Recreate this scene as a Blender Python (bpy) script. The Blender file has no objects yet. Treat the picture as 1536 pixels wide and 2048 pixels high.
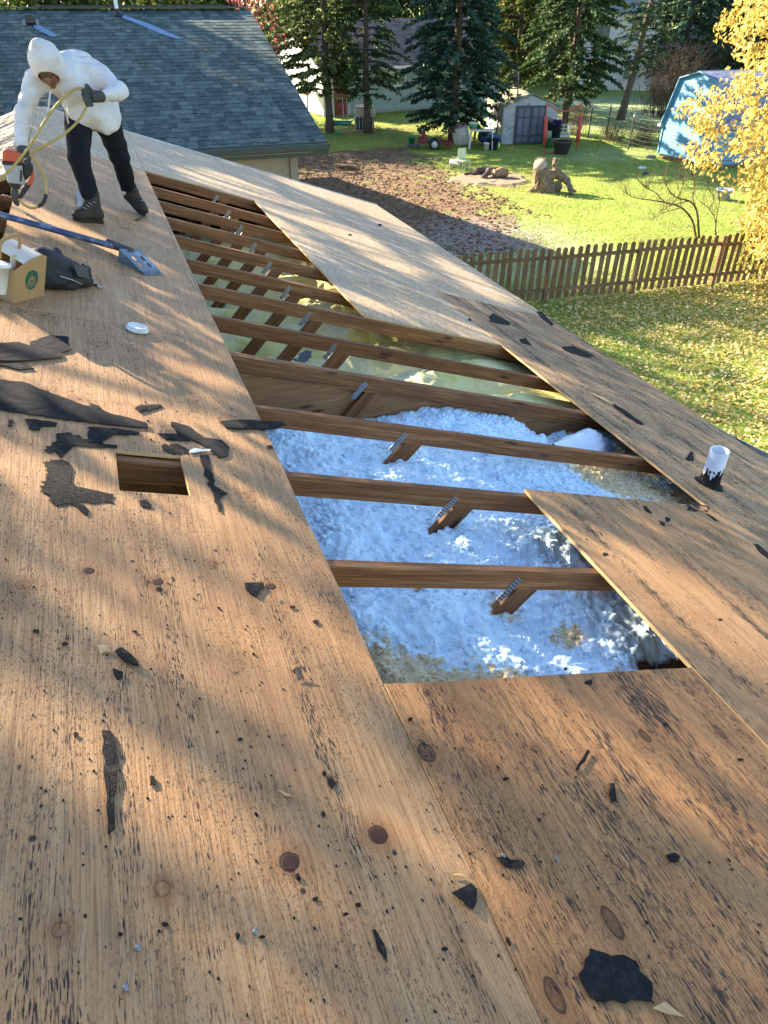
import bpy, bmesh, math, random
import numpy as np
from mathutils import Vector, Matrix, Euler
random.seed(7)
RNG = np.random.default_rng(7)
S = bpy.context.scene
COL = S.collection
rad = math.radians

# ------------------------------------------------------------------ camera
W0, H0, FPX = 1536.0, 2048.0, 1393.85
PITCH, YAW, ROLL = rad(36.18), rad(20.294), rad(0.1)
CAM = np.array([0.0, 0.0, 5.5217])
_F = np.array([math.sin(YAW), math.cos(YAW), 0]); _R = np.array([math.cos(YAW), -math.sin(YAW), 0]); _Z = np.array([0, 0, 1.0])
CFW = math.cos(PITCH)*_F - math.sin(PITCH)*_Z
_U = math.sin(PITCH)*_F + math.cos(PITCH)*_Z
CR = math.cos(ROLL)*_R + math.sin(ROLL)*_U
CU = math.cos(ROLL)*_U - math.sin(ROLL)*_R
cd = bpy.data.cameras.new('camera'); cam = bpy.data.objects.new('camera', cd); COL.objects.link(cam)
cd.sensor_fit = 'VERTICAL'; cd.sensor_height = 36; cd.sensor_width = 27; cd.lens = FPX/H0*36
cd.clip_start = 0.05; cd.clip_end = 3000
cam.matrix_world = Matrix(((CR[0], CU[0], -CFW[0], CAM[0]), (CR[1], CU[1], -CFW[1], CAM[1]), (CR[2], CU[2], -CFW[2], CAM[2]), (0, 0, 0, 1)))
S.camera = cam

# ------------------------------------------------------------------ sky and sun
SUN_AZ, SUN_EL = rad(58), rad(24)          # shadows fall 58 deg from +X towards -Y
SUN = np.array([-math.cos(SUN_AZ)*math.cos(SUN_EL), math.sin(SUN_AZ)*math.cos(SUN_EL), math.sin(SUN_EL)])   # towards the sun
wd = bpy.data.worlds.new('World'); S.world = wd; wd.use_nodes = True
_nt = wd.node_tree; _bg = _nt.nodes['Background']
_sky = _nt.nodes.new('ShaderNodeTexSky'); _sky.sky_type = 'NISHITA'; _sky.sun_disc = False
_sky.sun_elevation = SUN_EL; _sky.sun_rotation = math.atan2(SUN[0], SUN[1])
_sky.altitude = 200; _sky.air_density = 1.0; _sky.dust_density = 0.5; _sky.ozone_density = 1.5
_nt.links.new(_sky.outputs[0], _bg.inputs[0]); _bg.inputs[1].default_value = 0.084
sl = bpy.data.lights.new('sun', 'SUN'); so = bpy.data.objects.new('sun', sl); COL.objects.link(so)
sl.energy = 5.0; sl.angle = rad(0.5); sl.color = (1.0, 0.86, 0.63)
so.rotation_euler = Vector(tuple(SUN)).to_track_quat('Z', 'Y').to_euler()
so.location = (-20, 30, 25)
vs = S.view_settings
vs.view_transform = 'Standard'; vs.look = 'None'; vs.gamma = 1.0; vs.use_curve_mapping = False
vs.exposure = 2.5
S.cycles.use_denoising = True
S.cycles.max_bounces = 6; S.cycles.diffuse_bounces = 3; S.cycles.glossy_bounces = 2; S.cycles.transmission_bounces = 4; S.cycles.transparent_max_bounces = 4
S.cycles.caustics_reflective = False; S.cycles.caustics_refractive = False

# ------------------------------------------------------------------ pixel -> place helpers (photo pixels, 1536 x 2048)
SLOPE = 0.333; RA = math.atan(SLOPE); RZ = 4.2      # roof plane z = RZ - SLOPE*x
def ray(x, y): return (x-W0/2)*CR - (y-H0/2)*CU + FPX*CFW
def G(x, y, z=0.0):
    d = ray(x, y); return CAM + d*((z-CAM[2])/d[2])
def PY(x, y, Y):
    d = ray(x, y); return CAM + d*((Y-CAM[1])/d[1])
def PX(x, y, X):
    d = ray(x, y); return CAM + d*((X-CAM[0])/d[0])
def PD(x, y, D):
    d = ray(x, y); return CAM + d*(D/math.hypot(d[0], d[1]))
def PPL(x, y, p0, n):
    d = ray(x, y); return CAM + d*(np.dot(np.asarray(p0)-CAM, n)/np.dot(d, n))
def RF(x, y):
    d = ray(x, y); t = -(CAM[2]-RZ+SLOPE*CAM[0])/(d[2]+SLOPE*d[0]); p = CAM+t*d
    return np.array([p[0]/math.cos(RA), p[1]])       # (u downslope, v along ridge)
def PROJ(P):
    v = np.asarray(P, float)-CAM; z = v@CFW
    return np.stack([W0/2+FPX*(v@CR)/z, H0/2-FPX*(v@CU)/z], -1)
def roofpt(u, v, n=0.0):
    return np.array([u*math.cos(RA)+n*math.sin(RA), v, RZ-u*math.sin(RA)+n*math.cos(RA)])

# ------------------------------------------------------------------ numpy noise
def _h(i, j, k, s):
    n = (i*374761393 + j*668265263 + k*2147483647 + s*974634777) & 0xffffffff
    n = ((n ^ (n >> 13))*1274126177) & 0xffffffff
    n = ((n ^ (n >> 15))*2246822519) & 0xffffffff
    return ((n ^ (n >> 16)) & 0xffffff)/float(0xffffff)
def vnoise(p, s=0):
    p = np.asarray(p, float); i = np.floor(p).astype(np.int64); f = p-i; f = f*f*(3-2*f)
    x, y, z = i[..., 0], i[..., 1], i[..., 2]; o = 0
    for dx in (0, 1):
        for dy in (0, 1):
            for dz in (0, 1):
                w = (f[..., 0] if dx else 1-f[..., 0])*(f[..., 1] if dy else 1-f[..., 1])*(f[..., 2] if dz else 1-f[..., 2])
                o = o+w*_h(x+dx, y+dy, z+dz, s)
    return o*2-1
def fbm(p, s=0, o=4, g=0.5):
    p = np.asarray(p, float); a = 1.0; r = 0; t = 0
    for k in range(o):
        r = r+a*vnoise(p*(2.0**k)+17.3*k, s+k); t += a; a *= g
    return r/t
def worley(p, s=0):
    p = np.asarray(p, float); i = np.floor(p).astype(np.int64); best = np.full(p.shape[:-1], 9.0)
    for dx in (-1, 0, 1):
        for dy in (-1, 0, 1):
            for dz in ((-1, 0, 1) if p.shape[-1] == 3 else (0,)):
                a, b = i[..., 0]+dx, i[..., 1]+dy; c = i[..., 2]+dz if p.shape[-1] == 3 else a*0
                q = [a+_h(a, b, c, s+1), b+_h(a, b, c, s+2)]
                d = (p[..., 0]-q[0])**2+(p[..., 1]-q[1])**2
                if p.shape[-1] == 3: d = d+(p[..., 2]-c-_h(a, b, c, s+3))**2
                best = np.minimum(best, d)
    return np.sqrt(best)

# ------------------------------------------------------------------ object helpers
def mesh_np(name, V, F, mat=None, smooth=False):
    me = bpy.data.meshes.new(name); V = np.asarray(V, dtype=np.float32)
    if isinstance(F, np.ndarray):
        nf, k = F.shape
        me.vertices.add(len(V)); me.vertices.foreach_set('co', V.ravel())
        me.loops.add(nf*k); me.loops.foreach_set('vertex_index', F.astype(np.int32).ravel())
        me.polygons.add(nf); me.polygons.foreach_set('loop_start', np.arange(0, nf*k, k, dtype=np.int32))
        me.update(calc_edges=True)
    else:
        me.from_pydata(V.tolist(), [], [list(f) for f in F]); me.update()
    if mat: me.materials.append(mat)
    me.polygons.foreach_set('use_smooth', np.full(len(me.polygons), bool(smooth))); me.update()
    return me
def link(name, me, parent=None, loc=None, rot=None):
    o = bpy.data.objects.new(name, me); COL.objects.link(o)
    if parent: o.parent = parent
    if loc is not None: o.location = tuple(float(q) for q in loc)
    if rot is not None: o.rotation_euler = rot
    return o
def tag(o, label=None, cat=None, group=None, kind=None):
    if label: o['label'] = label
    if cat: o['category'] = cat
    if group: o['group'] = group
    if kind: o['kind'] = kind
    return o
def empty(name, loc=(0, 0, 0), label=None, cat=None, group=None, rz=0):
    o = bpy.data.objects.new(name, None); COL.objects.link(o); o.location = tuple(float(q) for q in loc); o.rotation_euler = (0, 0, rz); o.empty_display_size = .1
    return tag(o, label, cat, group)
class MB:
    def __init__(s): s.v = []; s.f = []; s.n = 0; s.sm = []
    def add(s, V, F, smooth=False):
        s.v.append(np.asarray(V, float)); s.f += [tuple(i+s.n for i in f) for f in F]; s.n += len(V); s.sm += [smooth]*len(F); return s
    def box(s, c, d, M=None, taper=None):
        c = np.asarray(c, float); h = np.asarray(d, float)/2
        V = np.array([[x, y, z] for x in (-1, 1) for y in (-1, 1) for z in (-1, 1)], float)*h
        if taper is not None: V[V[:, 2] > 0, :2] *= np.asarray(taper)
        if M is not None: V = V@np.asarray(M, float).T
        return s.add(V+c, [(0, 1, 3, 2), (4, 6, 7, 5), (0, 4, 5, 1), (2, 3, 7, 6), (0, 2, 6, 4), (1, 5, 7, 3)])
    def bar(s, a, b, w, t, up=(0, 0, 1)):
        a = np.asarray(a, float); b = np.asarray(b, float); d = b-a; L = np.linalg.norm(d); d /= L
        u = np.asarray(up, float); x = np.cross(u, d)
        if np.linalg.norm(x) < 1e-4: x = np.cross((1, 0, 0), d)
        x /= np.linalg.norm(x); y = np.cross(d, x)
        return s.box((a+b)/2, (w, t, L), np.stack([x, y, d], 1))
    def tube(s, pts, r, n=8, cap=True):
        P = np.asarray(pts, float); m = len(P); r = np.broadcast_to(np.asarray(r, float), (m,))
        T = np.gradient(P, axis=0); T /= np.linalg.norm(T, axis=1)[:, None]+1e-12
        ref = np.array([0, 0, 1.0]) if abs(T[0][2]) < .9 else np.array([1.0, 0, 0])
        x = np.cross(ref, T[0]); x /= np.linalg.norm(x); V = []
        for i in range(m):
            x = x-T[i]*np.dot(x, T[i]); x /= np.linalg.norm(x)+1e-12; y = np.cross(T[i], x)
            for k in range(n):
                a = 2*math.pi*k/n; V.append(P[i]+r[i]*(math.cos(a)*x+math.sin(a)*y))
        F = [(i*n+k, i*n+(k+1) % n, (i+1)*n+(k+1) % n, (i+1)*n+k) for i in range(m-1) for k in range(n)]
        if cap: F += [tuple(range(n))[::-1], tuple((m-1)*n+k for k in range(n))]
        return s.add(V, F, True)
    def lathe(s, prof, c=(0, 0, 0), n=20, M=None):
        V = [[r*math.cos(2*math.pi*k/n), r*math.sin(2*math.pi*k/n), z] for r, z in prof for k in range(n)]
        V = np.array(V)
        if M is not None: V = V@np.asarray(M).T
        return s.add(V+np.asarray(c, float), [(i*n+k, i*n+(k+1) % n, (i+1)*n+(k+1) % n, (i+1)*n+k) for i in range(len(prof)-1) for k in range(n)], True)
    def prism(s, poly, z0, z1, M=None, c=(0, 0, 0)):
        n = len(poly); V = np.array([[p[0], p[1], z0] for p in poly]+[[p[0], p[1], z1] for p in poly], float)
        if M is not None: V = V@np.asarray(M).T
        return s.add(V+np.asarray(c, float), [tuple(range(n))[::-1], tuple(range(n, 2*n))]+[(i, (i+1) % n, n+(i+1) % n, n+i) for i in range(n)])
    def mesh(s, name, mat, bevel=0, seg=2):
        V = np.concatenate(s.v); me = mesh_np(name, V, s.f, mat)
        me.polygons.foreach_set('use_smooth', np.array(s.sm, dtype=bool))
        if bevel:
            bm = bmesh.new(); bm.from_mesh(me)
            bmesh.ops.bevel(bm, geom=[e for e in bm.edges if e.calc_face_angle(0) > .5], offset=bevel, segments=seg, affect='EDGES', profile=.5)
            bm.to_mesh(me); bm.free()
        return me
    def build(s, name, mat, parent=None, loc=None, rot=None, bevel=0, seg=2):
        return link(name, s.mesh(name, mat, bevel, seg), parent, loc, rot)
def spline(pts, n=40):
    P = np.asarray(pts, float); m = len(P); out = []
    E = np.vstack([2*P[0]-P[1], P, 2*P[-1]-P[-2]])
    for i in range(m-1):
        p0, p1, p2, p3 = E[i:i+4]; k = max(2, n//(m-1))
        for t in np.linspace(0, 1, k, endpoint=False):
            out.append(.5*((2*p1)+(p2-p0)*t+(2*p0-5*p1+4*p2-p3)*t*t+(3*p1-p0-3*p2+p3)*t**3))
    out.append(P[-1]); return np.array(out)
def rotm(ax, a):
    return np.array(Matrix.Rotation(a, 3, ax))
def frame(x, z):           # columns x, y, z
    x = np.asarray(x, float)/np.linalg.norm(x); z = np.asarray(z, float); z = z-x*np.dot(x, z); z /= np.linalg.norm(z)
    return np.stack([x, np.cross(z, x), z], 1)

# signed distance fields -> mesh (surface nets)
def rcone(P, a, b, ra, rb):
    a = np.asarray(a, float); b = np.asarray(b, float); d = b-a
    t = np.clip(((P-a)@d)/np.dot(d, d), 0, 1)
    return np.linalg.norm(P-a-t[..., None]*d, axis=-1)-(ra+(rb-ra)*t)
def ell(P, c, r, M=None):
    q = P-np.asarray(c, float)
    if M is not None: q = q@np.asarray(M, float)
    r = np.asarray(r, float); k = np.linalg.norm(q/r, axis=-1)
    return (k-1)*r.min() if r.min()/r.max() > .8 else k*(k-1)/(np.linalg.norm(q/(r*r), axis=-1)+1e-9)
def smin(a, b, k): 
    h = np.clip(.5+.5*(b-a)/k, 0, 1); return b*(1-h)+a*h-k*h*(1-h)
def smax(a, b, k): return -smin(-a, -b, k)
def nets(fn, lo, hi, h):
    lo = np.asarray(lo, float); hi = np.asarray(hi, float); n = np.ceil((hi-lo)/h).astype(int)+1
    ax = [lo[i]+h*np.arange(n[i]) for i in range(3)]
    D = np.empty(tuple(n), np.float32)
    for i in range(0, n[0], 16):
        D[i:i+16] = fn(np.stack(np.meshgrid(ax[0][i:i+16], ax[1], ax[2], indexing='ij'), -1))
    ins = D < 0; cells = np.zeros(tuple(n-1), np.int8)
    for dx in (0, 1):
        for dy in (0, 1):
            for dz in (0, 1): cells += ins[dx:n[0]-1+dx, dy:n[1]-1+dy, dz:n[2]-1+dz]
    act = (cells > 0) & (cells < 8); idx = -np.ones(act.shape, np.int64); ijk = np.argwhere(act); idx[act] = np.arange(len(ijk))
    acc = np.zeros((len(ijk), 3)); cnt = np.zeros(len(ijk))
    C = [(a, b, c) for a in (0, 1) for b in (0, 1) for c in (0, 1)]
    for p in C:
        for ax_ in range(3):
            if p[ax_]: continue
            q = list(p); q[ax_] = 1
            d0 = D[tuple((ijk+p).T)]; d1 = D[tuple((ijk+q).T)]; m = (d0 < 0) != (d1 < 0)
            t = np.where(m, d0/(d0-d1+1e-12*(d0 == d1)), 0); w = np.array(p, float)[None].repeat(len(ijk), 0); w[:, ax_] = t
            acc += w*m[:, None]; cnt += m
    V = lo+h*(ijk+acc/np.maximum(cnt, 1)[:, None]); F = []
    for a in range(3):
        b, c = (a+1) % 3, (a+2) % 3
        sl0 = [slice(None)]*3; sl0[a] = slice(0, -1); sl1 = [slice(None)]*3; sl1[a] = slice(1, None)
        e = ins[tuple(sl0)] != ins[tuple(sl1)]; E = np.argwhere(e); flip = ins[tuple(sl0)][e]
        ok = (E[:, b] > 0) & (E[:, c] > 0) & (E[:, b] < n[b]-1) & (E[:, c] < n[c]-1); E = E[ok]; flip = flip[ok]
        def cell(db, dc):
            k = E.copy(); k[:, b] -= db; k[:, c] -= dc; return idx[tuple(k.T)]
        Q = np.stack([cell(1, 1), cell(0, 1), cell(0, 0), cell(1, 0)], 1); Q[~flip] = Q[~flip][:, ::-1]; F.append(Q)
    return V, np.concatenate(F)
def in_poly(P, poly):
    P = np.asarray(P, float); x, y = P[..., 0], P[..., 1]; r = np.zeros(x.shape, bool); n = len(poly); j = n-1
    for i in range(n):
        xi, yi = poly[i]; xj, yj = poly[j]
        r ^= ((yi > y) != (yj > y)) & (x < (xj-xi)*(y-yi)/((yj-yi) or 1e-9)+xi); j = i
    return r

# ------------------------------------------------------------------ material helpers
class N:
    def __init__(s, name):
        s.m = bpy.data.materials.new(name); s.m.use_nodes = True; s.t = s.m.node_tree; s.b = s.t.nodes['Principled BSDF']; s.out = s.t.nodes['Material Output']
        s.tc = s.t.nodes.new('ShaderNodeTexCoord'); s.obj = s.tc.outputs['Object']
    def nd(s, k): return s.t.nodes.new(k)
    def L(s, a, b): s.t.links.new(a, b)
    def put(s, sock, v):
        if hasattr(v, 'is_linked') or isinstance(v, bpy.types.NodeSocket): s.L(v, sock)
        elif v is not None:
            if isinstance(v, (tuple, list)) and sock.type == 'RGBA' and len(v) == 3: v = (*v, 1)
            sock.default_value = v
    def mapp(s, vec, scale=(1, 1, 1), loc=(0, 0, 0), rot=(0, 0, 0)):
        n = s.nd('ShaderNodeMapping'); s.L(vec, n.inputs[0]); n.inputs['Location'].default_value = loc; n.inputs['Rotation'].default_value = rot; n.inputs['Scale'].default_value = scale; return n.outputs[0]
    def noise(s, vec, scale=5, det=3, ro=.55, dist=0):
        n = s.nd('ShaderNodeTexNoise'); s.L(vec, n.inputs['Vector']); n.inputs['Scale'].default_value = scale; n.inputs['Detail'].default_value = det; n.inputs['Roughness'].default_value = ro; n.inputs['Distortion'].default_value = dist; return n.outputs[0]
    def vor(s, vec, scale=5, feat='F1', out=0, rnd=1):
        n = s.nd('ShaderNodeTexVoronoi'); n.feature = feat; s.L(vec, n.inputs['Vector']); n.inputs['Scale'].default_value = scale; n.inputs['Randomness'].default_value = rnd; return n.outputs[out]
    def ramp(s, f, st, interp='LINEAR'):
        n = s.nd('ShaderNodeValToRGB'); s.put(n.inputs[0], f); e = n.color_ramp.elements; n.color_ramp.interpolation = interp
        while len(e) < len(st): e.new(.5)
        for q, (p, c) in zip(e, st):
            q.position = p; q.color = (c, c, c, 1) if not isinstance(c, (tuple, list)) else (*c, 1)
        return n.outputs[0]
    def mix(s, f, a, b, bl='MIX'):
        n = s.nd('ShaderNodeMix'); n.data_type = 'RGBA'; n.blend_type = bl; s.put(n.inputs[0], f); s.put(n.inputs[6], a); s.put(n.inputs[7], b); return n.outputs[2]
    def math(s, op, a, b=None, c=None, clamp=False):
        n = s.nd('ShaderNodeMath'); n.operation = op; n.use_clamp = clamp; s.put(n.inputs[0], a)
        if b is not None: s.put(n.inputs[1], b)
        if c is not None: s.put(n.inputs[2], c)
        return n.outputs[0]
    def vm(s, op, a, b=None):
        n = s.nd('ShaderNodeVectorMath'); n.operation = op; s.put(n.inputs[0], a)
        if b is not None: s.put(n.inputs[1], b)
        return n.outputs['Value'] if op in ('LENGTH', 'DOT_PRODUCT', 'DISTANCE') else n.outputs[0]
    def sep(s, v):
        n = s.nd('ShaderNodeSeparateXYZ'); s.L(v, n.inputs[0]); return n.outputs
    def comb(s, x=0, y=0, z=0):
        n = s.nd('ShaderNodeCombineXYZ'); s.put(n.inputs[0], x); s.put(n.inputs[1], y); s.put(n.inputs[2], z); return n.outputs[0]
    def rand(s): return s.nd('ShaderNodeObjectInfo').outputs['Random']
    def attr(s, nm):
        n = s.nd('ShaderNodeAttribute'); n.attribute_name = nm; return n.outputs['Color']
    def bump(s, h, st=.3, d=.01):
        n = s.nd('ShaderNodeBump'); n.inputs['Strength'].default_value = st; n.inputs['Distance'].default_value = d; s.L(h, n.inputs['Height']); s.L(n.outputs[0], s.b.inputs['Normal'])
    def fin(s, col=None, ro=.7, spec=.3, metal=0):
        s.put(s.b.inputs['Base Color'], col); s.put(s.b.inputs['Roughness'], ro); s.b.inputs['Specular IOR Level'].default_value = spec; s.b.inputs['Metallic'].default_value = metal; return s.m
def simple(name, c1, c2=None, scale=8, ro=.6, spec=.3, metal=0, bump=0, bscale=None, stretch=(1, 1, 1), dirt=None, dscale=3, rnd=0):
    n = N(name); v = n.mapp(n.obj, stretch)
    if rnd: v = n.vm('ADD', v, n.comb(n.math('MULTIPLY', n.rand(), 37.0), n.math('MULTIPLY', n.rand(), 11.0), 0))
    c2 = c2 or tuple(q*.75 for q in c1)
    f = n.noise(v, scale, 5, .6); col = n.mix(n.ramp(f, [(.3, 0), (.7, 1)]), c1, c2)
    if rnd:
        k = n.math('MULTIPLY_ADD', n.rand(), rnd, 1-rnd/2); col = n.mix(1.0, col, n.comb(k, k, k), 'MULTIPLY')
    if dirt: col = n.mix(n.ramp(n.noise(v, dscale, 6, .65), [(.52, 0), (.72, .85)]), col, dirt)
    if bump: n.bump(n.noise(v, bscale or scale*3, 4, .6), bump, .01)
    return n.fin(col, ro, spec, metal)
# ------------------------------------------------------------------ wood sheet materials
KNOTS = [(580, 1725, .019, .019, 0), (757, 1670, .020, .020, 0), (178, 1142, .015, .013, 0), (316, 1165, .015, .013, 0), (543, 1173, .015, .014, 0),
         (325, 1778, .014, .014, 1), (48, 1170, .018, .016, 1), (425, 1127, .010, .010, 1), (853, 1505, .022, .026, 2), (1225, 1845, .017, .033, 2),
         (1110, 1990, .016, .030, 2), (1440, 1465, .014, .026, 2), (1290, 1472, .014, .022, 2), (1070, 1498, .011, .011, 1), (120, 1860, .012, .012, 1)]
def plywood(name, c_lo, c_mid, c_hi, knots=False, tar=1.0):
    n = N(name); P = n.obj; sx = n.sep(P)
    u, v = sx[0], sx[1]
    dist = n.vm('SCALE', n.vm('SUBTRACT', n.nd('ShaderNodeTexNoise').outputs[1], (.5, .5, .5)))
    tn = dist.node.inputs[0].links[0].from_node.inputs[0].links[0].from_node; n.L(P, tn.inputs['Vector']); tn.inputs['Scale'].default_value = 60
    dist.node.inputs['Scale'].default_value = .006
    Pd = n.vm('ADD', P, dist)
    g = n.math('ADD', u, n.math('MULTIPLY', n.math('SUBTRACT', n.noise(n.mapp(P, (1.6, .7, 1)), 1.5, 2), .5), .045))
    plug = ringm = brown = halo = None
    def acc(a, b): return b if a is None else n.math('MAXIMUM', a, b)
    if knots:
        for (x, y, ru, rv, k) in KNOTS:
            c = RF(x, y); q = n.vm('MULTIPLY', n.vm('SUBTRACT', Pd, (c[0], c[1], 0)), (1/ru, 1/rv, 0)); d = n.vm('LENGTH', q)
            fall = n.ramp(n.math('DIVIDE', d, 5.0), [(.15, 1), (.4, .35), (.95, 0)], 'EASE')
            g = n.math('SUBTRACT', g, n.math('MULTIPLY', n.math('MULTIPLY', n.math('SUBTRACT', u, float(c[0])), fall), .55))
            halo = acc(halo, n.ramp(n.math('DIVIDE', d, 5.0), [(.18, 1), (.7, 0)], 'EASE'))
            inn = n.ramp(n.math('DIVIDE', d, 2.0), [(.43, 1), (.5, 0)])
            rim = n.ramp(n.math('DIVIDE', d, 2.0), [(.40, 0), (.47, 1), (.52, 1), (.58, 0)])
            if k == 0: plug = acc(plug, inn)
            if k == 2: brown = acc(brown, inn)
            ringm = acc(ringm, rim if k != 1 else n.math('MULTIPLY', rim, .55))
    off = n.math('MULTIPLY', n.rand(), 53.0)
    gv = n.comb(n.math('ADD', g, off), v, off)
    fine = n.noise(n.mapp(gv, (230, 5, 1)), 1, 4, .6)
    mid = n.noise(n.mapp(gv, (62, 1.3, 1)), 1, 5, .65)
    wob = n.noise(n.mapp(gv, (2.2, 1.0, 1)), 1, 3, .6)
    col = n.ramp(mid, [(.28, c_lo), (.5, c_mid), (.75, c_hi)])
    col = n.mix(n.ramp(wob, [(.45, 0), (.78, .5)]), col, tuple(q*.62 for q in (c_lo[0]*1.15, c_lo[1]*.95, c_lo[2]*.85)))
    col = n.mix(n.ramp(n.noise(P, 7, 4), [(.5, 0), (.8, .35)]), col, tuple(q*1.15 for q in c_hi))
    col = n.mix(n.ramp(fine, [(.42, .55), (.50, 0)]), col, tuple(q*.55 for q in c_lo))
    # nail rust stains across the sheet where the trusses are
    tn_ = n.math('ABSOLUTE', n.math('SUBTRACT', n.math('FRACT', n.math('DIVIDE', n.math('ADD', v, 9.12), .605)), .5))
    band = n.math('MULTIPLY', n.ramp(tn_, [(.0, 1), (.09, 0)], 'EASE'), n.ramp(n.noise(n.mapp(P, (4, 1, 1)), 1.4, 3), [(.5, 0), (.68, .6)]))
    col = n.mix(band, col, (.10, .035, .012))
    tarv = n.nd('ShaderNodeAttribute'); tarv.attribute_type = 'OBJECT'; tarv.attribute_name = 'tar'
    tarf = n.math('MULTIPLY', tarv.outputs['Fac'], tar)
    # tar pulled along the grain: short strokes grouped in patches
    stroke = n.noise(n.mapp(gv, (300, 30, 1)), 1, 3, .62)
    patch = n.noise(n.mapp(P, (6.5, 3.2, 1)), 1, 4, .65)
    lanes = n.noise(n.mapp(gv, (17, .45, 1)), 1, 2, .5)
    th = n.math('ADD', n.math('MULTIPLY', n.math('SUBTRACT', patch, .5), .8), n.math('MULTIPLY', n.math('SUBTRACT', lanes, .5), .8))
    sc = n.math('ADD', stroke, n.math('MULTIPLY', n.math('ADD', th, n.math('MULTIPLY', n.math('SUBTRACT', tarf, 1.0), .24)), .55))
    m1 = n.ramp(sc, [(.665, 0), (.71, 1)])
    specks = n.math('MAXIMUM', n.ramp(n.noise(n.mapp(Pd, (1.7, .6, 1)), 105, 4, .68), [(.575, 0), (.62, .95)]), n.ramp(n.noise(n.mapp(Pd, (1.6, .6, 1)), 260, 3, .6), [(.565, 0), (.65, .8)]))
    m2 = n.math('MULTIPLY', specks, n.ramp(n.noise(n.mapp(P, (1.4, .8, 1)), 2.6, 5, .65), [(.36, .12), (.58, 1)]))
    vd = n.nd('ShaderNodeTexVoronoi'); n.L(Pd, vd.inputs['Vector']); vd.inputs['Scale'].default_value = 9
    big = n.math('MULTIPLY', n.ramp(vd.outputs[0], [(.045, 1), (.075, 0)]), n.ramp(n.sep(vd.outputs[1])[0], [(.55, 0), (.6, 1)]))
    m = n.math('MAXIMUM', n.math('MAXIMUM', m1, m2), big)
    if knots:
        col = n.mix(n.math('MULTIPLY', halo, .5), col, (.22, .085, .025))
        col = n.mix(n.math('MULTIPLY', brown, n.ramp(n.noise(P, 70, 4, .7), [(.3, .3), (.65, .85)])), col, n.mix(fine, (.11, .034, .010), (.05, .016, .006)))
        col = n.mix(plug, col, n.mix(n.noise(n.mapp(P, (60, 400, 1)), 1, 3), (.028, .011, .007), (.075, .026, .014)))
        col = n.mix(n.math('MULTIPLY', ringm, .85), col, (.035, .012, .006))
    col = n.mix(n.math('MULTIPLY', m, .93), col, (.012, .013, .017))
    hh = n.math('ADD', n.math('MULTIPLY', fine, .5), n.math('ADD', n.math('MULTIPLY', mid, .5), n.math('MULTIPLY', n.noise(P, 160, 2), .35)))
    if knots: hh = n.math('SUBTRACT', hh, n.math('MULTIPLY', ringm, .6))
    n.bump(hh, .5, .004)
    return n.fin(col, n.ramp(m, [(0, .62), (1, .8)]), .3)
M_PLY = plywood('old_plywood', (.305, .158, .067), (.385, .215, .098), (.46, .278, .138), True, 1.3)
M_PLY_RED = plywood('reddish_plywood', (.29, .13, .047), (.375, .182, .07), (.45, .24, .10), True, 1.6)
M_PLY_GREY = plywood('weathered_plywood', (.30, .175, .085), (.39, .245, .125), (.47, .32, .185), False, 1.5)
M_PLY_PALE = plywood('pale_plywood', (.34, .18, .08), (.42, .24, .112), (.49, .30, .155), False, 1.15)
def osb(name):
    n = N(name); P = n.obj; off = n.math('MULTIPLY', n.rand(), 23.0); Q = n.vm('ADD', P, n.comb(off, off, 0))
    Qd = n.vm('ADD', Q, n.vm('SCALE', n.vm('SUBTRACT', n.nd('ShaderNodeTexNoise').outputs[1], (.5, .5, .5))))
    sn = Qd.node.inputs[1].links[0].from_node; sn.inputs['Scale'].default_value = .02
    tn = sn.inputs[0].links[0].from_node.inputs[0].links[0].from_node; n.L(P, tn.inputs['Vector']); tn.inputs['Scale'].default_value = 20
    def strands(rot, sc): return n.sep(n.vor(n.mapp(Qd, sc, rot=(0, 0, rot)), 1, out=1))[0]
    a = strands(.25, (150, 17, 1)); b = strands(-.3, (120, 14, 1)); c = strands(1.0, (130, 20, 1))
    f = n.math('ADD', n.math('MULTIPLY', a, .45), n.math('ADD', n.math('MULTIPLY', b, .35), n.math('MULTIPLY', c, .2)))
    col = n.ramp(f, [(.12, (.24, .145, .07)), (.38, (.38, .255, .135)), (.6, (.46, .33, .195)), (.88, (.58, .455, .30))])
    col = n.mix(n.ramp(n.noise(Q, 1.6, 4), [(.35, 0), (.75, .4)]), col, (.40, .35, .30))
    fl = n.math('MULTIPLY', n.ramp(n.noise(n.mapp(Qd, (85, 22, 1), rot=(0, 0, .6)), 1, 3), [(.60, 0), (.65, .9)]), n.ramp(n.noise(P, 3, 4), [(.40, 0), (.56, 1)]))
    lines = n.math('MULTIPLY', n.ramp(n.math('ABSOLUTE', n.math('SUBTRACT', n.math('FRACT', n.math('MULTIPLY', n.sep(P)[0], 2.46)), .5)), [(.0, 1), (.008, 0)]), n.ramp(n.noise(n.mapp(P, (3, 9, 1)), 1, 3), [(.5, 0), (.55, .55)]))
    col = n.mix(n.math('MAXIMUM', fl, lines), col, (.045, .04, .045))
    n.bump(n.math('ADD', f, n.noise(P, 90, 3)), .45, .004)
    return n.fin(col, .6, .35)
M_OSB = osb('strand_board')
M_PLYEDGE = simple('sheet_edge', (.62, .42, .2), (.42, .25, .11), 60, .7, .2, stretch=(.2, .2, 6))
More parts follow.
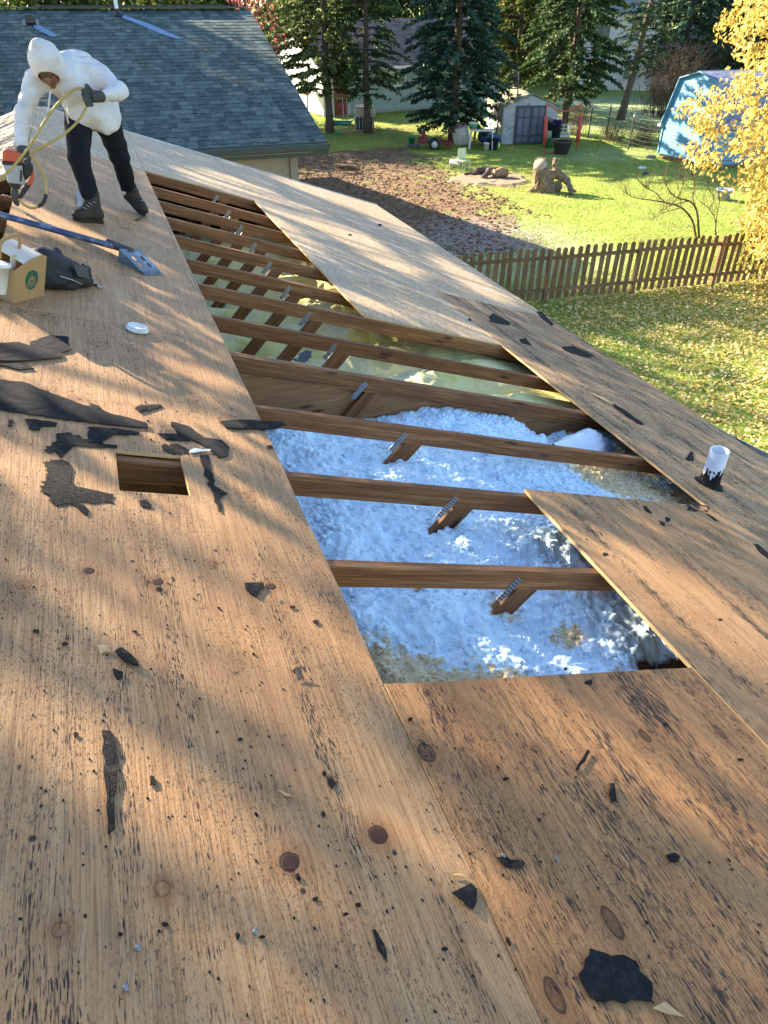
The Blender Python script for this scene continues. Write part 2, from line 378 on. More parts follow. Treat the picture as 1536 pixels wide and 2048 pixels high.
def lumber(name, c1, c2, c3):
    n = N(name); off = n.math('MULTIPLY', n.rand(), 31.0); P = n.vm('ADD', n.obj, n.comb(off, off, off)); sx = n.sep(P)
    g = n.noise(n.mapp(P, (1.3, 30, 38)), 1, 5, .65, .4); f = n.noise(n.mapp(P, (5, 330, 330)), 1, 3, .7)
    col = n.ramp(g, [(.3, c1), (.5, c2), (.72, c3)])
    col = n.mix(n.ramp(f, [(.42, .75), (.56, 0)]), col, tuple(q*.55 for q in c1))
    vd = n.nd('ShaderNodeTexVoronoi'); n.L(n.mapp(P, (3.2, 14, 14)), vd.inputs['Vector']); vd.inputs['Scale'].default_value = 1
    kn = n.math('MULTIPLY', n.ramp(vd.outputs[0], [(.07, 1), (.22, 0)], 'EASE'), n.ramp(n.sep(vd.outputs[1])[0], [(.55, 0), (.6, .9)]))
    col = n.mix(kn, col, (.03, .012, .006))
    col = n.mix(n.ramp(n.noise(P, 2.2, 3), [(.5, 0), (.75, .4)]), col, tuple(q*.45 for q in c2))
    k = n.math('MULTIPLY_ADD', n.rand(), .35, .82); col = n.mix(1.0, col, n.comb(k, k, k), 'MULTIPLY')
    n.bump(g, .25, .004)
    return n.fin(col, .65, .3)
M_LUM = lumber('truss_lumber', (.13, .047, .016), (.25, .105, .038), (.38, .19, .08))
M_PANEL = lumber('partition_plywood', (.26, .125, .05), (.34, .17, .07), (.40, .22, .10))
M_GALV = simple('galvanised_plate', (.42, .44, .46), (.22, .24, .27), 120, .45, .5, .7)
M_TARP = simple('tar_paper', (.009, .010, .013), (.018, .019, .024), 60, .9, .12, bump=.6, bscale=500, dirt=(.04, .038, .038), dscale=70)
M_CEMENT = simple('roof_cement', (.008, .008, .010), (.017, .017, .018), 90, .85, .14, bump=.6, bscale=220, dirt=(.075, .06, .04), dscale=60)

# ------------------------------------------------------------------ the house under the camera
house = empty('house', (2.0, 5.0, 0), 'house in front with its roof stripped to bare wood sheets and open trusses', 'house')
def part(o): o.parent = house; o.matrix_parent_inverse = Matrix.Translation((-2.0, -5.0, 0)); return o
ROT_R = (0, RA, 0); ORG = (0, 0, RZ)
RIDGE_U = -.745; RX = RIDGE_U*math.cos(RA); RZT = RZ-RIDGE_U*math.sin(RA)
TH = .014
def sheet_mesh(u0, u1, v0, v1, mat, hole=None, edge_mat=None):
    nu, nv = 7, 13
    us = np.linspace(u0, u1, nu); vs_ = np.linspace(v0, v1, nv)
    if hole:
        us = np.unique(np.concatenate([us, hole[:2]])); vs_ = np.unique(np.concatenate([vs_, hole[2:]]))
    nu, nv = len(us), len(vs_); U, Vv = np.meshgrid(us, vs_, indexing='ij')
    P = np.stack([U, Vv, np.zeros_like(U)], -1)
    jit = fbm(np.stack([U*2.0, Vv*1.3, U*0+u0+v0*3], -1), 5, 2)*.0025; P[..., 2] += jit
    edge = np.zeros_like(U, bool); edge[0] = edge[-1] = True; edge[:, 0] = edge[:, -1] = True
    P[..., 0] += np.where(edge, vnoise(np.stack([U*9, Vv*9, U*0+3], -1), 8)*.0025, 0); P[..., 1] += np.where(edge, vnoise(np.stack([U*9, Vv*9, U*0+7], -1), 9)*.0025, 0)
    top = P.reshape(-1, 3); bot = top-[0, 0, TH]; n = len(top); F = []; mi = []
    ok = lambda i, j: 0 <= i < nu-1 and 0 <= j < nv-1 and not (hole and us[i] >= hole[0]-1e-6 and us[i+1] <= hole[1]+1e-6 and vs_[j] >= hole[2]-1e-6 and vs_[j+1] <= hole[3]+1e-6)
    ix = lambda i, j: i*nv+j
    for i in range(nu-1):
        for j in range(nv-1):
            if not ok(i, j): continue
            a, b, c, d = ix(i, j), ix(i+1, j), ix(i+1, j+1), ix(i, j+1)
            F.append((a, b, c, d)); mi.append(0); F.append((n+d, n+c, n+b, n+a)); mi.append(0)
            for (p, q, ni, nj) in ((a, b, i, j-1), (b, c, i+1, j), (c, d, i, j+1), (d, a, i-1, j)):
                if not ok(ni, nj): F.append((q, p, n+p, n+q)); mi.append(1)
    me = mesh_np('roof_sheet', np.vstack([top, bot]), F, mat); me.materials.append(edge_mat or M_PLYEDGE)
    me.polygons.foreach_set('material_index', np.array(mi, np.int32)); me.update(); return me
def sheet(u0, u1, v0, v1, mat, tar=1.0, hole=None, label=None, n=0.0):
    g_ = .0018
    o = link('roof_sheet', sheet_mesh(u0+g_, u1-g_, v0+g_, v1-g_, mat, hole)); o.location = tuple(roofpt(0, 0, n)); o.rotation_euler = ROT_R; o['tar'] = tar
    part(o)
    if label: o['label'] = label
    return o
HOLE = (-.165, .06, 2.03, 2.30)
UA, UB, UC, UD, UE = -.66, .45, 1.665, 2.90, 4.36
# row A, along the ridge
sheet(UA, UB, -1.6, 0.0, M_PLY, 1.0); sheet(UA, UB, .0, 2.685, M_PLY, .95, HOLE, 'tan plywood sheet with a square hole cut through it')
sheet(UA, UB, 2.685, 3.60, M_PLY, .8); sheet(UA, UB, 3.60, 6.02, M_PLY_PALE, .75); sheet(UA, UB, 6.02, 8.62, M_PLY_PALE, .6)
# row B: near end, then the opening, then the far end
sheet(UB, UC-.02, -1.2, 1.15, M_PLY_RED, 1.12, None, 'reddish plywood sheet streaked with tar in the foreground')
sheet(UB, UC, 8.62, 11.56, M_OSB); sheet(UA, UB, 8.62, 11.56, M_OSB)
# row C
sheet(UC-.035, UD, -1.2, .6, M_PLY_GREY, 1.1); sheet(UC-.035, UD, .6, 2.30, M_PLY, 1.25, None, 'loose looking plywood sheet at the near right of the opening', n=.003)
sheet(UC, UD, 4.70, 7.24, M_OSB); sheet(UC, UD, 7.24, 9.66, M_OSB); sheet(UC, UD, 9.66, 11.56, M_OSB)
# row D, along the eave
sheet(UD, UE, -1.2, 1.22, M_PLY_GREY, 1.2); sheet(UD, UE, 1.22, 3.66, M_PLY_GREY, 1.25); sheet(UD, UE, 3.66, 6.10, M_PLY_GREY, 1.35); sheet(UD, UE, 6.10, 8.54, M_OSB, 1.1); sheet(UD, UE, 8.54, 11.56, M_OSB)
# far slope, beyond the ridge
def lsheet(u0, u1, v0, v1, mat):
    me = sheet_mesh(u0+.0018, u1-.0018, v0+.0018, v1-.0018, mat)
    o = link('roof_sheet', me); o.location = (RX, 0, RZT); o.rotation_euler = (0, RA, math.pi); o['tar'] = .8; part(o)
    return o
for v0, v1 in ((-9.6, -7.2), (-7.2, -4.8), (-4.8, -2.4), (-2.4, 1.2)): lsheet(.085, 1.3, v0, v1, M_OSB)
lsheet(.0, 1.3, -11.56, -9.6, M_OSB)
for v0, v1 in ((-11.56, -9.2), (-9.2, -6.8), (-6.8, -4.4), (-4.4, 1.2)): lsheet(1.3, 4.6, v0, v1, M_PLY_GREY)
# ridge closed beyond the slot
sheet(RIDGE_U, UA, 6.45, 11.56, M_OSB); lsheet(0, .085, -9.6, -6.45, M_OSB)

# trusses
TY = [.55, 1.13, 1.72, 2.29, 2.89, 3.51, 4.10, 4.71, 5.29, 5.95, 6.56, 7.20, 7.87, 8.62, 9.25, 9.86, 10.5]
def ch(u, n): return roofpt(u, 0, n)
def member(a, b, w=.038, d=.089):
    # lumber with its length along local x
    a = np.asarray(a, float); b = np.asarray(b, float); L = np.linalg.norm(b-a); me = MB().box((L/2, 0, 0), (L, w, d)).mesh('lumber', M_LUM, .003, 1)
    x = (b-a)/L; M = frame(x, (0, 0, 1)) if abs(x[2]) < .95 else frame(x, (1, 0, 0))
    return me, Matrix([[*M[0], a[0]], [*M[1], a[1]], [*M[2], a[2]], [0, 0, 0, 1]])
CEIL = RZ-1.30
dn = -TH-.0445-.001
ridge_top = np.array([RX, 0, RZT])
def left(p): return np.array([2*RX-p[0], p[1], p[2]])
m_chord = member(ch(RIDGE_U+.012, dn), ch(3.95, dn)); m_lchord = member(left(ch(RIDGE_U+.012, dn)), left(ch(3.95, dn)))
m_bot = member((-5.0, 0, CEIL+.05), (3.6, 0, CEIL+.05))
wt = ch(1.335, -TH-.055); m_web = member(wt, (.52, 0, CEIL+.09), .035); m_web2 = member((RX+.03, 0, RZT-.17), (.30, 0, CEIL+.09)); m_web3 = member((RX-.03, 0, RZT-.17), (2*RX-.30, 0, CEIL+.09)); m_web4 = member(left(wt), (2*RX-.52, 0, CEIL+.09), .035)
# toothed connector plate (rows of punched teeth)
pl = MB().box((0, 0, 0), (.118, .0016, .030))
for i in range(8):
    for j in range(2): pl.box((-.05+i*.0143, -.002, -.007+j*.014), (.0065, .003, .006))
m_plate = pl.mesh('connector_plate', M_GALV)
m_plate.materials.append(simple('plate_tooth_slot', (.03, .03, .035), None, 30, .6)); m_plate.polygons.foreach_set('material_index', np.array([0]*6+[1]*(len(m_plate.polygons)-6), np.int32)); m_plate.update()
webdir = (np.array([.52, 0, CEIL+.09])-wt); webdir /= np.linalg.norm(webdir)
pc = ch(1.225, -.10); Mp = frame(-webdir, np.cross(-webdir, (0, 1, 0)))
for k, y in enumerate(TY):
    t = empty('truss', (0, y, 0)); part(t); t['label'] = 'roof truss of brown lumber below the sheets'
    for nm, (me, M) in (('top_chord', m_chord), ('top_chord', m_lchord), ('bottom_chord', m_bot), ('web', m_web), ('web', m_web2), ('web', m_web3), ('web', m_web4)):
        o = link(nm, me, t); o.matrix_local = Matrix.Translation((0, -.019, 0))@M
    for q, MM in ((pc, Mp),):
        o = link('connector_plate', m_plate, t); o.matrix_local = Matrix([[*MM[0], q[0]], [*MM[1], -.0405], [*MM[2], q[2]], [0, 0, 0, 1]])
# partition panel on the fourth truss
pp = MB(); poly = [(p[0], p[2]) for p in (ch(-.70, -TH-.002), ch(4.0, -TH-.002))]+[(3.6, CEIL), (RX, CEIL)]
o = MB().add([[p[0], 3.513, p[1]] for p in poly]+[[p[0], 3.526, p[1]] for p in poly], [(0, 1, 2, 3), (7, 6, 5, 4), (0, 4, 5, 1), (1, 5, 6, 2), (2, 6, 7, 3), (3, 7, 4, 0)]).build('partition_panel', M_PANEL); part(o); o['label'] = 'brown plywood partition between white and yellow insulation'
part(MB().box((-.7, 5.2, CEIL-.01), (8.6, 13, .02)).build('ceiling', simple('ceiling_board', (.45, .42, .36), None, 3)))
# walls, soffit, fascia, gutter, drip edge
M_SID = simple('house_siding', (.45, .40, .32), None, 2)
M_MET = simple('metal_flashing', (.50, .54, .60), (.34, .38, .45), 8, .35, .5, .6)
M_GUT = simple('gutter_metal', (.24, .29, .32), (.16, .20, .22), 6, .4, .5, .3)
part(MB().box((3.66, 5.0, 1.42), (.12, 12.2, 2.84)).build('wall', M_SID)); part(MB().box((-.7, 11.16, 1.42), (8.9, .12, 2.84)).build('wall', M_SID))
gp = [(3.6, 2.842), (-5.0, 2.842), (RX, RZT-.12)]
part(MB().add([[p[0], 11.1, p[1]] for p in gp]+[[p[0], 11.2, p[1]] for p in gp], [(0, 1, 2), (5, 4, 3), (0, 3, 4, 1), (1, 4, 5, 2), (2, 5, 3, 0)]).build('gable_wall', M_SID))
e0 = roofpt(UE-.03, 0, -TH)
part(MB().box((e0[0]-.01, 5.2, e0[2]-.085), (.022, 12.6, .16)).build('fascia', M_SID)); part(MB().box(((e0[0]+3.72)/2-.02, 5.2, e0[2]-.17), (e0[0]-3.72, 12.6, .012)).build('soffit', M_SID))
gx = e0[0]+.012; gz = e0[2]-.125
gprof = [(0, .03), (0, -.08), (.075, -.08), (.115, -.01), (.115, .03), (.105, .03), (.105, -.005), (.07, -.07), (.006, -.07), (.006, .03)]
gys = [11.4, 4.3, 3.6, 3.0, 2.4, -1.2]; gos = [(0, 0), (0, 0), (.05, .015), (.12, .04), (.17, .055), (.2, .06)]
part(MB().add([[gx+a+o_, y, gz+b+q_] for y, (o_, q_) in zip(gys, gos) for a, b in gprof], [tuple(range(10)), tuple(range(59, 49, -1))]+[(k*10+i, (k+1)*10+i, (k+1)*10+(i+1) % 10, k*10+(i+1) % 10) for k in range(5) for i in range(10)]).build('gutter', M_GUT))
a_, b_ = roofpt(-.6, 11.575, .004), roofpt(UE+.01, 11.575, .004)
part(MB().bar(a_, b_, .035, .009, (0, 0, 1)).build('drip_edge', M_MET)); part(MB().bar(a_+[0, .018, -.05], b_+[0, .018, -.05], .006, .1, (0, 0, 1)).build('rake_board', M_MET))

# ------------------------------------------------------------------ insulation
def grid_mesh(name, xs, ys, fn, mat, disp=None):
    X, Y = np.meshgrid(xs, ys, indexing='ij'); P = np.stack([X, Y, fn(X, Y)], -1)
    if disp is not None: P = P+disp(P)
    nx, ny = X.shape; i = np.arange(nx*ny).reshape(nx, ny)
    return mesh_np(name, P.reshape(-1, 3), np.stack([i[:-1, :-1], i[1:, :-1], i[1:, 1:], i[:-1, 1:]], -1).reshape(-1, 4), mat, True)
def ins_mat():
    n = N('white_blown_insulation'); P = n.obj
    f = n.noise(P, 30, 6, .7); col = n.ramp(f, [(.3, (.66, .83, .95)), (.55, (.72, .88, .97)), (.75, (.82, .92, .98))])
    a = n.sep(n.attr('tint')); yel = n.ramp(n.math('ADD', n.math('MULTIPLY', a[0], .55), n.noise(P, 34, 5, .75)), [(.84, 0), (.92, 1)])
    col = n.mix(yel, col, n.ramp(n.noise(P, 110, 4, .7), [(.28, (.36, .24, .11)), (.5, (.70, .56, .33)), (.75, (.84, .76, .56))]))
    col = n.mix(n.ramp(n.noise(P, 75, 2), [(.74, 0), (.78, .9)]), col, (.05, .04, .03))
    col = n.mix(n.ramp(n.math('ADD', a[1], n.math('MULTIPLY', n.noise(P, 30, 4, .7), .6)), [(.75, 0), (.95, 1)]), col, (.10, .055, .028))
    n.bump(n.math('ADD', n.noise(P, 150, 4, .7), n.noise(P, 55, 3)), .5, .006)
    n.b.inputs['Subsurface Weight'].default_value = 0
    return n.fin(col, .95, .1)
M_INS = ins_mat()
def ins_tint(V):
    u = V
    spots = [(.62, 1.32, .30, 1), (.75, 1.25, .28, 1), (.95, 1.30, .14, .9), (.52, 1.6, .22, .9), (1.35, 1.55, .10, .9), (1.42, 1.32, .12, .6), (1.15, 1.72, .09, .8), (.85, 1.9, .07, .8), (2.55, 2.75, .40, 1), (2.75, 3.1, .45, 1), (2.9, 2.5, .3, 1), (.60, 2.0, .10, .6), (1.6, 1.75, .12, .5)]
    t = np.zeros(len(V))
    for x, y, r, a in spots: t = np.maximum(t, a*np.clip(1.35-np.hypot(V[:, 0]-x, V[:, 1]-y)/r+.5*fbm(V*6, 3, 3), 0, 1))
    return np.clip(t, 0, 1)
def ins_dark(V): return np.clip((V[:, 0]-1.50)/.08, 0, 1)*np.clip((1.50-V[:, 1])/.15, 0, 1)  # shadow and wood beside the sheet edge, painted as dark brown
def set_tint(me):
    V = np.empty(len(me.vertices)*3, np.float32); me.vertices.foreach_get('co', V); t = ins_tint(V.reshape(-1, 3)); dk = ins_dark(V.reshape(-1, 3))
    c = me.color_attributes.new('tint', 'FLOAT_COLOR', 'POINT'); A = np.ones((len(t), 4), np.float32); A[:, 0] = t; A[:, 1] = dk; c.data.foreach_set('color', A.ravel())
def ins_h(X, Y):
    z = -.585-.235*np.clip(X-1.0, 0, 3)-.06*np.clip(X-1.9, 0, .6)/.6
    z = z+.05*np.exp(-((X-.62)**2)/.05)*(Y > 0)
    pile = np.clip((Y-3.0)/.5, 0, 1)
    z = z+pile*(.05*np.exp(-((X-1.85)/.28)**2)-.07*np.exp(-((X-1.1)/.22)**2))-.10*np.clip((X-2.15)/.25, 0, 1)*np.exp(-((X-2.4)/.35)**2)*pile
    z = z-.13*np.clip((X-1.50)/.16, 0, 1)*np.clip((1.50-Y)/.22, 0, 1)
    p = np.stack([X, Y, X*0], -1)
    z = z+.055*fbm(p*3.2, 11, 3)+.030*(.6-worley(p*9+.6*fbm(p*8, 4, 2)[..., None], 3))+.016*(.6-worley(p*24+.7*fbm(p*20, 6, 2)[..., None], 5))+.026*np.abs(fbm(p*10, 51, 4, .6))+.015*fbm(p*24, 52, 3, .6)+.008*fbm(p*60, 9, 3)
    return np.minimum(z, -SLOPE*X-.135)+RZ
ins_d = lambda P: np.stack([.020*fbm(P*22, 21, 3), .020*fbm(P*22, 31, 3), 0*P[..., 0]], -1)
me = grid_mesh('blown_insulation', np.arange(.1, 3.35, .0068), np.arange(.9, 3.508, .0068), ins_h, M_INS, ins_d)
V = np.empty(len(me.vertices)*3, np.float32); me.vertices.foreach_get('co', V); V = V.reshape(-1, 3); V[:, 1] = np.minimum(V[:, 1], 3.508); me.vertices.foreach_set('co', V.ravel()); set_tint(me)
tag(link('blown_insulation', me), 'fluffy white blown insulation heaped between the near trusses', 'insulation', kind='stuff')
ico = bmesh.new(); bmesh.ops.create_icosphere(ico, subdivisions=2, radius=1); IV = np.array([v.co[:] for v in ico.verts]); IF = np.array([[v.index for v in f.verts] for f in ico.faces]); ico.free()
ico = bmesh.new(); bmesh.ops.create_icosphere(ico, subdivisions=1, radius=1); IV1 = np.array([v.co[:] for v in ico.verts]); IF1 = np.array([[v.index for v in f.verts] for f in ico.faces]); ico.free()
def blobs(cs, rs, rough=.45, fr=1.6, lo=False, sq=(1, 1, .8)):
    iv, if_ = (IV1, IF1) if lo else (IV, IF); Vs = []; Fs = []
    for k, (c, r) in enumerate(zip(cs, rs)):
        d = iv*(1+rough*vnoise(iv*fr+k*3.7, k)[:, None])*np.asarray(sq)*r
        Vs.append(d+c); Fs.append(if_+k*len(iv))
    return np.concatenate(Vs), np.concatenate(Fs)
n_ = 5200; X = RNG.uniform(.4, 2.9, n_); Y = np.where(X > 1.6, RNG.uniform(2.25, 3.49, n_), RNG.uniform(1.1, 3.49, n_)); Zz = ins_h(X, Y)
r_ = RNG.uniform(.004, .014, n_)*RNG.uniform(.6, 1.35, n_)
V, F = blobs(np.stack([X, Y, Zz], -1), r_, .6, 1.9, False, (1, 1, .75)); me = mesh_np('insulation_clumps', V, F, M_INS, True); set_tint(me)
tag(link('insulation_clumps', me), 'loose tufts lying on the white insulation', 'insulation', kind='stuff')
n_ = 16000; X = RNG.uniform(.4, 2.9, n_); Y = np.where(X > 1.6, RNG.uniform(2.25, 3.49, n_), RNG.uniform(1.1, 3.49, n_)); cl_ = fbm(np.stack([X*14, Y*14, X*0], -1), 7, 3) > -.08; X, Y = X[cl_], Y[cl_]; m_ = len(X)
D_ = RNG.normal(size=(m_, 3)); D_[:, 2] = np.abs(D_[:, 2]); D_ /= np.linalg.norm(D_, axis=1)[:, None]; W_ = np.cross(D_, RNG.normal(size=(m_, 3))); W_ /= np.linalg.norm(W_, axis=1)[:, None]; P_ = np.stack([X, Y, ins_h(X, Y)+.002], 1); L_ = RNG.uniform(.006, .016, m_)[:, None]; H_ = RNG.uniform(.002, .006, m_)[:, None]
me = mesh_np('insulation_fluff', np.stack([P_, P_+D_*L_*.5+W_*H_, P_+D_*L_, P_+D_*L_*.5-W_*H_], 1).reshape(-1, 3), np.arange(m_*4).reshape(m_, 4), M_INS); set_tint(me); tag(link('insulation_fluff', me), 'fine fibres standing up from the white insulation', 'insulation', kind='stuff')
def batt_mat():
    n = N('yellow_glass_wool'); P = n.obj; f = n.noise(P, 4, 5, .6)
    col = n.ramp(f, [(.3, (.66, .60, .16)), (.5, (.84, .78, .34)), (.7, (.88, .84, .50))])
    col = n.mix(n.ramp(n.noise(P, 1.3, 3), [(.5, 0), (.7, .7)]), col, (.62, .64, .50))
    n.bump(n.math('ADD', n.noise(P, 35, 6, .7), n.noise(n.mapp(P, (10, 60, 10)), 1, 4)), .7, .02); return n.fin(col, .95, .1)
M_BATT = batt_mat()
TYA = np.array(TY)
def batt_h(X, Y):
    k = np.clip(np.searchsorted(TYA, Y)-1, 0, len(TYA)-2); f = np.clip((Y-TYA[k])/(TYA[k+1]-TYA[k]), 0, 1)
    p = np.stack([X, Y, X*0], -1)
    z = CEIL+.22+.16*np.sin(np.pi*np.clip(f, .02, .98))**.45+.06*fbm(p*np.array([2.2, 3, 1]), 41, 3)+.042*fbm(p*8, 44, 4)+.016*fbm(p*26, 45, 3)-.03*np.abs(fbm(p*np.array([4, 1.5, 1]), 48, 2))
    return np.minimum(z, RZ-SLOPE*X-.14)
me = grid_mesh('glass_wool_batts', np.arange(-.9, 3.4, .02), np.arange(3.53, 9.2, .02), batt_h, M_BATT)
tag(link('glass_wool_batts', me), 'yellow glass wool insulation lying between the far trusses', 'insulation', kind='stuff')
# ------------------------------------------------------------------ ground
def ground_mat():
    n = N('lawn_and_soil'); P = n.obj; sx = n.sep(P)
    nz = n.math('MULTIPLY', n.math('SUBTRACT', n.noise(P, .45, 6, .62), .5), 7.0)
    ex = n.math('ADD', n.math('SUBTRACT', sx[0], n.math('MULTIPLY_ADD', sx[1], .13, 9.3)), nz)          # right edge of the soil
    ey = n.math('ADD', n.math('SUBTRACT', sx[1], 34.3), nz); ez = n.math('ADD', n.math('SUBTRACT', 17.0, sx[1]), n.math('MULTIPLY', nz, .5))
    d = n.math('MAXIMUM', n.math('MAXIMUM', ex, ey), ez)
    soil = n.ramp(n.math('MULTIPLY_ADD', d, .25, .5), [(.40, 1), (.56, 0)])
    g = n.noise(P, 9, 6, .7); col = n.ramp(g, [(.25, (.12, .17, .028)), (.5, (.25, .32, .058)), (.72, (.38, .42, .11))])
    col = n.mix(n.ramp(n.noise(P, .8, 4), [(.42, 0), (.7, .75)]), col, (.20, .19, .06))
    # bare patches by the fire pit and under the trees
    pit = n.vm('LENGTH', n.vm('MULTIPLY', n.vm('SUBTRACT', P, (14.2, 25.9, 0)), (.34, .22, 0)))
    bare = n.math('MULTIPLY', n.ramp(pit, [(.3, 1), (1.0, 0)]), n.ramp(n.noise(P, 1.6, 5), [(.45, 0), (.6, .8)]))
    tr = n.vm('LENGTH', n.vm('MULTIPLY', n.vm('SUBTRACT', P, (13.5, 40, 0)), (.15, .28, 0)))
    bare = n.math('MAXIMUM', bare, n.math('MULTIPLY', n.ramp(tr, [(.3, 1), (1.1, 0)]), n.ramp(n.noise(P, 1.1, 5), [(.36, 0), (.58, .85)])))
    col = n.mix(bare, col, n.ramp(n.noise(P, 14, 4), [(.3, (.15, .09, .045)), (.7, (.32, .22, .12))]))
    sc = n.ramp(n.noise(P, 4.5, 7, .72), [(.3, (.06, .036, .02)), (.5, (.20, .125, .075)), (.68, (.36, .25, .155))])
    sc = n.mix(n.ramp(n.noise(P, 1.1, 4), [(.58, 0), (.66, .7)]), sc, (.17, .20, .045))
    col = n.mix(soil, col, sc)
    # hoar frost lying where the houses have kept the ground cold
    fr = n.vm('LENGTH', n.vm('MULTIPLY', n.vm('SUBTRACT', P, (9.7, 17.5, 0)), (.24, .22, 0))); fr2 = n.vm('LENGTH', n.vm('MULTIPLY', n.vm('SUBTRACT', P, (30, 42, 0)), (.075, .09, 0)))
    fr3 = n.vm('LENGTH', n.vm('MULTIPLY', n.vm('SUBTRACT', P, (21.5, 29.5, 0)), (.28, .4, 0)))
    fm = n.math('MAXIMUM', n.math('MAXIMUM', n.ramp(fr, [(.5, 1), (1.1, 0)]), n.math('MULTIPLY', n.ramp(fr3, [(.4, 1), (1.0, 0)]), .6)), n.ramp(fr2, [(.6, 1), (1.1, 0)]))
    fm = n.math('MULTIPLY', fm, n.ramp(n.noise(P, 12, 6, .75), [(.40, 0), (.68, .5)]))
    col = n.mix(fm, col, (.62, .70, .74))
    n.bump(n.math('ADD', n.math('MULTIPLY', n.noise(P, 4, 8, .72), n.math('MULTIPLY_ADD', soil, 2.2, .8)), n.math('MULTIPLY', n.noise(P, 30, 4, .7), .6)), .9, .045)
    return n.fin(col, .9, .15)
M_GND = ground_mat()
xs = np.concatenate([[-700, -300, -120, -60, -25], np.arange(-10, 41, 1.0), [60, 100, 200, 400, 800]]); ys = np.concatenate([[-300, -100, -40, -12], np.arange(-2, 71, 1.0), [90, 130, 220, 400, 900, 1500]])
def gz_(X, Y): return .05*fbm(np.stack([X*.25, Y*.25, X*0], -1), 71, 3)*np.clip((Y-14.5)/4, 0, 1)*(np.abs(X) < 50)*(Y < 75)
me = grid_mesh('ground', xs, ys, gz_, M_GND); tag(link('ground', me), kind='structure')

# ------------------------------------------------------------------ picket fence
M_FENCE = lumber('weathered_fence_wood', (.10, .058, .026), (.20, .125, .06), (.31, .21, .11))
fence = empty('picket_fence', (11.0, 13.25, 0), 'weathered brown wooden picket fence with rounded tops beyond the eave', 'fence')
FP = [np.array(p) for p in ((4.75, 14.0, 0), (6.75, 13.72, 0), (8.85, 13.45, 0), (11.09, 13.25, 0), (13.24, 13.04, 0), (15.4, 12.83, 0), (17.55, 12.62, 0))]
def fpart(o): o.parent = fence; o.matrix_parent_inverse = Matrix.Translation((-11.0, -13.25, 0)); return o
pk = [(0, -.055), (1.12, -.055)]+[(1.12+.062*math.sin(a), -.055*math.cos(a)) for a in np.linspace(.25, math.pi-.25, 8)]+[(1.12, .055), (0, .055)]
picket_me = MB().add([[z, y, x] for x in (-.009, .009) for z, y in pk], [tuple(range(12)), tuple(range(23, 11, -1))]+[(i, i+12, (i+1) % 12+12, (i+1) % 12) for i in range(12)]).mesh('picket', M_FENCE)
post_me = MB().box((.575, 0, 0), (1.15, .092, .092)).box((1.158, 0, 0), (.018, .108, .108)).mesh('fence_post', M_FENCE, .006, 1)
def _unused_stand(me, nm, p, yaw, tilt=0, s=1.0):
    o = link(nm, me); M = Matrix.Translation(tuple(p))@Matrix.Rotation(yaw, 4, 'Z')@Matrix.Rotation(tilt, 4, 'X')@Matrix(((0, 0, 1, 0), (0, 1, 0, 0), (-1, 0, 0, 0), (0, 0, 0, 1))).inverted()
    o.matrix_world = M@Matrix.Scale(s, 4); fpart(o); return o
# local x of the lumber runs up the picket
def upright(me, nm, p, dirv, tilt, s):
    d = np.array([dirv[0], dirv[1], 0]); d /= np.linalg.norm(d); up = np.array([math.sin(tilt)*d[0], math.sin(tilt)*d[1], math.cos(tilt)]); M = frame(up, np.cross(up, d))
    M = np.stack([up, d-up*np.dot(d, up), np.cross(up, d)], 1)
    o = link(nm, me); o.matrix_world = Matrix([[M[0][0]*s, M[0][1], M[0][2], p[0]], [M[1][0]*s, M[1][1], M[1][2], p[1]], [M[2][0]*s, M[2][1], M[2][2], p[2]], [0, 0, 0, 1]]); fpart(o); return o
for i, (a, b) in enumerate(zip(FP[:-1], FP[1:])):
    d = (b-a)/np.linalg.norm(b-a); nrm = np.array([d[1], -d[0], 0]); nrm *= -1 if nrm[1] > 0 else 1      # towards the camera
    upright(post_me, 'fence_post', a, d, random.uniform(-.01, .01), 1.0)
    for k in range(1, 12):
        p = a+(b-a)*(k/12.0)-nrm*.035+d*random.uniform(-.008, .008)+np.array([0, 0, .05])
        upright(picket_me, 'picket', p, d, random.uniform(-.022, .022), random.uniform(.955, .985))
    for z in (.28, .98):
        L = np.linalg.norm(b-a)-.094; c0 = a+d*.047; me = MB().box((L/2, 0, 0), (L, .036, .075)).mesh('rail', M_FENCE, .004, 1); M = np.stack([d, np.cross((0, 0, 1), d), np.array([0, 0, 1.])], 1)
        o = link('rail', me); o.matrix_world = Matrix([[*M[0], c0[0]-nrm[0]*.007], [*M[1], c0[1]-nrm[1]*.007], [*M[2], z+random.uniform(-.012, .012)], [0, 0, 0, 1]]); fpart(o)
upright(post_me, 'fence_post', FP[-1], FP[-1]-FP[-2], 0, 1.0)

# ------------------------------------------------------------------ neighbour's house with the green shingle roof
NX, NY, NZ, NS = 5.18, 17.93, 2.80, math.atan2(2.56, 7.95)
NLEN = 8.352; NLEFT = -9.0
def shingle_mat(name, ramp_cols, use_attr, frost=(.34, .40, .38), fa=.45):
    n = N(name); r = n.sep(n.attr('tint'))[0] if use_attr else n.rand()
    col = n.ramp(r, ramp_cols); P = n.obj
    W = n.nd('ShaderNodeNewGeometry').outputs['Position']
    col = n.mix(n.ramp(n.noise(W, 60, 5, .75), [(.35, .55), (.6, 0)]), col, tuple(q*.45 for q in ramp_cols[0][1]))
    col = n.mix(n.math('MULTIPLY', n.ramp(n.noise(n.mapp(W, (9, 22, 22)), 1, 5, .7), [(.55, 0), (.68, 1)]), fa), col, frost)
    n.bump(n.noise(W, 120, 3), .4, .01); return n.fin(col, .75, .35)
GREENS = [(0, (.018, .036, .036)), (.35, (.036, .066, .062)), (.65, (.062, .10, .092)), (1, (.11, .155, .14))]
M_SHG = shingle_mat('green_shingle', GREENS, False); M_SHGA = shingle_mat('green_shingles', GREENS, True)
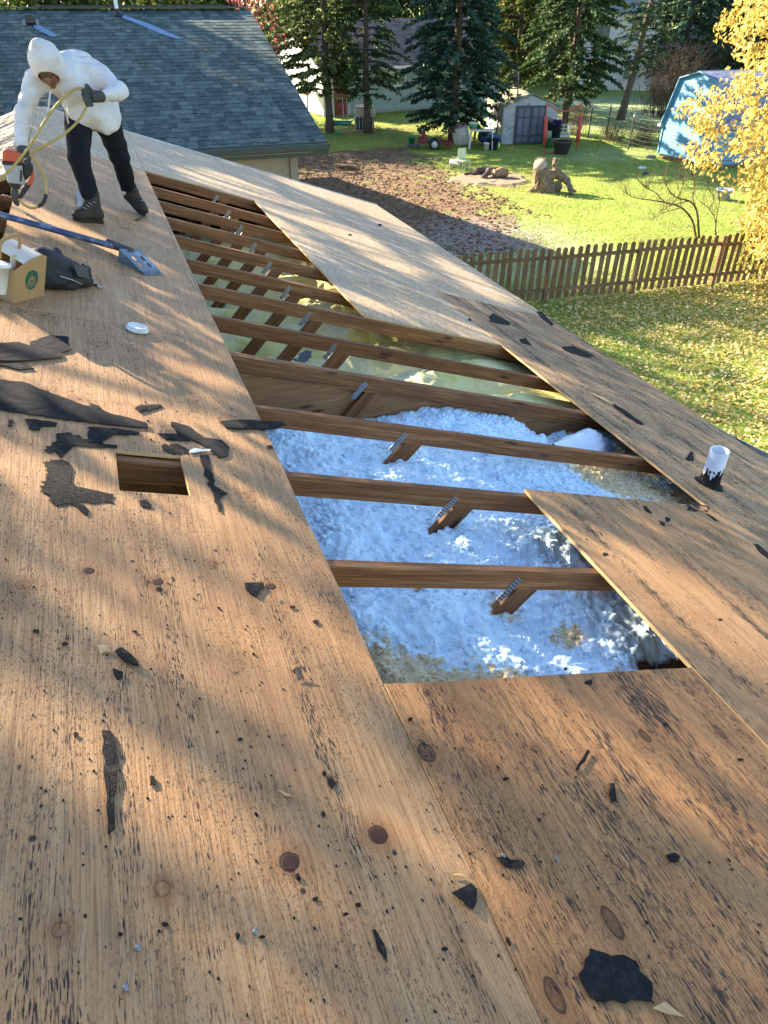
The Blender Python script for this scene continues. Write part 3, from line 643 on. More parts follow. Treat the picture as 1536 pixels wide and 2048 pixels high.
M_DKG = simple('dark_green_trim', (.012, .028, .028), (.02, .04, .038), 5, .4, .5)
M_TAN = simple('tan_siding', (.30, .25, .18), (.25, .21, .15), 3, .6, .3, rnd=.12)
M_WHITE = simple('white_paint', (.72, .72, .70), (.6, .6, .58), 6, .5, .35)
M_BLACKM = simple('black_metal', (.012, .012, .014), (.03, .03, .033), 20, .4, .5)
nb = empty('neighbour_house', (1.0, 22.0, 0), 'neighbouring house with grey green shingle roof and tan siding behind the worker', 'house')
def npart(o): o.parent = nb; o.matrix_parent_inverse = Matrix.Translation((-1.0, -22.0, 0)); return o
def tab_verts(w, L, th=.012):
    return np.array([[-w/2, 0, 0], [w/2, 0, 0], [w/2, L, -.004], [-w/2, L, -.004], [-w/2, 0, th], [w/2, 0, th], [w/2, L, .003], [-w/2, L, .003]]), [(4, 5, 6, 7), (0, 4, 7, 3), (1, 2, 6, 5), (0, 1, 5, 4)]
RM = np.stack([[1, 0, 0], [0, math.cos(NS), math.sin(NS)], [0, -math.sin(NS), math.cos(NS)]], 1)
def npt(x, s, n=0.0): return np.array([x, NY+s*math.cos(NS)-n*math.sin(NS), NZ+s*math.sin(NS)+n*math.cos(NS)])
EXPO = .222; tabs = []
rr = random.Random(3)
for k in range(int(NLEN/EXPO)):
    x = NX-rr.uniform(.02, .2)
    first = True
    while x > NLEFT:
        w = rr.choice((.15, .19, .23, .28)); 
        if x-w > NLEFT: tabs.append((x-w/2 if not first else NX-(NX-x+w)/2, k*EXPO+rr.choice((0, 0, 0, -.018, .0)), w-.004 if not first else NX-x+w-.004, rr.random(), rr.uniform(.008, .016)))
        first = False; x -= w
tabs = [t for t in tabs if t[2] > .05]
dd = [np.linalg.norm(npt(t[0], t[1])-CAM)+(50 if PROJ(npt(t[0], t[1]))[0] < 0 or PROJ(npt(t[0], t[1]))[0] < 300 and PROJ(npt(t[0], t[1]))[1] > 250 else 0) for t in tabs]; order = np.argsort(dd)
tabcache = {}
for i in order[:300]:
    x, s_, w, r, th = tabs[i]; key = (round(w, 2), round(th, 3))
    if key not in tabcache: tabcache[key] = MB().add(*tab_verts(w, EXPO+.05, th)).mesh('shingle', M_SHG)
    o = link('shingle', tabcache[key]); p = npt(x, s_); o.matrix_world = Matrix([[*RM[0], p[0]], [*RM[1], p[1]], [*RM[2], p[2]], [0, 0, 0, 1]]); npart(o)
def tab_field(name, items, mat, M, ptf, parentf):
    Vs, Fs, T = [], [], []
    for k, (x, s_, w, r, th) in enumerate(items):
        V, F = tab_verts(w, EXPO+.05, th); Vs.append(V@M.T+ptf(x, s_)); Fs.append(np.array(F)+8*k); T.append(np.full(8, r))
    me = mesh_np(name, np.concatenate(Vs), np.concatenate(Fs), mat); c = me.color_attributes.new('tint', 'FLOAT_COLOR', 'POINT'); A = np.ones((len(me.vertices), 4), np.float32); A[:, :3] = np.concatenate(T)[:, None]; c.data.foreach_set('color', A.ravel())
    o = link(name, me); o['kind'] = 'stuff'; parentf(o); return o
tab_field('shingle_field', [tabs[i] for i in order[300:]], M_SHGA, RM, npt, npart)
BY = NY+2*NLEN*math.cos(NS)
deck = MB(); RID = npt(0, NLEN)
deck.add([[NLEFT, NY, NZ-.02], [NX, NY, NZ-.02], [NX, RID[1], RID[2]-.02], [NLEFT, RID[1], RID[2]-.02], [NX, BY, NZ-.02], [NLEFT, BY, NZ-.02], [NLEFT, NY+.05, NZ-.16], [NX, NY+.05, NZ-.16], [NX, RID[1], RID[2]-.18], [NX, BY, NZ-.16], [NLEFT, BY, NZ-.16], [NLEFT, RID[1], RID[2]-.18]],
         [(0, 1, 2, 3), (3, 2, 4, 5), (1, 7, 8, 2), (2, 8, 9, 4), (0, 6, 7, 1), (7, 6, 11, 8), (8, 11, 10, 9)])
npart(deck.build('roof_deck', M_DKG))
npart(MB().box(((NX+NLEFT)/2, RID[1], RID[2]+.03), (NX-NLEFT-.1, .26, .035)).build('ridge_cap', M_SHG))
npart(MB().box((1.9, RID[1]-.02, RID[2]+.065), (5.2, .30, .05)).build('ridge_vent', M_SHG)); npart(MB().box((1.9, RID[1]-.165, RID[2]+.03), (5.1, .03, .05)).build('ridge_vent_slot', M_BLACKM))
npart(MB().box(((NX+NLEFT)/2, NY-.055, NZ-.055), (NX-NLEFT+.04, .12, .14)).build('gutter', M_DKG, bevel=.012)); npart(MB().box(((NX+NLEFT)/2, NY+.03, NZ-.10), (NX-NLEFT+.02, .03, .30)).build('fascia', M_DKG))
WX, WY = 4.46, NY+.42
for k in range(14):
    z = 2.62-.19*k; npart(MB().box(((WX+NLEFT)/2-.06, WY, z-.095), (WX-NLEFT-.12, .02, .188), rotm('X', -.06)).build('siding_board', M_TAN))
for k in range(14):
    z = 2.62-.19*k; npart(MB().box((WX, WY+7.3, z-.095), (.02, 14.5, .188), rotm('Y', -.06)).build('siding_board', M_TAN))
gpoly = [(WY, 2.62), (WY+14.9, 2.62), (RID[1], RID[2]-.2)]
npart(MB().add([[WX-q, a, b] for q in (0, .05) for a, b in gpoly], [(0, 1, 2), (5, 4, 3), (0, 3, 4, 1), (1, 4, 5, 2), (2, 5, 3, 0)]).build('gable_wall', M_TAN))
npart(MB().box((WX, WY-.012, 1.3), (.11, .05, 2.62)).build('corner_trim', M_TAN)); npart(MB().box(((WX+NLEFT)/2, WY-.2, 2.645), (WX-NLEFT+.7, .44, .02)).build('soffit', M_TAN))
npart(MB().box((WX-.1, WY-.07, 1.28), (.085, .065, 2.5)).bar((WX-.1, WY-.07, 2.5), (WX+.02, NY-.02, 2.70), .085, .065).build('downspout', M_TAN))
# pipes through the neighbour's roof
def npipe(px, py, label, build):
    d = ray(px, py); nrm = np.array([0, -math.sin(NS), math.cos(NS)]); p = CAM+d*(np.dot(npt(0, 0)-CAM, nrm)/np.dot(d, nrm)); build(p, label)
def wpipe(p, label):
    t = empty('vent_pipe', p, label, 'pipe'); MB().lathe([(.052, -.05), (.052, .75), (.044, .75), (.044, .3)], n=14).build('pipe', M_WHITE, t); MB().lathe([(.16, .0), (.10, .06), (.058, .16)], n=14).build('flashing_boot', M_BLACKM, t)
def bvent(p, label):
    t = empty('roof_vent', p, label, 'vent'); MB().box((0, 0, .10), (.26, .26, .2), None, (.8, .8)).build('hood', M_BLACKM, t, bevel=.02); MB().box((0, 0, .02), (.42, .42, .015), rotm('X', NS)).build('flange', M_BLACKM, t)
npipe(236, 31, 'white vent pipe with black boot near the ridge of the green roof', wpipe); npipe(62, 47, 'small black roof vent on the green shingle roof above the worker', bvent)
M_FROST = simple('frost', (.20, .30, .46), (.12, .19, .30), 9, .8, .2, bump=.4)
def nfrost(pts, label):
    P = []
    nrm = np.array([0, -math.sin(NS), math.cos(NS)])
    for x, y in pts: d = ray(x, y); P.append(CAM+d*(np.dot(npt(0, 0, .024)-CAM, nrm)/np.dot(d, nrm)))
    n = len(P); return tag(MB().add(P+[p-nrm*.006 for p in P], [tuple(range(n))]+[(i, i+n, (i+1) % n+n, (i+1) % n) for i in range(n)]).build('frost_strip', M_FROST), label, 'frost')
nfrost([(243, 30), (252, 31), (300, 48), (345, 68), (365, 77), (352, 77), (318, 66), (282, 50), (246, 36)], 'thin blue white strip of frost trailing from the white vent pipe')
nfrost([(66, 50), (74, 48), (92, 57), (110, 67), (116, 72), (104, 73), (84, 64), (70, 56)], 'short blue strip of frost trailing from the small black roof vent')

# ------------------------------------------------------------------ house with the red door
M_SAGE = simple('sage_siding', (.30, .36, .33), (.26, .32, .29), 3, .55, .3, rnd=.08); M_WSID = simple('white_siding', (.68, .72, .72), (.6, .64, .64), 3, .5, .3, rnd=.05)
M_RED = simple('red_door_paint', (.22, .012, .014), (.17, .01, .012), 4, .4, .5); M_GLASS = simple('window_glass', (.05, .06, .06), (.25, .28, .2), 4, .12, .6)
BROWNS = [(0, (.10, .07, .06)), (.5, (.17, .125, .105)), (1, (.25, .19, .165))]
M_SHB = shingle_mat('brown_shingles', BROWNS, True, (.3, .27, .25), .3)
C0 = np.array([13.15, 46.0, 0]); hw = np.array([.985, .17, 0]); hw /= np.linalg.norm(hw); hb = np.array([-hw[1], hw[0], 0]); HM = np.stack([hw, hb, [0, 0, 1]], 1)
rh = empty('red_door_house', C0+hw*6+hb*4, 'sage green house with red door and brown shingle roof behind the tree trunks', 'house')
def rpart(o):
    o.parent = rh; o.matrix_parent_inverse = Matrix.Translation(tuple(-(C0+hw*6+hb*4))); return o
def hp(a, b, z): return C0+hw*a+hb*b+np.array([0, 0, z])
rpart(MB().box(hp(6.5, 4.3, 1.2), (12.9, 8.5, 2.36), HM).build('core_wall', M_SAGE))
for k in range(15): rpart(MB().box(hp(7.35 if k < 13 else 6.5, -.0, .12+.165*k), (11.2 if k < 13 else 12.9, .03, .16), HM@rotm('X', -.09)).build('siding_board', M_SAGE))
for k in range(13): rpart(MB().box(hp(.28, 0, .12+.165*k), (.5, .03, .16), HM@rotm('X', -.09)).build('siding_board', M_SAGE))
for k in range(15): rpart(MB().box(hp(0, 4.3, .12+.165*k), (.03, 8.5, .16), HM@rotm('Y', .09)).build('siding_board', M_WSID))
for k in range(13):
    z = 2.6+.165*k; hwid = 4.3*(1-(z+.08-2.5)/2.3)
    if hwid > .2: rpart(MB().box(hp(-.005, 4.3, z), (.03, hwid*2, .16), HM@rotm('Y', .09)).build('siding_board', M_WSID))
rpart(MB().box(hp(-.02, -.02, 1.2), (.12, .12, 2.4), HM).build('corner_trim', M_WHITE))
rpart(MB().box(hp(6.5, 0, .05), (13, .08, .14), HM).build('foundation', simple('concrete', (.35, .33, .30), None, 5)))
dr = MB().box(hp(1.13, -.03, 1.04), (.96, .06, 2.04), HM).build('door', M_RED); rpart(dr)
for a in (.91, 1.34):
    for z, hh in ((.42, .5), (1.15, .7), (1.8, .32)): o = MB().box(hp(a, -.065, z), (.30, .02, hh), HM).build('door_panel', M_RED, bevel=.008, seg=1); o.parent = dr
o = MB().lathe([(.0, .05), (.03, .045), (.035, .02), (.012, 0)], n=10, M=HM@rotm('X', math.pi/2), c=hp(1.53, -.07, 1.0)).build('door_handle', M_GALV); o.parent = dr
for a, z, w, h in ((.59, 1.05, .09, 2.14), (1.67, 1.05, .09, 2.14), (1.13, 2.14, 1.17, .09)): o = MB().box(hp(a, -.035, z), (w, .08, h), HM).build('door_frame', M_WHITE); o.parent = dr
wn = MB().box(hp(5.08, -.015, 1.73), (1.0, .05, .62), HM).build('window', M_GLASS); rpart(wn)
for a, z, w, h in ((4.55, 1.73, .07, .76), (5.61, 1.73, .07, .76), (5.08, 2.07, 1.0, .07), (5.08, 1.38, 1.0, .07), (5.08, 1.73, .05, .62)): o = MB().box(hp(a, -.045, z), (w, .05, h), HM).build('window_frame', M_WHITE); o.parent = wn
wl = MB().box(hp(-.015, 2.6, 1.5), (.05, .9, 1.0), HM).build('window', M_GLASS); rpart(wl)
for b, z, w, h in ((2.12, 1.5, .07, 1.1), (3.08, 1.5, .07, 1.1), (2.6, 2.03, 1.0, .07), (2.6, .97, 1.0, .07)): o = MB().box(hp(-.04, b, z), (.05, w, h), HM).build('window_frame', M_WHITE); o.parent = wl
HS = math.atan2(2.25, 4.75); RM2 = HM@np.stack([[1, 0, 0], [0, math.cos(HS), math.sin(HS)], [0, -math.sin(HS), math.cos(HS)]], 1)
def h2(x, s, n=0): return hp(x, -.45+s*math.cos(HS)-n*math.sin(HS), 2.42+s*math.sin(HS)+n*math.cos(HS))
items = []
EX0 = EXPO; EXPO = .17
for k in range(31):
    x = -.4
    while x < 13.4:
        w = rr.choice((.25, .32, .4)); items.append((x+w/2, k*EXPO, w-.006, rr.random(), rr.uniform(.010, .02))); x += w
tab_field('shingle_field', items, M_SHB, RM2, h2, rpart); EXPO = EX0
a0, a1, a2 = h2(-.4, 0, -.03), h2(-.4, 5.26, -.03), hp(-.4, 9.05, 2.42)
b0, b1, b2 = h2(13.4, 0, -.03), h2(13.4, 5.26, -.03), hp(13.4, 9.05, 2.42); dz = np.array([0, 0, .12])
rpart(MB().add([a0, b0, b1, a1, b2, a2, a0-dz, b0-dz, b1-dz, a1-dz, b2-dz, a2-dz], [(0, 1, 2, 3), (3, 2, 4, 5), (0, 6, 7, 1), (0, 3, 9, 6), (3, 5, 11, 9), (6, 9, 8, 7), (9, 11, 10, 8), (1, 7, 8, 2), (2, 8, 10, 4)]).build('roof_deck', M_WHITE))
rpart(MB().box(hp(6.5, -.5, 2.36), (13.8, .11, .11), HM).build('gutter', M_WHITE))

# ------------------------------------------------------------------ grey storage shed
M_SHW = simple('grey_shed_plastic', (.46, .47, .46), (.34, .35, .35), 5, .6, .3, rnd=.08, dirt=(.16, .15, .13), dscale=2.5); M_SHD = simple('grey_blue_shed_door', (.075, .085, .115), (.055, .062, .085), 6, .5, .35)
M_SHDL = simple('shed_door_panel', (.15, .16, .21), (.11, .12, .16), 6, .5, .35); M_SHR = simple('mossy_shed_roof', (.34, .30, .22), (.16, .15, .09), 4, .85, .2, dirt=(.07, .09, .03), dscale=5)
S0 = np.array([18.28, 33.3, 0]); sw = np.array([.9722, -.234, 0]); sb = np.array([.234, .9722, 0]); SM = np.stack([sw, sb, [0, 0, 1]], 1); SWD, SDP = 2.64, 3.2
sh = empty('storage_shed', S0+sw*1.3+sb*1.5, 'grey plastic storage shed with dark double doors and mossy roof under the spruces', 'shed')
def spart(o): o.parent = sh; o.matrix_parent_inverse = Matrix.Translation(tuple(-(S0+sw*1.3+sb*1.5))); return o
def sp(a, b, z): return S0+sw*a+sb*b+np.array([0, 0, z])
spart(MB().box(sp(SWD/2, SDP/2, .79), (SWD-.06, SDP-.06, 1.56), SM).build('core_wall', M_SHW))
for k in range(8):
    for a, w in ((.30, .56), (2.33, .60)): spart(MB().box(sp(a, 0, .10+.196*k), (w, .03, .19), SM@rotm('X', -.05)).build('siding_board', M_SHW))
    spart(MB().box(sp(0, SDP/2, .10+.196*k), (.03, SDP, .19), SM@rotm('Y', .05)).build('siding_board', M_SHW))
gp = [(-.05, 1.58), (SWD+.05, 1.58), (SWD/2, 2.02)]
spart(MB().add([sp(a, q, z) for q in (-.02, .05) for a, z in gp], [(2, 1, 0), (3, 4, 5), (0, 1, 4, 3), (1, 2, 5, 4), (2, 0, 3, 5)]).build('gable', M_SHW))
for k in range(2):
    a = .97+.70*k; d_ = MB().box(sp(a+.02, -.02, .80), (.67, .05, 1.57), SM).build('door', M_SHD); spart(d_)
    for z, hh in ((.20, .22), (.75, .68), (1.33, .34)):
        for q in (-.15, .15): o = MB().box(sp(a+.02+q, -.05, z), (.235, .03, hh), SM).build('door_panel', M_SHDL, bevel=.01, seg=1); o.parent = d_
for a, z, w, h in ((.61, .80, .05, 1.62), (2.03, .80, .05, 1.62), (1.32, 1.60, 1.46, .05), (1.34, .80, .035, 1.58)): spart(MB().box(sp(a, -.04, z), (w, .05, h), SM).build('door_frame', M_SHD))
for sgn in (0, 1):
    A = [sp(-.12 if not sgn else SWD+.12, b, 1.54) for b in (-.12, SDP+.1)]; B = [sp(SWD/2, b, 2.06) for b in (-.12, SDP+.1)]; up = np.array([0, 0, .035])
    V = [A[0], B[0], B[1], A[1]]; V = V+[p+up for p in V]; F = [(4, 5, 6, 7), (3, 2, 1, 0), (0, 1, 5, 4), (2, 3, 7, 6), (3, 0, 4, 7), (1, 2, 6, 5)]
    spart(MB().add(V, F).build('roof_panel', M_SHR))

# ------------------------------------------------------------------ blue gambrel shed
M_BLUE = simple('light_blue_siding', (.115, .31, .47), (.095, .27, .42), 3, .5, .3, rnd=.06); M_BTRIM = simple('pale_blue_trim', (.17, .36, .50), None, 4, .5)
BL = [(0, (.14, .16, .26)), (.5, (.20, .23, .35)), (1, (.30, .33, .45))]; M_SHBL = shingle_mat('blue_grey_shingles', BL, True)
BX, BYc = 23.2, 26.32
bs = empty('gambrel_shed', (BX+1.5, BYc, 0), 'light blue gambrel roofed shed behind the yellow leaves', 'shed')
def bpart(o): o.parent = bs; o.matrix_parent_inverse = Matrix.Translation((-BX-1.5, -BYc, 0)); return o
GB = [(-1.68, 1.27), (-1.09, 3.02), (0, 3.30), (1.09, 3.02), (1.68, 1.27)]
def half(z):
    return 1.58 if z < 1.27 else (1.66-(z-1.27)*(.59/1.75) if z < 3.02 else max(.05, 1.09-(z-3.02)*(1.09/.28)))
core = [(-1.56, .15), (-1.56, 1.27), (-1.07, 2.98), (0, 3.26), (1.07, 2.98), (1.56, 1.27), (1.56, .15)]
bpart(MB().add([[BX+q, BYc+a, z] for q in (.03, 3.0) for a, z in core], [tuple(range(7))[::-1], tuple(range(7, 14))]+[(i, (i+1) % 7, 7+(i+1) % 7, 7+i) for i in range(7)]).build('core_wall', M_BLUE))
zb = .17
while zb < 3.18:
    h0, h1 = half(zb), half(min(zb+.128, 3.29)); th_ = .012
    V = [[BX-.012, BYc-h0, zb], [BX-.012, BYc+h0, zb], [BX+.004, BYc+h1, zb+.128], [BX+.004, BYc-h1, zb+.128]]; V = V+[[p[0]+th_, p[1], p[2]] for p in V]
    bpart(MB().add(V, [(0, 1, 2, 3), (7, 6, 5, 4), (0, 4, 5, 1), (1, 5, 6, 2), (2, 6, 7, 3), (3, 7, 4, 0)]).build('siding_board', M_BLUE)); zb += .13
for i in range(4):
    (a, z), (b, y) = GB[i], GB[i+1]; V = [[BX-.13, BYc+a, z], [BX-.13, BYc+b, y], [BX+3.1, BYc+b, y], [BX+3.1, BYc+a, z]]; L = math.hypot(b-a, y-z); nr = np.array([0, -(y-z), (b-a)])/L*.03
    V2 = V+[list(np.array(p)+nr) for p in V]; bpart(MB().add(V2, [(4, 5, 6, 7), (3, 2, 1, 0), (0, 1, 5, 4), (2, 3, 7, 6), (3, 0, 4, 7), (1, 2, 6, 5)]).build('roof_panel', M_BTRIM))
    # shingles on the slope
    x_ax = np.array([1., 0, 0]); s_ax = np.array([0, b-a, y-z])/L
    if s_ax[2] < 0: s_ax = -s_ax
    base = np.array([BX-.12, BYc+(a if z < y else b), min(z, y)]); nn = np.array([0, -s_ax[2], s_ax[1]]); nn = nn if nn[2] > 0 else -nn; Mx = np.stack([x_ax, s_ax, nn], 1); it = []
    EXPO = .14
    for k in range(int(L/EXPO)):
        x = .0
        while x < 3.1: w = rr.choice((.18, .24, .3)); it.append((x+w/2, k*EXPO, w-.006, rr.random(), .012)); x += w
    tab_field('shingle_field', it, M_SHBL, Mx, lambda x, s_, b_=base, M_=Mx, n_=nn: b_+M_[:, 0]*x+M_[:, 1]*s_+n_*.034, bpart); EXPO = EX0
for a in (-1.6, 1.6): bpart(MB().box((BX-.02, BYc+a, .72), (.05, .07, 1.12)).build('corner_trim', M_BTRIM))
for a in (-1.72, 1.72): bpart(MB().box((BX-.06, BYc+a, 1.25), (.2, .18, .09)).build('eave_return', M_WHITE))
bpart(MB().box((BX+1.5, BYc, .08), (2.9, 3.1, .16)).build('skid_base', M_FENCE))
# ------------------------------------------------------------------ vegetation
def leaf_mat(name, cols, trans=.35, ro=.55):
    n = N(name); r = n.sep(n.attr('tint'))[0]; col = n.ramp(r, cols)
    n.fin(col, ro, .25); tr = n.nd('ShaderNodeBsdfTranslucent'); n.L(col, tr.inputs['Color']); mx = n.nd('ShaderNodeMixShader'); mx.inputs[0].default_value = trans
    n.L(n.b.outputs[0], mx.inputs[1]); n.L(tr.outputs[0], mx.inputs[2]); n.L(mx.outputs[0], n.out.inputs['Surface']); return n.m
def tint_mesh(name, V, F, T, mat, smooth=False):
    me = mesh_np(name, V, F, mat, smooth); c = me.color_attributes.new('tint', 'FLOAT_COLOR', 'POINT'); A = np.ones((len(V), 4), np.float32); A[:, :3] = np.asarray(T)[:, None]; c.data.foreach_set('color', A.ravel()); return me
def kites(P, D, Wv, L, W, T, fold=.15, name='crown', mat=None):
    """P base, D direction, Wv side vector (unit), L length, W half width"""
    m = len(P); V = np.empty((m, 4, 3)); D = D/np.linalg.norm(D, axis=1)[:, None]; Wv = Wv-D*(Wv*D).sum(1)[:, None]; Wv /= np.linalg.norm(Wv, axis=1)[:, None]+1e-9; Nn = np.cross(D, Wv)
    V[:, 0] = P; V[:, 1] = P+D*(L*.45)[:, None]+Wv*W[:, None]-Nn*(W*fold)[:, None]; V[:, 2] = P+D*L[:, None]; V[:, 3] = P+D*(L*.45)[:, None]-Wv*W[:, None]-Nn*(W*fold)[:, None]
    return tint_mesh(name, V.reshape(-1, 3), np.arange(m*4).reshape(m, 4), np.repeat(T, 4), mat)
def rnd_unit(m, rg): 
    v = rg.normal(size=(m, 3)); return v/np.linalg.norm(v, axis=1)[:, None]
M_BARK = simple('grey_bark', (.13, .10, .078), (.055, .042, .034), 6, .9, .1, bump=1.0, bscale=14, stretch=(3, 3, .7), dirt=(.20, .18, .13), dscale=9)
M_BARKD = simple('dark_bark', (.07, .052, .04), (.03, .023, .018), 6, .9, .1, bump=1.0, bscale=14, stretch=(3, 3, .7))
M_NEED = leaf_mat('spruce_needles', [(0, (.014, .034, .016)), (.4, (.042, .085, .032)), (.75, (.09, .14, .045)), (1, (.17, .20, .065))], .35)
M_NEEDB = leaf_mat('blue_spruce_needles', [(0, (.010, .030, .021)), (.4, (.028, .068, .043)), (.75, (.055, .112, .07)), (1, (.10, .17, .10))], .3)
M_NEEDL = leaf_mat('lit_spruce_needles', [(0, (.035, .06, .02)), (.4, (.10, .14, .045)), (.75, (.20, .23, .075)), (1, (.34, .32, .12))], .5)  # sunlight on the boughs put into brighter needle colours
M_YEL = leaf_mat('yellow_leaves', [(0, (.26, .15, .03)), (.3, (.50, .35, .07)), (.7, (.64, .50, .15)), (1, (.72, .62, .28))], .45)
M_PINK = leaf_mat('pink_red_leaves', [(0, (.20, .04, .04)), (.5, (.42, .12, .12)), (1, (.60, .25, .24))], .4)
M_LEAF = leaf_mat('autumn_green_leaves', [(0, (.02, .035, .010)), (.5, (.07, .10, .022)), (.8, (.20, .20, .04)), (1, (.36, .28, .06))], .4)
def spruce(label, base, H, h0, Lm, seed, mat, lean=(0, 0), spray=1.0, tr=.16, bark=None, dens=1.0, bare=0.0, side=None, zfine=7.5):
    rg = np.random.default_rng(seed); base = np.asarray(base, float)
    t = empty('spruce_tree', base, label, 'tree', 'spruce trees in the yards')
    zz = np.linspace(-.1, H, 14); ax = lambda z: np.array([lean[0]*z+.04*math.sin(z*1.3+seed), lean[1]*z+.04*math.cos(z*1.1+seed), z])
    MB().tube([ax(z) for z in zz], [tr*(1-.9*z/H)*(1.35 if z < .15 else 1)+.015 for z in np.clip(zz, 0, H)], 12).build('trunk', bark or M_BARK, t)
    P, D, Wv, L, Wd, T = [], [], [], [], [], []; br = MB(); z = h0
    while z < H-.25:
        nb_ = rg.integers(5, 8); a0 = rg.uniform(0, 6.28)
        fine = z < zfine
        for k in range(nb_):
            a = a0+k*6.283/nb_+rg.uniform(-.3, .3); ln = Lm*(1-(z-h0)/(H-h0))**.75*rg.uniform(.65, 1.12)*(min(1, .55+(z-h0)*.35))
            if side is not None: ln *= 1+.35*math.cos(a-side)
            if rg.random() < .10: ln *= .4
            m = max(4, int(ln/.085)) if fine else max(3, int(ln/.16)); s = np.linspace(.06, 1, m)
            dr = rg.uniform(.18, .34)
            pts = np.stack([math.cos(a)*s*ln, math.sin(a)*s*ln, z+.22*s*ln-dr*ln*s*s*1.3+rg.uniform(-.04, .04)], 1); pts[:, :2] += ax(z)[:2]
            pts[:, 1] += .06*np.sin(s*5+k); 
            if fine or k % 2 == 0: br.tube(pts[::max(1, m//6)], np.linspace(.022, .006, len(pts[::max(1, m//6)])), 4, False)
            dead = rg.random() < bare
            nk = 8 if fine else 3
            for q in range(nk):
                keep = (s > (.30 if fine else .2)) & (rg.random(m) < (.95*dens if not dead else .08)); mm = keep.sum()
                if not mm: continue
                sg = np.where(rg.random(mm) < .5, -1, 1); out = np.array([math.cos(a), math.sin(a), 0]); sd = np.array([-math.sin(a), math.cos(a), 0])
                d = out*rg.uniform(.25, 1.0, mm)[:, None]+sd*(sg*rg.uniform(.3, 1.1, mm))[:, None]+np.array([0, 0, 1.])*rg.uniform(-1.3, .2, mm)[:, None]
                P.append(pts[keep]+rg.normal(size=(mm, 3))*.03); D.append(d); Wv.append(rnd_unit(mm, rg)); sc = spray*(1 if fine else 1.9)
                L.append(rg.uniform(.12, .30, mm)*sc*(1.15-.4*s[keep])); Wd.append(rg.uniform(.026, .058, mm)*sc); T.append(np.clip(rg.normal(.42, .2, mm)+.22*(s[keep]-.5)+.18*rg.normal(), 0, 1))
        z += rg.uniform(.19, .32)*(1 if fine else 1.7)
    br.build('branches', M_BARKD, t)['kind'] = 'stuff'
    me = kites(np.concatenate(P), np.concatenate(D), np.concatenate(Wv), np.concatenate(L), np.concatenate(Wd), np.concatenate(T), mat=mat)
    link('crown', me, t); return t
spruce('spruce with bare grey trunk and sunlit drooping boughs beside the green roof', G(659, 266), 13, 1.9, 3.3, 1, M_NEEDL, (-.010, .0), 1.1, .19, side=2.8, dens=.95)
spruce('slender spruce trunk with thin drooping boughs right of the red door', G(735, 266), 13.5, 1.7, 2.3, 2, M_NEED, (-.012, .0), 1.0, .17, dens=.8, bare=.45)
spruce('big dense blue green spruce standing behind the red garden tiller', G(905, 285), 14, .85, 3.1, 3, M_NEEDB, (0, 0), 1.15, .20, dens=1.15)
spruce('dark spruce with pale trunk right behind the grey shed', G(1126, 268), 14, 1.75, 3.2, 4, M_NEED, (.004, 0), 1.15, .17, dens=1.1)
spruce('dark spruce left behind the grey shed roof', G(1050, 235)+[0, 1.5, 0], 13, 1.9, 3.0, 5, M_LEAF, (0, 0), 1.15, .18)
spruce('leaning thin trunked spruce on the frosty lawn beyond the wire fence', G(1241, 240), 14, 2.6, 2.1, 6, M_NEED, (.075, -.06), 1.0, .20, dens=.6, bare=.4)
spruce('dark spruce behind the left eave of the blue shed', G(1345, 205), 15, 1.5, 3.3, 7, M_NEEDB, (0, 0), 1.3, .2, M_BARKD, dens=.9, bare=.3)
spruce('dark spruce above the ridge of the blue shed', G(1420, 180), 15, 1.6, 3.6, 8, M_NEED, (0, 0), 1.4, .2, M_BARKD, dens=.9, bare=.3)
spruce('dark spruce half hidden behind the yellow foliage', G(1500, 190), 15, 1.0, 3.6, 9, M_NEEDB, (0, 0), 1.4, .2, M_BARKD)
spruce('dark spruce rising behind the right end of the red door house', G(975, 165), 16, 1.0, 3.6, 10, M_NEEDB, (0, 0), 1.5, .2, M_BARKD)
spruce('tall spruce far back between the shed and the white house', G(1140, 128), 17, .8, 4.2, 11, M_NEED, (0, 0), 1.7, .25, M_BARKD)

def twig_bush(name, label, cat, base, n, hgt, spread, seed, mat, r0=.012, group=None):
    rg = np.random.default_rng(seed); mb = MB()
    for i in range(n):
        a = rg.uniform(0, 6.28); b = np.array([rg.normal()*spread*.35, rg.normal()*spread*.35, 0]); h = hgt*rg.uniform(.45, 1.1); out = np.array([math.cos(a), math.sin(a), 0])*spread*rg.uniform(.2, .9)
        p = np.array([b, b+out*.3+[0, 0, h*.45], b+out*.7+[0, 0, h*.8], b+out*1.1+[0, 0, h]])+rg.normal(size=(4, 3))*.05*h; pts = spline(p, 9); mb.tube(pts, np.linspace(r0, r0*.3, len(pts)), 3, False)
        for q in range(4):
            j = rg.integers(3, len(pts)-1); d = rg.normal(size=3)*.25*h; d[2] = abs(d[2])*.8; mb.tube([pts[j], pts[j]+d*.5+[0, 0, .03], pts[j]+d], [r0*.55, r0*.4, r0*.2], 3, False)
    o = mb.build(name, mat); o.location = tuple(base); return tag(o, label, cat, group)
M_TWIG = simple('dry_twigs', (.17, .12, .08), (.08, .055, .038), 8, .85, .15); M_TWIGD = simple('dark_twigs', (.07, .05, .04), (.035, .026, .02), 8, .85, .15)
twig_bush('bare_thicket', 'dense bare thicket behind the upper left edge of the blue shed', 'bush', G(1325, 232), 170, 3.4, 1.9, 21, M_TWIGD, .014)
twig_bush('bare_thicket', 'bare thicket rising over the middle of the blue shed roof', 'bush', G(1385, 205), 170, 3.8, 2.2, 22, M_TWIGD, .014)
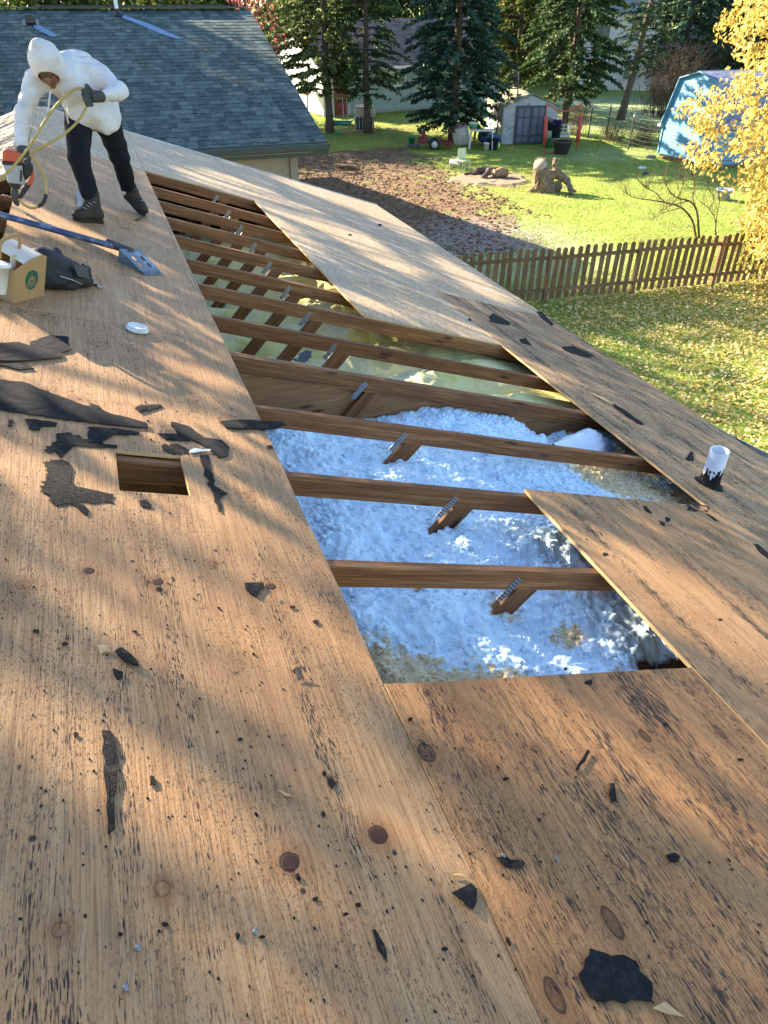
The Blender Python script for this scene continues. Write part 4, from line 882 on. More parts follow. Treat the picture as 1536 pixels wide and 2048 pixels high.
twig_bush('brush_pile', 'low tangle of dead brush along the wire fence', 'bush', G(1225, 283), 120, .9, .9, 23, M_TWIG, .008); twig_bush('brush_pile', 'low dead brush between the wire fence and the blue shed', 'bush', G(1285, 292), 120, 1.0, .9, 24, M_TWIG, .008)
twig_bush('brush_pile', 'dry brush standing behind the red padded frame', 'bush', G(1150, 268), 80, 1.3, .7, 25, M_TWIG, .010)

# bare shrub behind the fence
shr = empty('bare_shrub', G(1392, 476), 'leafless crooked shrub just behind the picket fence', 'shrub'); sb0 = G(1392, 476); sn = np.array([math.sin(rad(36)), math.cos(rad(36)), 0]); mb = MB(); rg = np.random.default_rng(31)
limbs = [[(1392, 476), (1384, 440), (1362, 415), (1330, 405), (1300, 400), (1268, 395), (1245, 382)], [(1398, 476), (1396, 440), (1391, 415), (1378, 402), (1355, 396), (1340, 384), (1330, 365), (1322, 345)], [(1391, 415), (1386, 395), (1390, 370), (1382, 345)], [(1355, 396), (1366, 370), (1360, 345), (1372, 330)], [(1330, 405), (1310, 385), (1290, 375), (1278, 362)],
         [(1432, 476), (1430, 440), (1418, 418), (1400, 402)], [(1430, 470), (1434, 430), (1440, 395), (1436, 370)], [(1378, 402), (1345, 410), (1318, 425)], [(1362, 415), (1330, 425), (1300, 440)], [(1418, 418), (1428, 400), (1420, 380)]]
for li, lb in enumerate(limbs):
    off = rg.uniform(-.35, .35); p0 = sb0+sn*off*.3; P3 = np.array([PPL(x, y, sb0+sn*(off*i/len(lb)), sn) for i, (x, y) in enumerate(lb)])-sb0; pts = spline(P3, 24); r0 = .034 if li < 2 else .016; mb.tube(pts, np.linspace(r0, .006, len(pts)), 6, False)
    for q in range(26 if li < 5 else 12):
        j = rg.integers(len(pts)//3, len(pts)); d = rg.normal(size=3)*.16; d[2] = abs(d[2])*1.3+.06; e = pts[j]+d*1.5; mb.tube([pts[j], pts[j]+d*.7+rg.normal(size=3)*.03, e], [.007, .005, .002], 3, False)
        if q % 2 == 0: mb.tube([e*.5+pts[j]*.5, e+rg.normal(size=3)*.1+[0, 0, .1]], [.004, .0015], 3, False)
mb.build('branches', M_TWIG, shr)['kind'] = 'stuff'

# yellow tree on the right
YP = [(1450, -40), (1458, 25), (1424, 50), (1442, 78), (1442, 100), (1458, 122), (1490, 136), (1462, 165), (1440, 182), (1384, 176), (1362, 200), (1362, 235), (1358, 255), (1368, 282), (1378, 310), (1402, 336), (1408, 364), (1434, 356), (1442, 380), (1462, 392), (1446, 416), (1442, 458), (1482, 470), (1462, 482), (1468, 520), (1500, 545), (1536, 560), (1620, 560), (1700, 500), (1700, -60)]
yt = empty('yellow_tree', G(1600, 470), 'tree with bright yellow autumn leaves hanging in at the right', 'tree'); yb = G(1600, 470)
rg = np.random.default_rng(41); cl = []
while len(cl) < 560:
    x, y = rg.uniform(1355, 1690), rg.uniform(-55, 560)
    if not in_poly(np.array([x-8, y]), YP): continue
    hole = vnoise(np.array([x/34., y/34., 2.]), 5)
    if x < 1500 and hole < -.42: continue
    if x < 1470 and rg.random() < .38: continue
    edge = (x-1355)/180.; cl.append(PD(x, y, 18.3+rg.normal()*.9*min(1, .3+edge)+.4))
cl = np.array(cl); P, D, Wv, L, Wd, T = [], [], [], [], [], []
for c in cl:
    m = rg.integers(16, 28); dirn = np.array([rg.normal()*.6-.3, rg.normal()*.6, rg.uniform(-.9, .2)]); dirn /= np.linalg.norm(dirn)
    s = rg.uniform(-.22, .22, m); P.append(c+dirn*s[:, None]+rg.normal(size=(m, 3))*.075); d = rnd_unit(m, rg)*.8+np.array([0, 0, -.75]); D.append(d); Wv.append(rnd_unit(m, rg)); L.append(rg.uniform(.075, .135, m)); Wd.append(rg.uniform(.028, .046, m)); T.append(np.clip(rg.normal(.6, .2, m), 0, 1))
link('leaves', kites(np.concatenate(P)-yb, np.concatenate(D), np.concatenate(Wv), np.concatenate(L), np.concatenate(Wd), np.concatenate(T), .3, mat=M_YEL), yt)
mb = MB(); tp = [np.array([.0, 0, z]) for z in (0, 1, 2, 3.2, 4.5, 6)]; mb.tube(tp, [.17, .13, .12, .10, .08, .05], 10); mb.build('trunk', M_BARK, yt); mb = MB()
for i in range(0, len(cl), 4):
    c = cl[i]-yb; z0 = max(.8, c[2]-rg.uniform(.2, 1.4)); s0 = np.array([0, 0, min(z0, 5.8)]); md = s0*.45+c*.55+np.array([0, 0, .25])+rg.normal(size=3)*.12; pts = spline([s0, md, c], 10); mb.tube(pts, np.linspace(.022, .005, len(pts)), 4, False)
mb.build('branches', M_BARK, yt)['kind'] = 'stuff'

# leafy trees: background
def leafy(name, label, base, H, R, seed, mat, nl=2600, leaf=.16, group=None, h0=1.5):
    rg = np.random.default_rng(seed); base = np.asarray(base, float); t = empty(name, base, label, 'tree', group)
    mb = MB().tube([(0, 0, -.1), (.1, .05, H*.4), (0, .1, H*.75)], [.04*H/2.2+.06, .12, .05], 9); mb.build('trunk', M_BARKD, t)
    nc = 46; cc = np.stack([rg.normal(size=nc)*R*.5, rg.normal(size=nc)*R*.5, rg.uniform(h0, H, nc)], 1); k = rg.integers(0, nc, nl); mb = MB()
    for c in cc[::2]: mb.tube(spline([(0, 0, max(.5, c[2]*.45)), c*.5+[0, 0, .5+c[2]*.2], c], 8), [.05]*3+[.03]*3+[.015]*(len(spline([(0, 0, max(.5, c[2]*.45)), c*.5+[0, 0, .5], c], 8))-6), 4, False)
    mb.build('branches', M_BARKD, t)['kind'] = 'stuff'
    P = cc[k]+rg.normal(size=(nl, 3))*R*.19; d = rnd_unit(nl, rg)+[0, 0, -.5]; link('crown', kites(P, d, rnd_unit(nl, rg), rg.uniform(.7, 1.4, nl)*leaf, rg.uniform(.25, .45, nl)*leaf, np.clip(rg.normal(.45, .22, nl)+.15*vnoise(cc[k]*.9, seed), 0, 1), .25, mat=mat), t); return t
GB_ = 'background trees beyond the yards'
leafy('red_maple', 'small tree with pinkish red leaves peeking over the green roof corner', PD(500, 60, 40)*[1, 1, 0], 6.3, 1.1, 51, M_PINK, 2200, .12, None, 3.4)
for i, (px, D, lab) in enumerate(((25, 47, 'leafy tree behind the far left of the green roof ridge'), (120, 44, 'leafy tree behind the ridge above the black roof vent'), (215, 48, 'leafy tree behind the white vent pipe on the ridge'), (320, 45, 'leafy tree right of the white vent pipe behind the ridge'), (425, 47, 'leafy tree behind the right end of the green ridge'))):
    leafy('leafy_tree', lab, PD(px, 5, D)*[1, 1, 0], 6.7, 3.0, 60+i, M_LEAF, 5200, .26, GB_, 3.0)
for i, (px, D, m, lab) in enumerate(((600, 66, M_NEED, 'distant green tree far behind the red door house, leftmost'), (690, 70, M_NEED, 'distant dark tree rising over the brown roof ridge'), (780, 72, M_NEED, 'distant tree over the middle of the brown roof'), (880, 68, M_NEED, 'distant tree over the right half of the brown roof'), (990, 76, M_NEED, 'distant tree right of the brown roof'), (1085, 70, M_LEAF, 'distant yellow green tree above the grey shed'), (1180, 92, M_NEED, 'distant dark tree left behind the white house'), (1310, 95, M_NEED, 'distant dark tree right behind the white house'), (1400, 80, M_NEED, 'distant dark tree behind the blue shed'), (1490, 78, M_NEED, 'distant dark tree at the upper right behind the yellow leaves'))):
    leafy('leafy_tree', lab, PD(px, 5, D)*[1, 1, 0], 13, 4.2, 80+i, m, 7000, .42, GB_, .8)

# white house far off between the trunks
wh = PD(1225, 100, 66)*[1, 1, 0]; vd_ = wh/np.linalg.norm(wh); wr = np.array([vd_[1], -vd_[0], 0]); WM = np.stack([wr, vd_, [0, 0, 1]], 1)
whs = empty('white_house', wh, 'distant white two storey house seen between the tree trunks', 'house')
def wpt(a, b, z): return WM@np.array([a, b, z])
M_WH = simple('cream_siding', (.70, .66, .60), (.6, .56, .5), 2, .6); M_GRF = simple('grey_roof', (.30, .34, .42), (.22, .25, .32), 2, .7)
MB().box(wpt(.5, 4, 2.6), (5.4, 8, 5.2), WM).build('wall', M_WH, whs); MB().add([wpt(a, b, z) for b in (-.3, 8.3) for a, z in ((-2.7, 5.0), (3.7, 5.0), (.5, 7.6))], [(0, 1, 2), (5, 4, 3), (0, 3, 4, 1), (1, 4, 5, 2), (2, 5, 3, 0)]).build('roof', M_GRF, whs)
MB().box(wpt(5.4, 5, 1.3), (4.6, 6, 2.6), WM).build('garage_wall', M_WH, whs); MB().add([wpt(a, b, z) for b in (1.7, 8.3) for a, z in ((2.9, 2.6), (8.0, 2.6), (5.4, 4.3))], [(0, 1, 2), (5, 4, 3), (0, 3, 4, 1), (1, 4, 5, 2), (2, 5, 3, 0)]).build('garage_roof', M_GRF, whs)
for a, z in ((-.9, 1.4), (1.6, 1.4), (-.9, 3.9), (1.6, 3.9)):
    w_ = MB().box(wpt(a, -.02, z), (1.0, .08, 1.3), WM).build('window', M_GLASS, whs)
    for q in (-.55, .55): o = MB().box(wpt(a+q, -.05, z), (.1, .06, 1.4), WM).build('window_frame', M_WHITE); o.parent = w_
for i, (x, y, lab) in enumerate(((-14.0, 38, 'tall unseen tree added left behind the neighbouring house to shade its roof, nearer one'), (-11.0, 42, 'tall unseen tree added left behind the neighbouring house to shade its roof, farther one'))):
    leafy('leafy_tree', lab, (x, y, 0), 15.5, 4.2, 120+i, M_NEED, 8000, .42, GB_, 5.5)  # out of view, added to keep sun off the neighbour's shingles
# unseen trees off to the left, crowns shaped to cast the roof's dappled shade
LIT = [[(296, 352), (420, 385), (560, 440), (660, 510), (620, 510), (500, 440), (380, 400), (305, 380)], [(330, 420), (480, 470), (620, 550), (700, 620), (640, 590), (500, 505), (345, 445)], [(330, 322), (430, 350), (540, 388), (650, 432), (760, 490), (860, 560), (800, 545), (690, 480), (600, 436), (500, 396), (400, 360)], [(520, 340), (640, 374), (770, 414), (860, 476), (830, 480), (720, 420), (600, 372)], [(850, 500), (930, 545), (1030, 600), (1010, 608), (900, 550)],
       [(640, 560), (760, 600), (880, 625), (1000, 678), (1080, 740), (1200, 770), (1120, 770), (1020, 716), (900, 650), (760, 620)],
       [(15, 395), (60, 410), (150, 452), (250, 500), (330, 535), (300, 540), (200, 500), (110, 470), (0, 445)], [(90, 582), (200, 630), (330, 690), (470, 765), (485, 800), (340, 722), (200, 655), (92, 600)],
       [(-60, 600), (0, 625), (145, 690), (300, 765), (500, 850), (530, 905), (420, 900), (250, 850), (120, 800), (-60, 780)], [(-60, 860), (100, 870), (240, 1000), (420, 1000), (560, 1090), (500, 1120), (300, 1090), (-60, 960)],
       [(-60, 1110), (120, 1130), (300, 1190), (560, 1160), (720, 1330), (700, 1400), (560, 1420), (420, 1420), (300, 1370), (160, 1270), (-60, 1200)], [(-60, 1370), (80, 1410), (220, 1480), (340, 1560), (260, 1640), (120, 1600), (-60, 1560)],
       [(540, 1430), (700, 1400), (830, 1480), (960, 1650), (1020, 1850), (940, 1920), (800, 1720), (660, 1600), (560, 1520)], [(240, 1660), (380, 1640), (560, 1780), (640, 1900), (520, 1880), (330, 1760)],
       [(1080, 1020), (1200, 1050), (1330, 1120), (1440, 1170), (1600, 1240), (1600, 1400), (1480, 1420), (1360, 1300), (1180, 1130)], [(960, 1150), (1150, 1150), (1320, 1260), (1280, 1300), (1080, 1230)], [(1000, 1420), (1200, 1430), (1300, 1540), (1150, 1560)], [(1340, 1560), (1500, 1640), (1560, 1760), (1400, 1700)]]
rg = np.random.default_rng(77)
uu = rg.uniform(-1.9, 5.0, 30000); vv = rg.uniform(-2.5, 13, 30000)
RP = np.stack([uu*math.cos(RA), vv, RZ-uu*math.sin(RA)], 1); px = PROJ(RP); lit = np.zeros(len(uu), bool)
lf = uu < RIDGE_U; RP[lf] = np.stack([RX-rg.uniform(0, 2.5, lf.sum()), vv[lf], np.zeros(lf.sum())], 1); RP[lf, 2] = RZT-SLOPE*(RX-RP[lf, 0]); px = PROJ(RP)
front = ((RP-CAM)@CFW) > .15
jit = np.stack([fbm(RP*2.2, 5, 3), fbm(RP*2.2, 6, 3)], -1)*np.where(px[:, 1:] > 1000, 60, np.where(px[:, 1:] > 860, 25, 4))
for pl in LIT:
    lit |= in_poly(px+jit, pl)
    up_ = px[:, 1] < 900; lit |= up_ & (in_poly(px+jit+[0, 7], pl) | in_poly(px+jit-[0, 7], pl))
lit &= front
near = vv+.7*uu < 4.6
keepm = ~lit; RP = RP[keepm]; near = near[keepm]
vr = RP[:, 1]; tt = np.where(vr < 1.9, rg.uniform(13, 18, len(RP)), np.where(near, rg.uniform(5, 7, len(RP)), rg.uniform(8, 11, len(RP)))); CP = RP+SUN[None]*tt[:, None]
for _ in range(14):                                    # slide leaves along the sun ray until out of view
    q_ = PROJ(CP); bad = ((CP-CAM)@CFW > 0) & (q_[:, 1] > -70) & (q_[:, 0] > -120); tt = np.where(bad, tt*1.12, tt); CP = RP+SUN[None]*tt[:, None]
thin = rg.random(len(RP)) < np.where(near, .85, 1.0)
CP = CP[thin]; near = near[thin]
for gi, (mask, lab, nm) in enumerate(((near, 'unseen leafy tree left of the house, crown shaped to throw dappled shade on the roof', 'shade_mask_tree'), (~near, 'unseen leafy tree further left, crown shaped to cast streaks of shade on the far roof', 'shade_mask_tree'))):
    C_ = CP[mask]; b0 = np.array([-7.4, 9.5, 0]) if gi == 0 else np.array([-7.8, 16.5, 0]); t = empty(nm, b0, lab, 'tree'); C_ = C_-b0; m = len(C_); top = C_[:, 2].max()
    MB().tube([(0, 0, 0), (.2, 0, top*.4), (.9, -.3, top*.75), (1.2, -.5, top*1.02)], [.3, .24, .16, .06], 10).build('trunk', M_BARK, t); mb = MB()
    for c in C_[::150]: mb.tube(spline([(.3, -.1, max(c[2]*.92, 6.4)), c*[.5, .5, 1.0]+[0, 0, .8], c], 8), .02, 4, False)
    mb.build('branches', M_BARK, t)['kind'] = 'stuff'
    k = 2; P = np.repeat(C_, k, 0)+rg.normal(size=(m*k, 3))*.015; link('crown', kites(P, rnd_unit(m*k, rg), rnd_unit(m*k, rg), rg.uniform(.05, .085, m*k), rg.uniform(.02, .038, m*k), rg.random(m*k), .2, mat=M_LEAF), t)

# ------------------------------------------------------------------ grass, leaves and clods
M_GRASS = leaf_mat('grass_blades', [(0, (.10, .16, .025)), (.4, (.24, .33, .05)), (.75, (.38, .44, .09)), (1, (.52, .52, .20))], .5)
M_LITTER = leaf_mat('fallen_leaves', [(0, (.20, .10, .03)), (.3, (.48, .31, .08)), (.65, (.68, .52, .20)), (1, (.80, .70, .40))], .35)
def soilmask(X, Y): 
    nz = fbm(np.stack([X*.45, Y*.45, X*0], -1), 91, 4)*2.2
    return (X-(9.3+.13*Y)+nz < 0) & (Y-34.3+nz < 0) & (Y > 17)
def grass(nm, n, x0, x1, y0, y1, h, w, seed, label):
    rg = np.random.default_rng(seed); X = rg.uniform(x0, x1, n); Y = rg.uniform(y0, y1, n); ok = ~soilmask(X, Y) & (np.hypot((X-14.1)/1.2, (Y-26.2)/1.3) > 1); q = PROJ(np.stack([X, Y, X*0], 1)); ok &= (q[:, 0] > 550) & (q[:, 0] < 1600) & (q[:, 1] < 1000); X, Y = X[ok], Y[ok]; m = len(X)
    T = np.clip(rg.normal(.5, .2, m)+.45*fbm(np.stack([X*.7, Y*.7, X*0], -1), 14, 3), 0, 1); d = rg.normal(size=(m, 3))*.5; d[:, 2] = 1
    o = link(nm, kites(np.stack([X, Y, gz_(X, Y)-.005], 1), d, rnd_unit(m, rg), rg.uniform(.6, 1.3, m)*h, rg.uniform(.7, 1.3, m)*w, T, .1, mat=M_GRASS)); tag(o, label, 'grass', kind='stuff')
grass('grass', 60000, 5, 17, 6.5, 15, .055, .006, 1, 'short grass on the lawn this side of the fence'); grass('grass', 90000, 8, 30, 14, 48, .075, .011, 2, 'short grass on the lawn beyond the fence')
def litter(n, seed, fn, nm, label, sz):
    rg = np.random.default_rng(seed); X = rg.uniform(4.5, 18, n); Y = rg.uniform(4, 14.5, n); k = rg.random(n) < fn(X, Y); X, Y = X[k], Y[k]; m = len(X); d = rg.normal(size=(m, 3)); d[:, 2] *= .25; w = rnd_unit(m, rg); w[:, 2] *= .3
    tag(link(nm, kites(np.stack([X, Y, rg.uniform(.012, .05, m)], 1), d, w, rg.uniform(.05, .10, m)*sz, rg.uniform(.018, .035, m)*sz, np.clip(rg.normal(.68, .22, m), 0, 1), .35, mat=M_LITTER)), label, 'leaves', kind='stuff')
litter(46000, 5, lambda X, Y: np.clip(.30+.10*(X-6.5)+.35*fbm(np.stack([X*.6, Y*.6, X*0], -1), 8, 3), .06, 1)*np.clip((14.2-Y)/1.0, .1, 1), 'fallen_leaves', 'yellow and brown leaves strewn over the near lawn', 1.0)
rg = np.random.default_rng(8); n_ = 9000; X = rg.uniform(4, 15, n_); Y = rg.uniform(17, 35, n_); k = soilmask(X, Y); X, Y = X[k], Y[k]; r_ = rg.uniform(.015, .05, len(X))*rg.uniform(.6, 1.6, len(X))
V, F = blobs(np.stack([X, Y, gz_(X, Y)], 1), r_, .5, 1.6, True, (1, 1, .7)); M_CLOD = simple('soil_clods', (.25, .155, .092), (.08, .048, .028), 3, .95, .1)
tag(link('soil_clods', mesh_np('soil_clods', V, F, M_CLOD)), 'clods of turned brown earth on the bare plot', 'soil', kind='stuff')
# ------------------------------------------------------------------ things in the yards
def pl(name, c, ro=.45, **k): return simple(name, c, tuple(q*.8 for q in c), 6, ro, .4, **k)
M_REDP = pl('tiller_red_paint', (.17, .018, .02)); M_TYRE = pl('rubber', (.018, .018, .018), .8); M_RIM = pl('white_rim', (.6, .6, .58)); M_STEEL = pl('dark_steel', (.05, .05, .055), .4)
M_GRNP = pl('green_plastic', (.02, .24, .09)); M_WHTP = pl('white_plastic', (.70, .70, .67), dirt=(.4, .38, .33), dscale=4); M_MINT = pl('mint_plastic', (.55, .68, .42)); M_TURQ = pl('turquoise_plastic', (.02, .26, .24)); M_BEIGE = pl('beige_plastic', (.55, .46, .34)); M_NAVY = pl('navy_plastic', (.02, .035, .06)); M_LIME = pl('lime_plastic', (.55, .75, .16)); M_BLUEP = pl('blue_tarp', (.03, .09, .22)); M_PURP = pl('purple_plastic', (.06, .03, .16)); M_CORAL = pl('coral_padding', (.55, .09, .07), .7); M_ROPEG = pl('green_rope', (.22, .45, .12), .8); M_ROPEB = pl('blue_rope', (.08, .25, .35), .8); M_TERRA = pl('red_brown_pot', (.22, .055, .04), .7)
def yard(name, px, py, label, cat, group=None, z=0): return empty(name, G(px, py, z), label, cat, group, -YAW)
def bucket(px, py, r, h, mat, label, rot=None, z=0, band=None, name='bucket'):
    t = yard(name, px, py, label, 'bucket', None, 0); t.location.z = z
    if rot: t.rotation_euler = (rot[0], rot[1], -YAW)
    MB().lathe([(.001, 0), (r*.82, 0), (r, h), (r*1.06, h), (r*1.06, h-.03), (r*.96, h-.03), (r*.80, .02), (.001, .02)], n=18).build('body', mat, t)
    MB().tube([(r*1.05*math.cos(a), r*.3*math.sin(a)-r*.9, h-.04-.06*math.sin(a)) for a in np.linspace(0, math.pi, 9)], .006, 5).build('handle', M_GALV, t)
    if band: MB().lathe([(r*.90, h*.25), (r*.96, h*.25), (r*1.01, h*.7), (r*.96, h*.7)], n=18).build('label_band', band, t)
    return t
bucket(823, 293, .15, .40, M_GRNP, 'green bucket standing left of the red tiller'); b_ = bucket(899, 334, .16, .40, M_WHTP, 'white bucket lying on its side near the fire pit', (0, math.pi/2, 0)); b_.location.z = .16
# tiller
t = yard('garden_tiller', 868, 299, 'red walk behind garden tiller parked beside the spruce trunk', 'tiller')
for y in (-.22, .22):
    w = empty('wheel'); w.parent = t; w.location = (0, y, .24); MB().lathe([(.15, -.055), (.21, -.06), (.245, -.03), (.245, .03), (.21, .06), (.15, .055), (.15, -.055)], n=20, M=rotm('X', math.pi/2)).build('tyre', M_TYRE, w); MB().lathe([(.0, -.03), (.15, -.04), (.15, .04), (0, .03)], n=16, M=rotm('X', math.pi/2)).build('rim', M_RIM, w)
MB().box((.5, 0, .30), (.62, .5, .10)).box((.66, 0, .20), (.28, .46, .16)).build('tine_cover', M_REDP, t, bevel=.03); MB().box((-.05, 0, .33), (.75, .18, .16)).build('gearbox', M_STEEL, t, bevel=.02)
MB().box((-.55, 0, .38), (.42, .36, .22)).lathe([(.0, .62), (.15, .60), (.16, .49), (.0, .49)], c=(-.5, 0, 0), n=14).lathe([(0, .80), (.07, .79), (.085, .70), (.05, .62), (0, .62)], c=(-.5, 0, 0), n=12).build('engine', M_REDP, t, bevel=.02)
MB().box((-.95, 0, .16), (.6, .4, .10)).build('front_weight', M_STEEL, t, bevel=.02)
for y in (-.22, .22): MB().tube(spline([(.1, y*.4, .42), (.6, y*.8, .72), (1.15, y, 1.02), (1.4, y, 1.03)], 16), .018, 6).build('handle_bar', M_REDP, t)
# firepit
fc = G(981, 358); M_PIT = simple('fire_pit_sand', (.36, .26, .18), (.22, .155, .105), 9, .95, .1, bump=.6, bscale=40, dirt=(.10, .085, .08), dscale=2.2)
ang = np.linspace(0, 2*math.pi, 48, endpoint=False); rr_ = [.92+.12*vnoise(np.array([math.cos(a)*2, math.sin(a)*2, 0]), 3)+.10*vnoise(np.array([math.cos(a)*7, math.sin(a)*7, 0]), 4) for a in ang]
V = [[0, 0, .05]]+[[math.cos(a)*1.15*r, math.sin(a)*1.15*r, .045] for a, r in zip(ang, rr_)]+[[math.cos(a)*1.3*r, math.sin(a)*1.3*r, -.02] for a, r in zip(ang, rr_)]
o = MB().add(V, [(0, 1+i, 1+(i+1) % 48) for i in range(48)]+[(1+i, 49+i, 49+(i+1) % 48, 1+(i+1) % 48) for i in range(48)]).build('fire_pit_bed', M_PIT); o.location = tuple(fc); o.scale = (1.35, 1.15, 1); tag(o, kind='structure')
M_CHAR = simple('charred_wood', (.05, .04, .035), (.16, .12, .09), 9, .9, .1, bump=.8); M_LOGW = simple('cut_log_wood', (.34, .24, .14), (.2, .13, .08), 10, .85, .15, bump=.8, bscale=20); M_STONE = simple('grey_stone', (.22, .21, .20), (.13, .125, .12), 7, .85, .2, bump=.6)
def log(px, py, L, r, yaw, mat, label, z=.0, tilt=0, name='log'):
    t = yard(name, px, py, label, 'log'); t.location.z = z+r; t.rotation_euler = (0, tilt, -YAW+yaw); k = np.linspace(-.5, .5, 9); jit = [1+.12*math.sin(7*q+px) for q in k]
    MB().tube([(q*L, .03*math.sin(5*q+px), .02*math.cos(6*q)) for q in k], [r*j for j in jit], 12).build('bark', mat, t); MB().lathe([(0, L*.5+.004), (r*.88, L*.5+.004), (r*.88, L*.5-.01)], n=12, M=rotm('Y', math.pi/2)).lathe([(0, -L*.5-.004), (r*.9, -L*.5-.004), (r*.9, -L*.5+.01)], n=12, M=rotm('Y', math.pi/2)).build('cut_end', M_LOGW, t); return t
log(1000, 357, .55, .16, .25, M_LOGW, 'thick short log at the right of the fire pit', .04); log(972, 357, .6, .10, 1.1, M_CHAR, 'charred log leaning in the middle of the fire pit', .06, -.35); log(985, 347, .9, .10, -.15, M_LOGW, 'long log lying across the back of the fire pit', .05); log(958, 350, .45, .11, .7, M_CHAR, 'charred stub at the left of the fire pit', .04); log(940, 352, .5, .04, .2, M_CHAR, 'thin burnt stick at the left edge of the fire pit', .04)
for px, py, s, lab in ((965, 369, (.5, .22, .10), 'flat grey stone at the front of the fire pit'), (985, 366, (.35, .25, .09), 'small flat stone beside the front log of the fire pit'), (1300, 316, (.5, .35, .16), 'low stone block at the left foot of the blue shed'), (634, 302, (.38, .3, .2), 'pale stone block at the edge of the soil by the green roof')):
    t = yard('stone', px, py, lab, 'stone'); V, F = blobs([np.array([0, 0, .4*s[2]])], [.5], .25, 1.3, False, s); link('body', mesh_np('stone', V*np.array([1, 1, 1]), F, M_STONE, False), t)
log(697, 338, 1.0, .085, -.55, M_LOGW, 'pale curved log lying on the bare soil')
# stump
t = yard('tree_stump', 1085, 382, 'upturned pale tree stump with sawn top and a long bent root', 'stump')
def stump(P):
    d = rcone(P, (0, 0, .0), (-.2, .02, .95), .31, .235); d = smin(d, rcone(P, (-.05, 0, .05), (-.52, -.1, -.02), .20, .07), .15); d = smin(d, rcone(P, (.1, 0, .08), (.4, -.25, -.02), .2, .08), .15); d = smin(d, rcone(P, (0, .1, .1), (.1, .5, 0), .2, .1), .15)
    d = smin(d, rcone(P, (-.05, .05, .45), (.45, .1, .58), .20, .16), .1); d = smin(d, rcone(P, (.45, .1, .58), (.82, -.05, .36), .15, .12), .06); d = smin(d, rcone(P, (.82, -.05, .36), (.92, -.35, .13), .09, .085), .05); d = smin(d, rcone(P, (.92, -.35, .15), (.95, -.62, -.02), .085, .05), .05)
    d = smin(d, rcone(P, (.1, 0, .12), (.52, -.02, .16), .20, .17), .1)
    d = smin(d, rcone(P, (.40, .1, .6), (.34, .16, 1.0), .10, .06), .05); d = smin(d, rcone(P, (.30, .1, .85), (.52, .2, 1.0), .06, .03), .05); d = smin(d, rcone(P, (.92, -.35, .15), (1.12, -.3, .05), .05, .03), .05)
    d = d+.042*fbm(P*np.array([11, 11, 3.0]), 61, 4)+.016*fbm(P*26, 62, 2)
    ax = np.array([-.24, -.66, .71]); c_ = np.where(P[..., 0] < .14, (P-np.array([-.2, -.02, .88]))@ax, -9.); return smax(d, c_, .01)
def stump2(P): return np.where((P[..., 0] > .18) | (P[..., 2] < .75), stump(P), stump(P))
V, F = nets(lambda P: smin(np.where(P[..., 0] < .22, stump(P), 9.), np.where(P[..., 0] >= .15, np.minimum(stump(P), 9.), 9.), .001), (-.75, -.85, -.05), (1.3, .75, 1.2), .02)
M_STUMP = simple('weathered_stump_wood', (.30, .23, .16), (.13, .09, .06), 7, .9, .1, bump=1., bscale=22, stretch=(2, 2, .8), dirt=(.06, .045, .03), dscale=3)
link('wood', mesh_np('stump', V, F, M_STUMP, True), t); axm = frame((1, 0, .34), (-.24, -.66, .71)); MB().lathe([(0, .012), (.225, .012), (.235, -.03)], n=24, M=axm, c=(-.2, -.02, .88)).build('sawn_face', simple('sawn_wood', (.50, .40, .27), (.36, .27, .17), 14, .8, .15), t)
# chair
t = yard('garden_chair', 927, 343, 'small pale green plastic chair behind the fire pit', 'chair')
for x in (-.17, .17):
    for y in (-.16, .16): MB().bar((x*1.1, y*1.1, 0), (x, y, .40), .035, .035).build('leg', M_MINT, t)
MB().box((0, 0, .41), (.40, .38, .03)).build('seat', M_MINT, t, bevel=.01); MB().box((0, .19, .62), (.38, .03, .40)).build('backrest', M_MINT, t, bevel=.012)
t.rotation_euler = (0, 0, -YAW+.5)
# crate, sled, ring, rope swing
t = yard('pet_crate', 729, 262, 'beige and navy plastic pet crate behind the slender trunk', 'crate')
MB().box((0, .5, .92), (1.15, 1.25, .42), None, (.82, .86)).build('lid', M_BEIGE, t, bevel=.05); MB().box((0, .5, .30), (1.0, 1.1, .58)).build('base', M_NAVY, t, bevel=.04)
for x in (-.45, -.27, -.09, .09, .27, .45): MB().box((x, -.075, .40), (.05, .03, .55)).build('slat', M_BEIGE, t)
MB().box((0, .5, .68), (1.14, 1.24, .07)).build('rim', M_BEIGE, t, bevel=.02); MB().box((0, .5, .03), (1.1, 1.2, .06)).build('foot_rim', M_BEIGE, t)
t = yard('plastic_sled', 681, 250, 'turquoise plastic sled on the grass by the red door', 'sled')
MB().add([[-.75, -.28, .18], [.55, -.28, .16], [.85, 0, .34], [.55, .28, .16], [-.75, .28, .18], [-.65, -.2, .02], [.5, -.2, 0], [.5, .2, 0], [-.65, .2, .02]], [(0, 5, 6, 1), (1, 6, 2), (2, 7, 3), (3, 7, 8, 4), (4, 8, 5, 0), (5, 8, 7, 6), (6, 7, 2)]).build('hull', M_TURQ, t); MB().tube([(-.75, -.28, .18), (.55, -.28, .16), (.85, 0, .34), (.55, .28, .16), (-.75, .28, .18), (-.75, -.28, .18)], .025, 6).build('rim', M_TURQ, t)
o = MB().tube([(.55*math.cos(a), .42*math.sin(a), .04) for a in np.linspace(-2.2, 1.5, 20)], .045, 7).build('green_ring', M_GRNP); o.location = tuple(G(664, 269)); o.rotation_euler = (0, 0, -YAW); tag(o, 'curved green plastic tube lying around the bare grey trunk', 'tube')
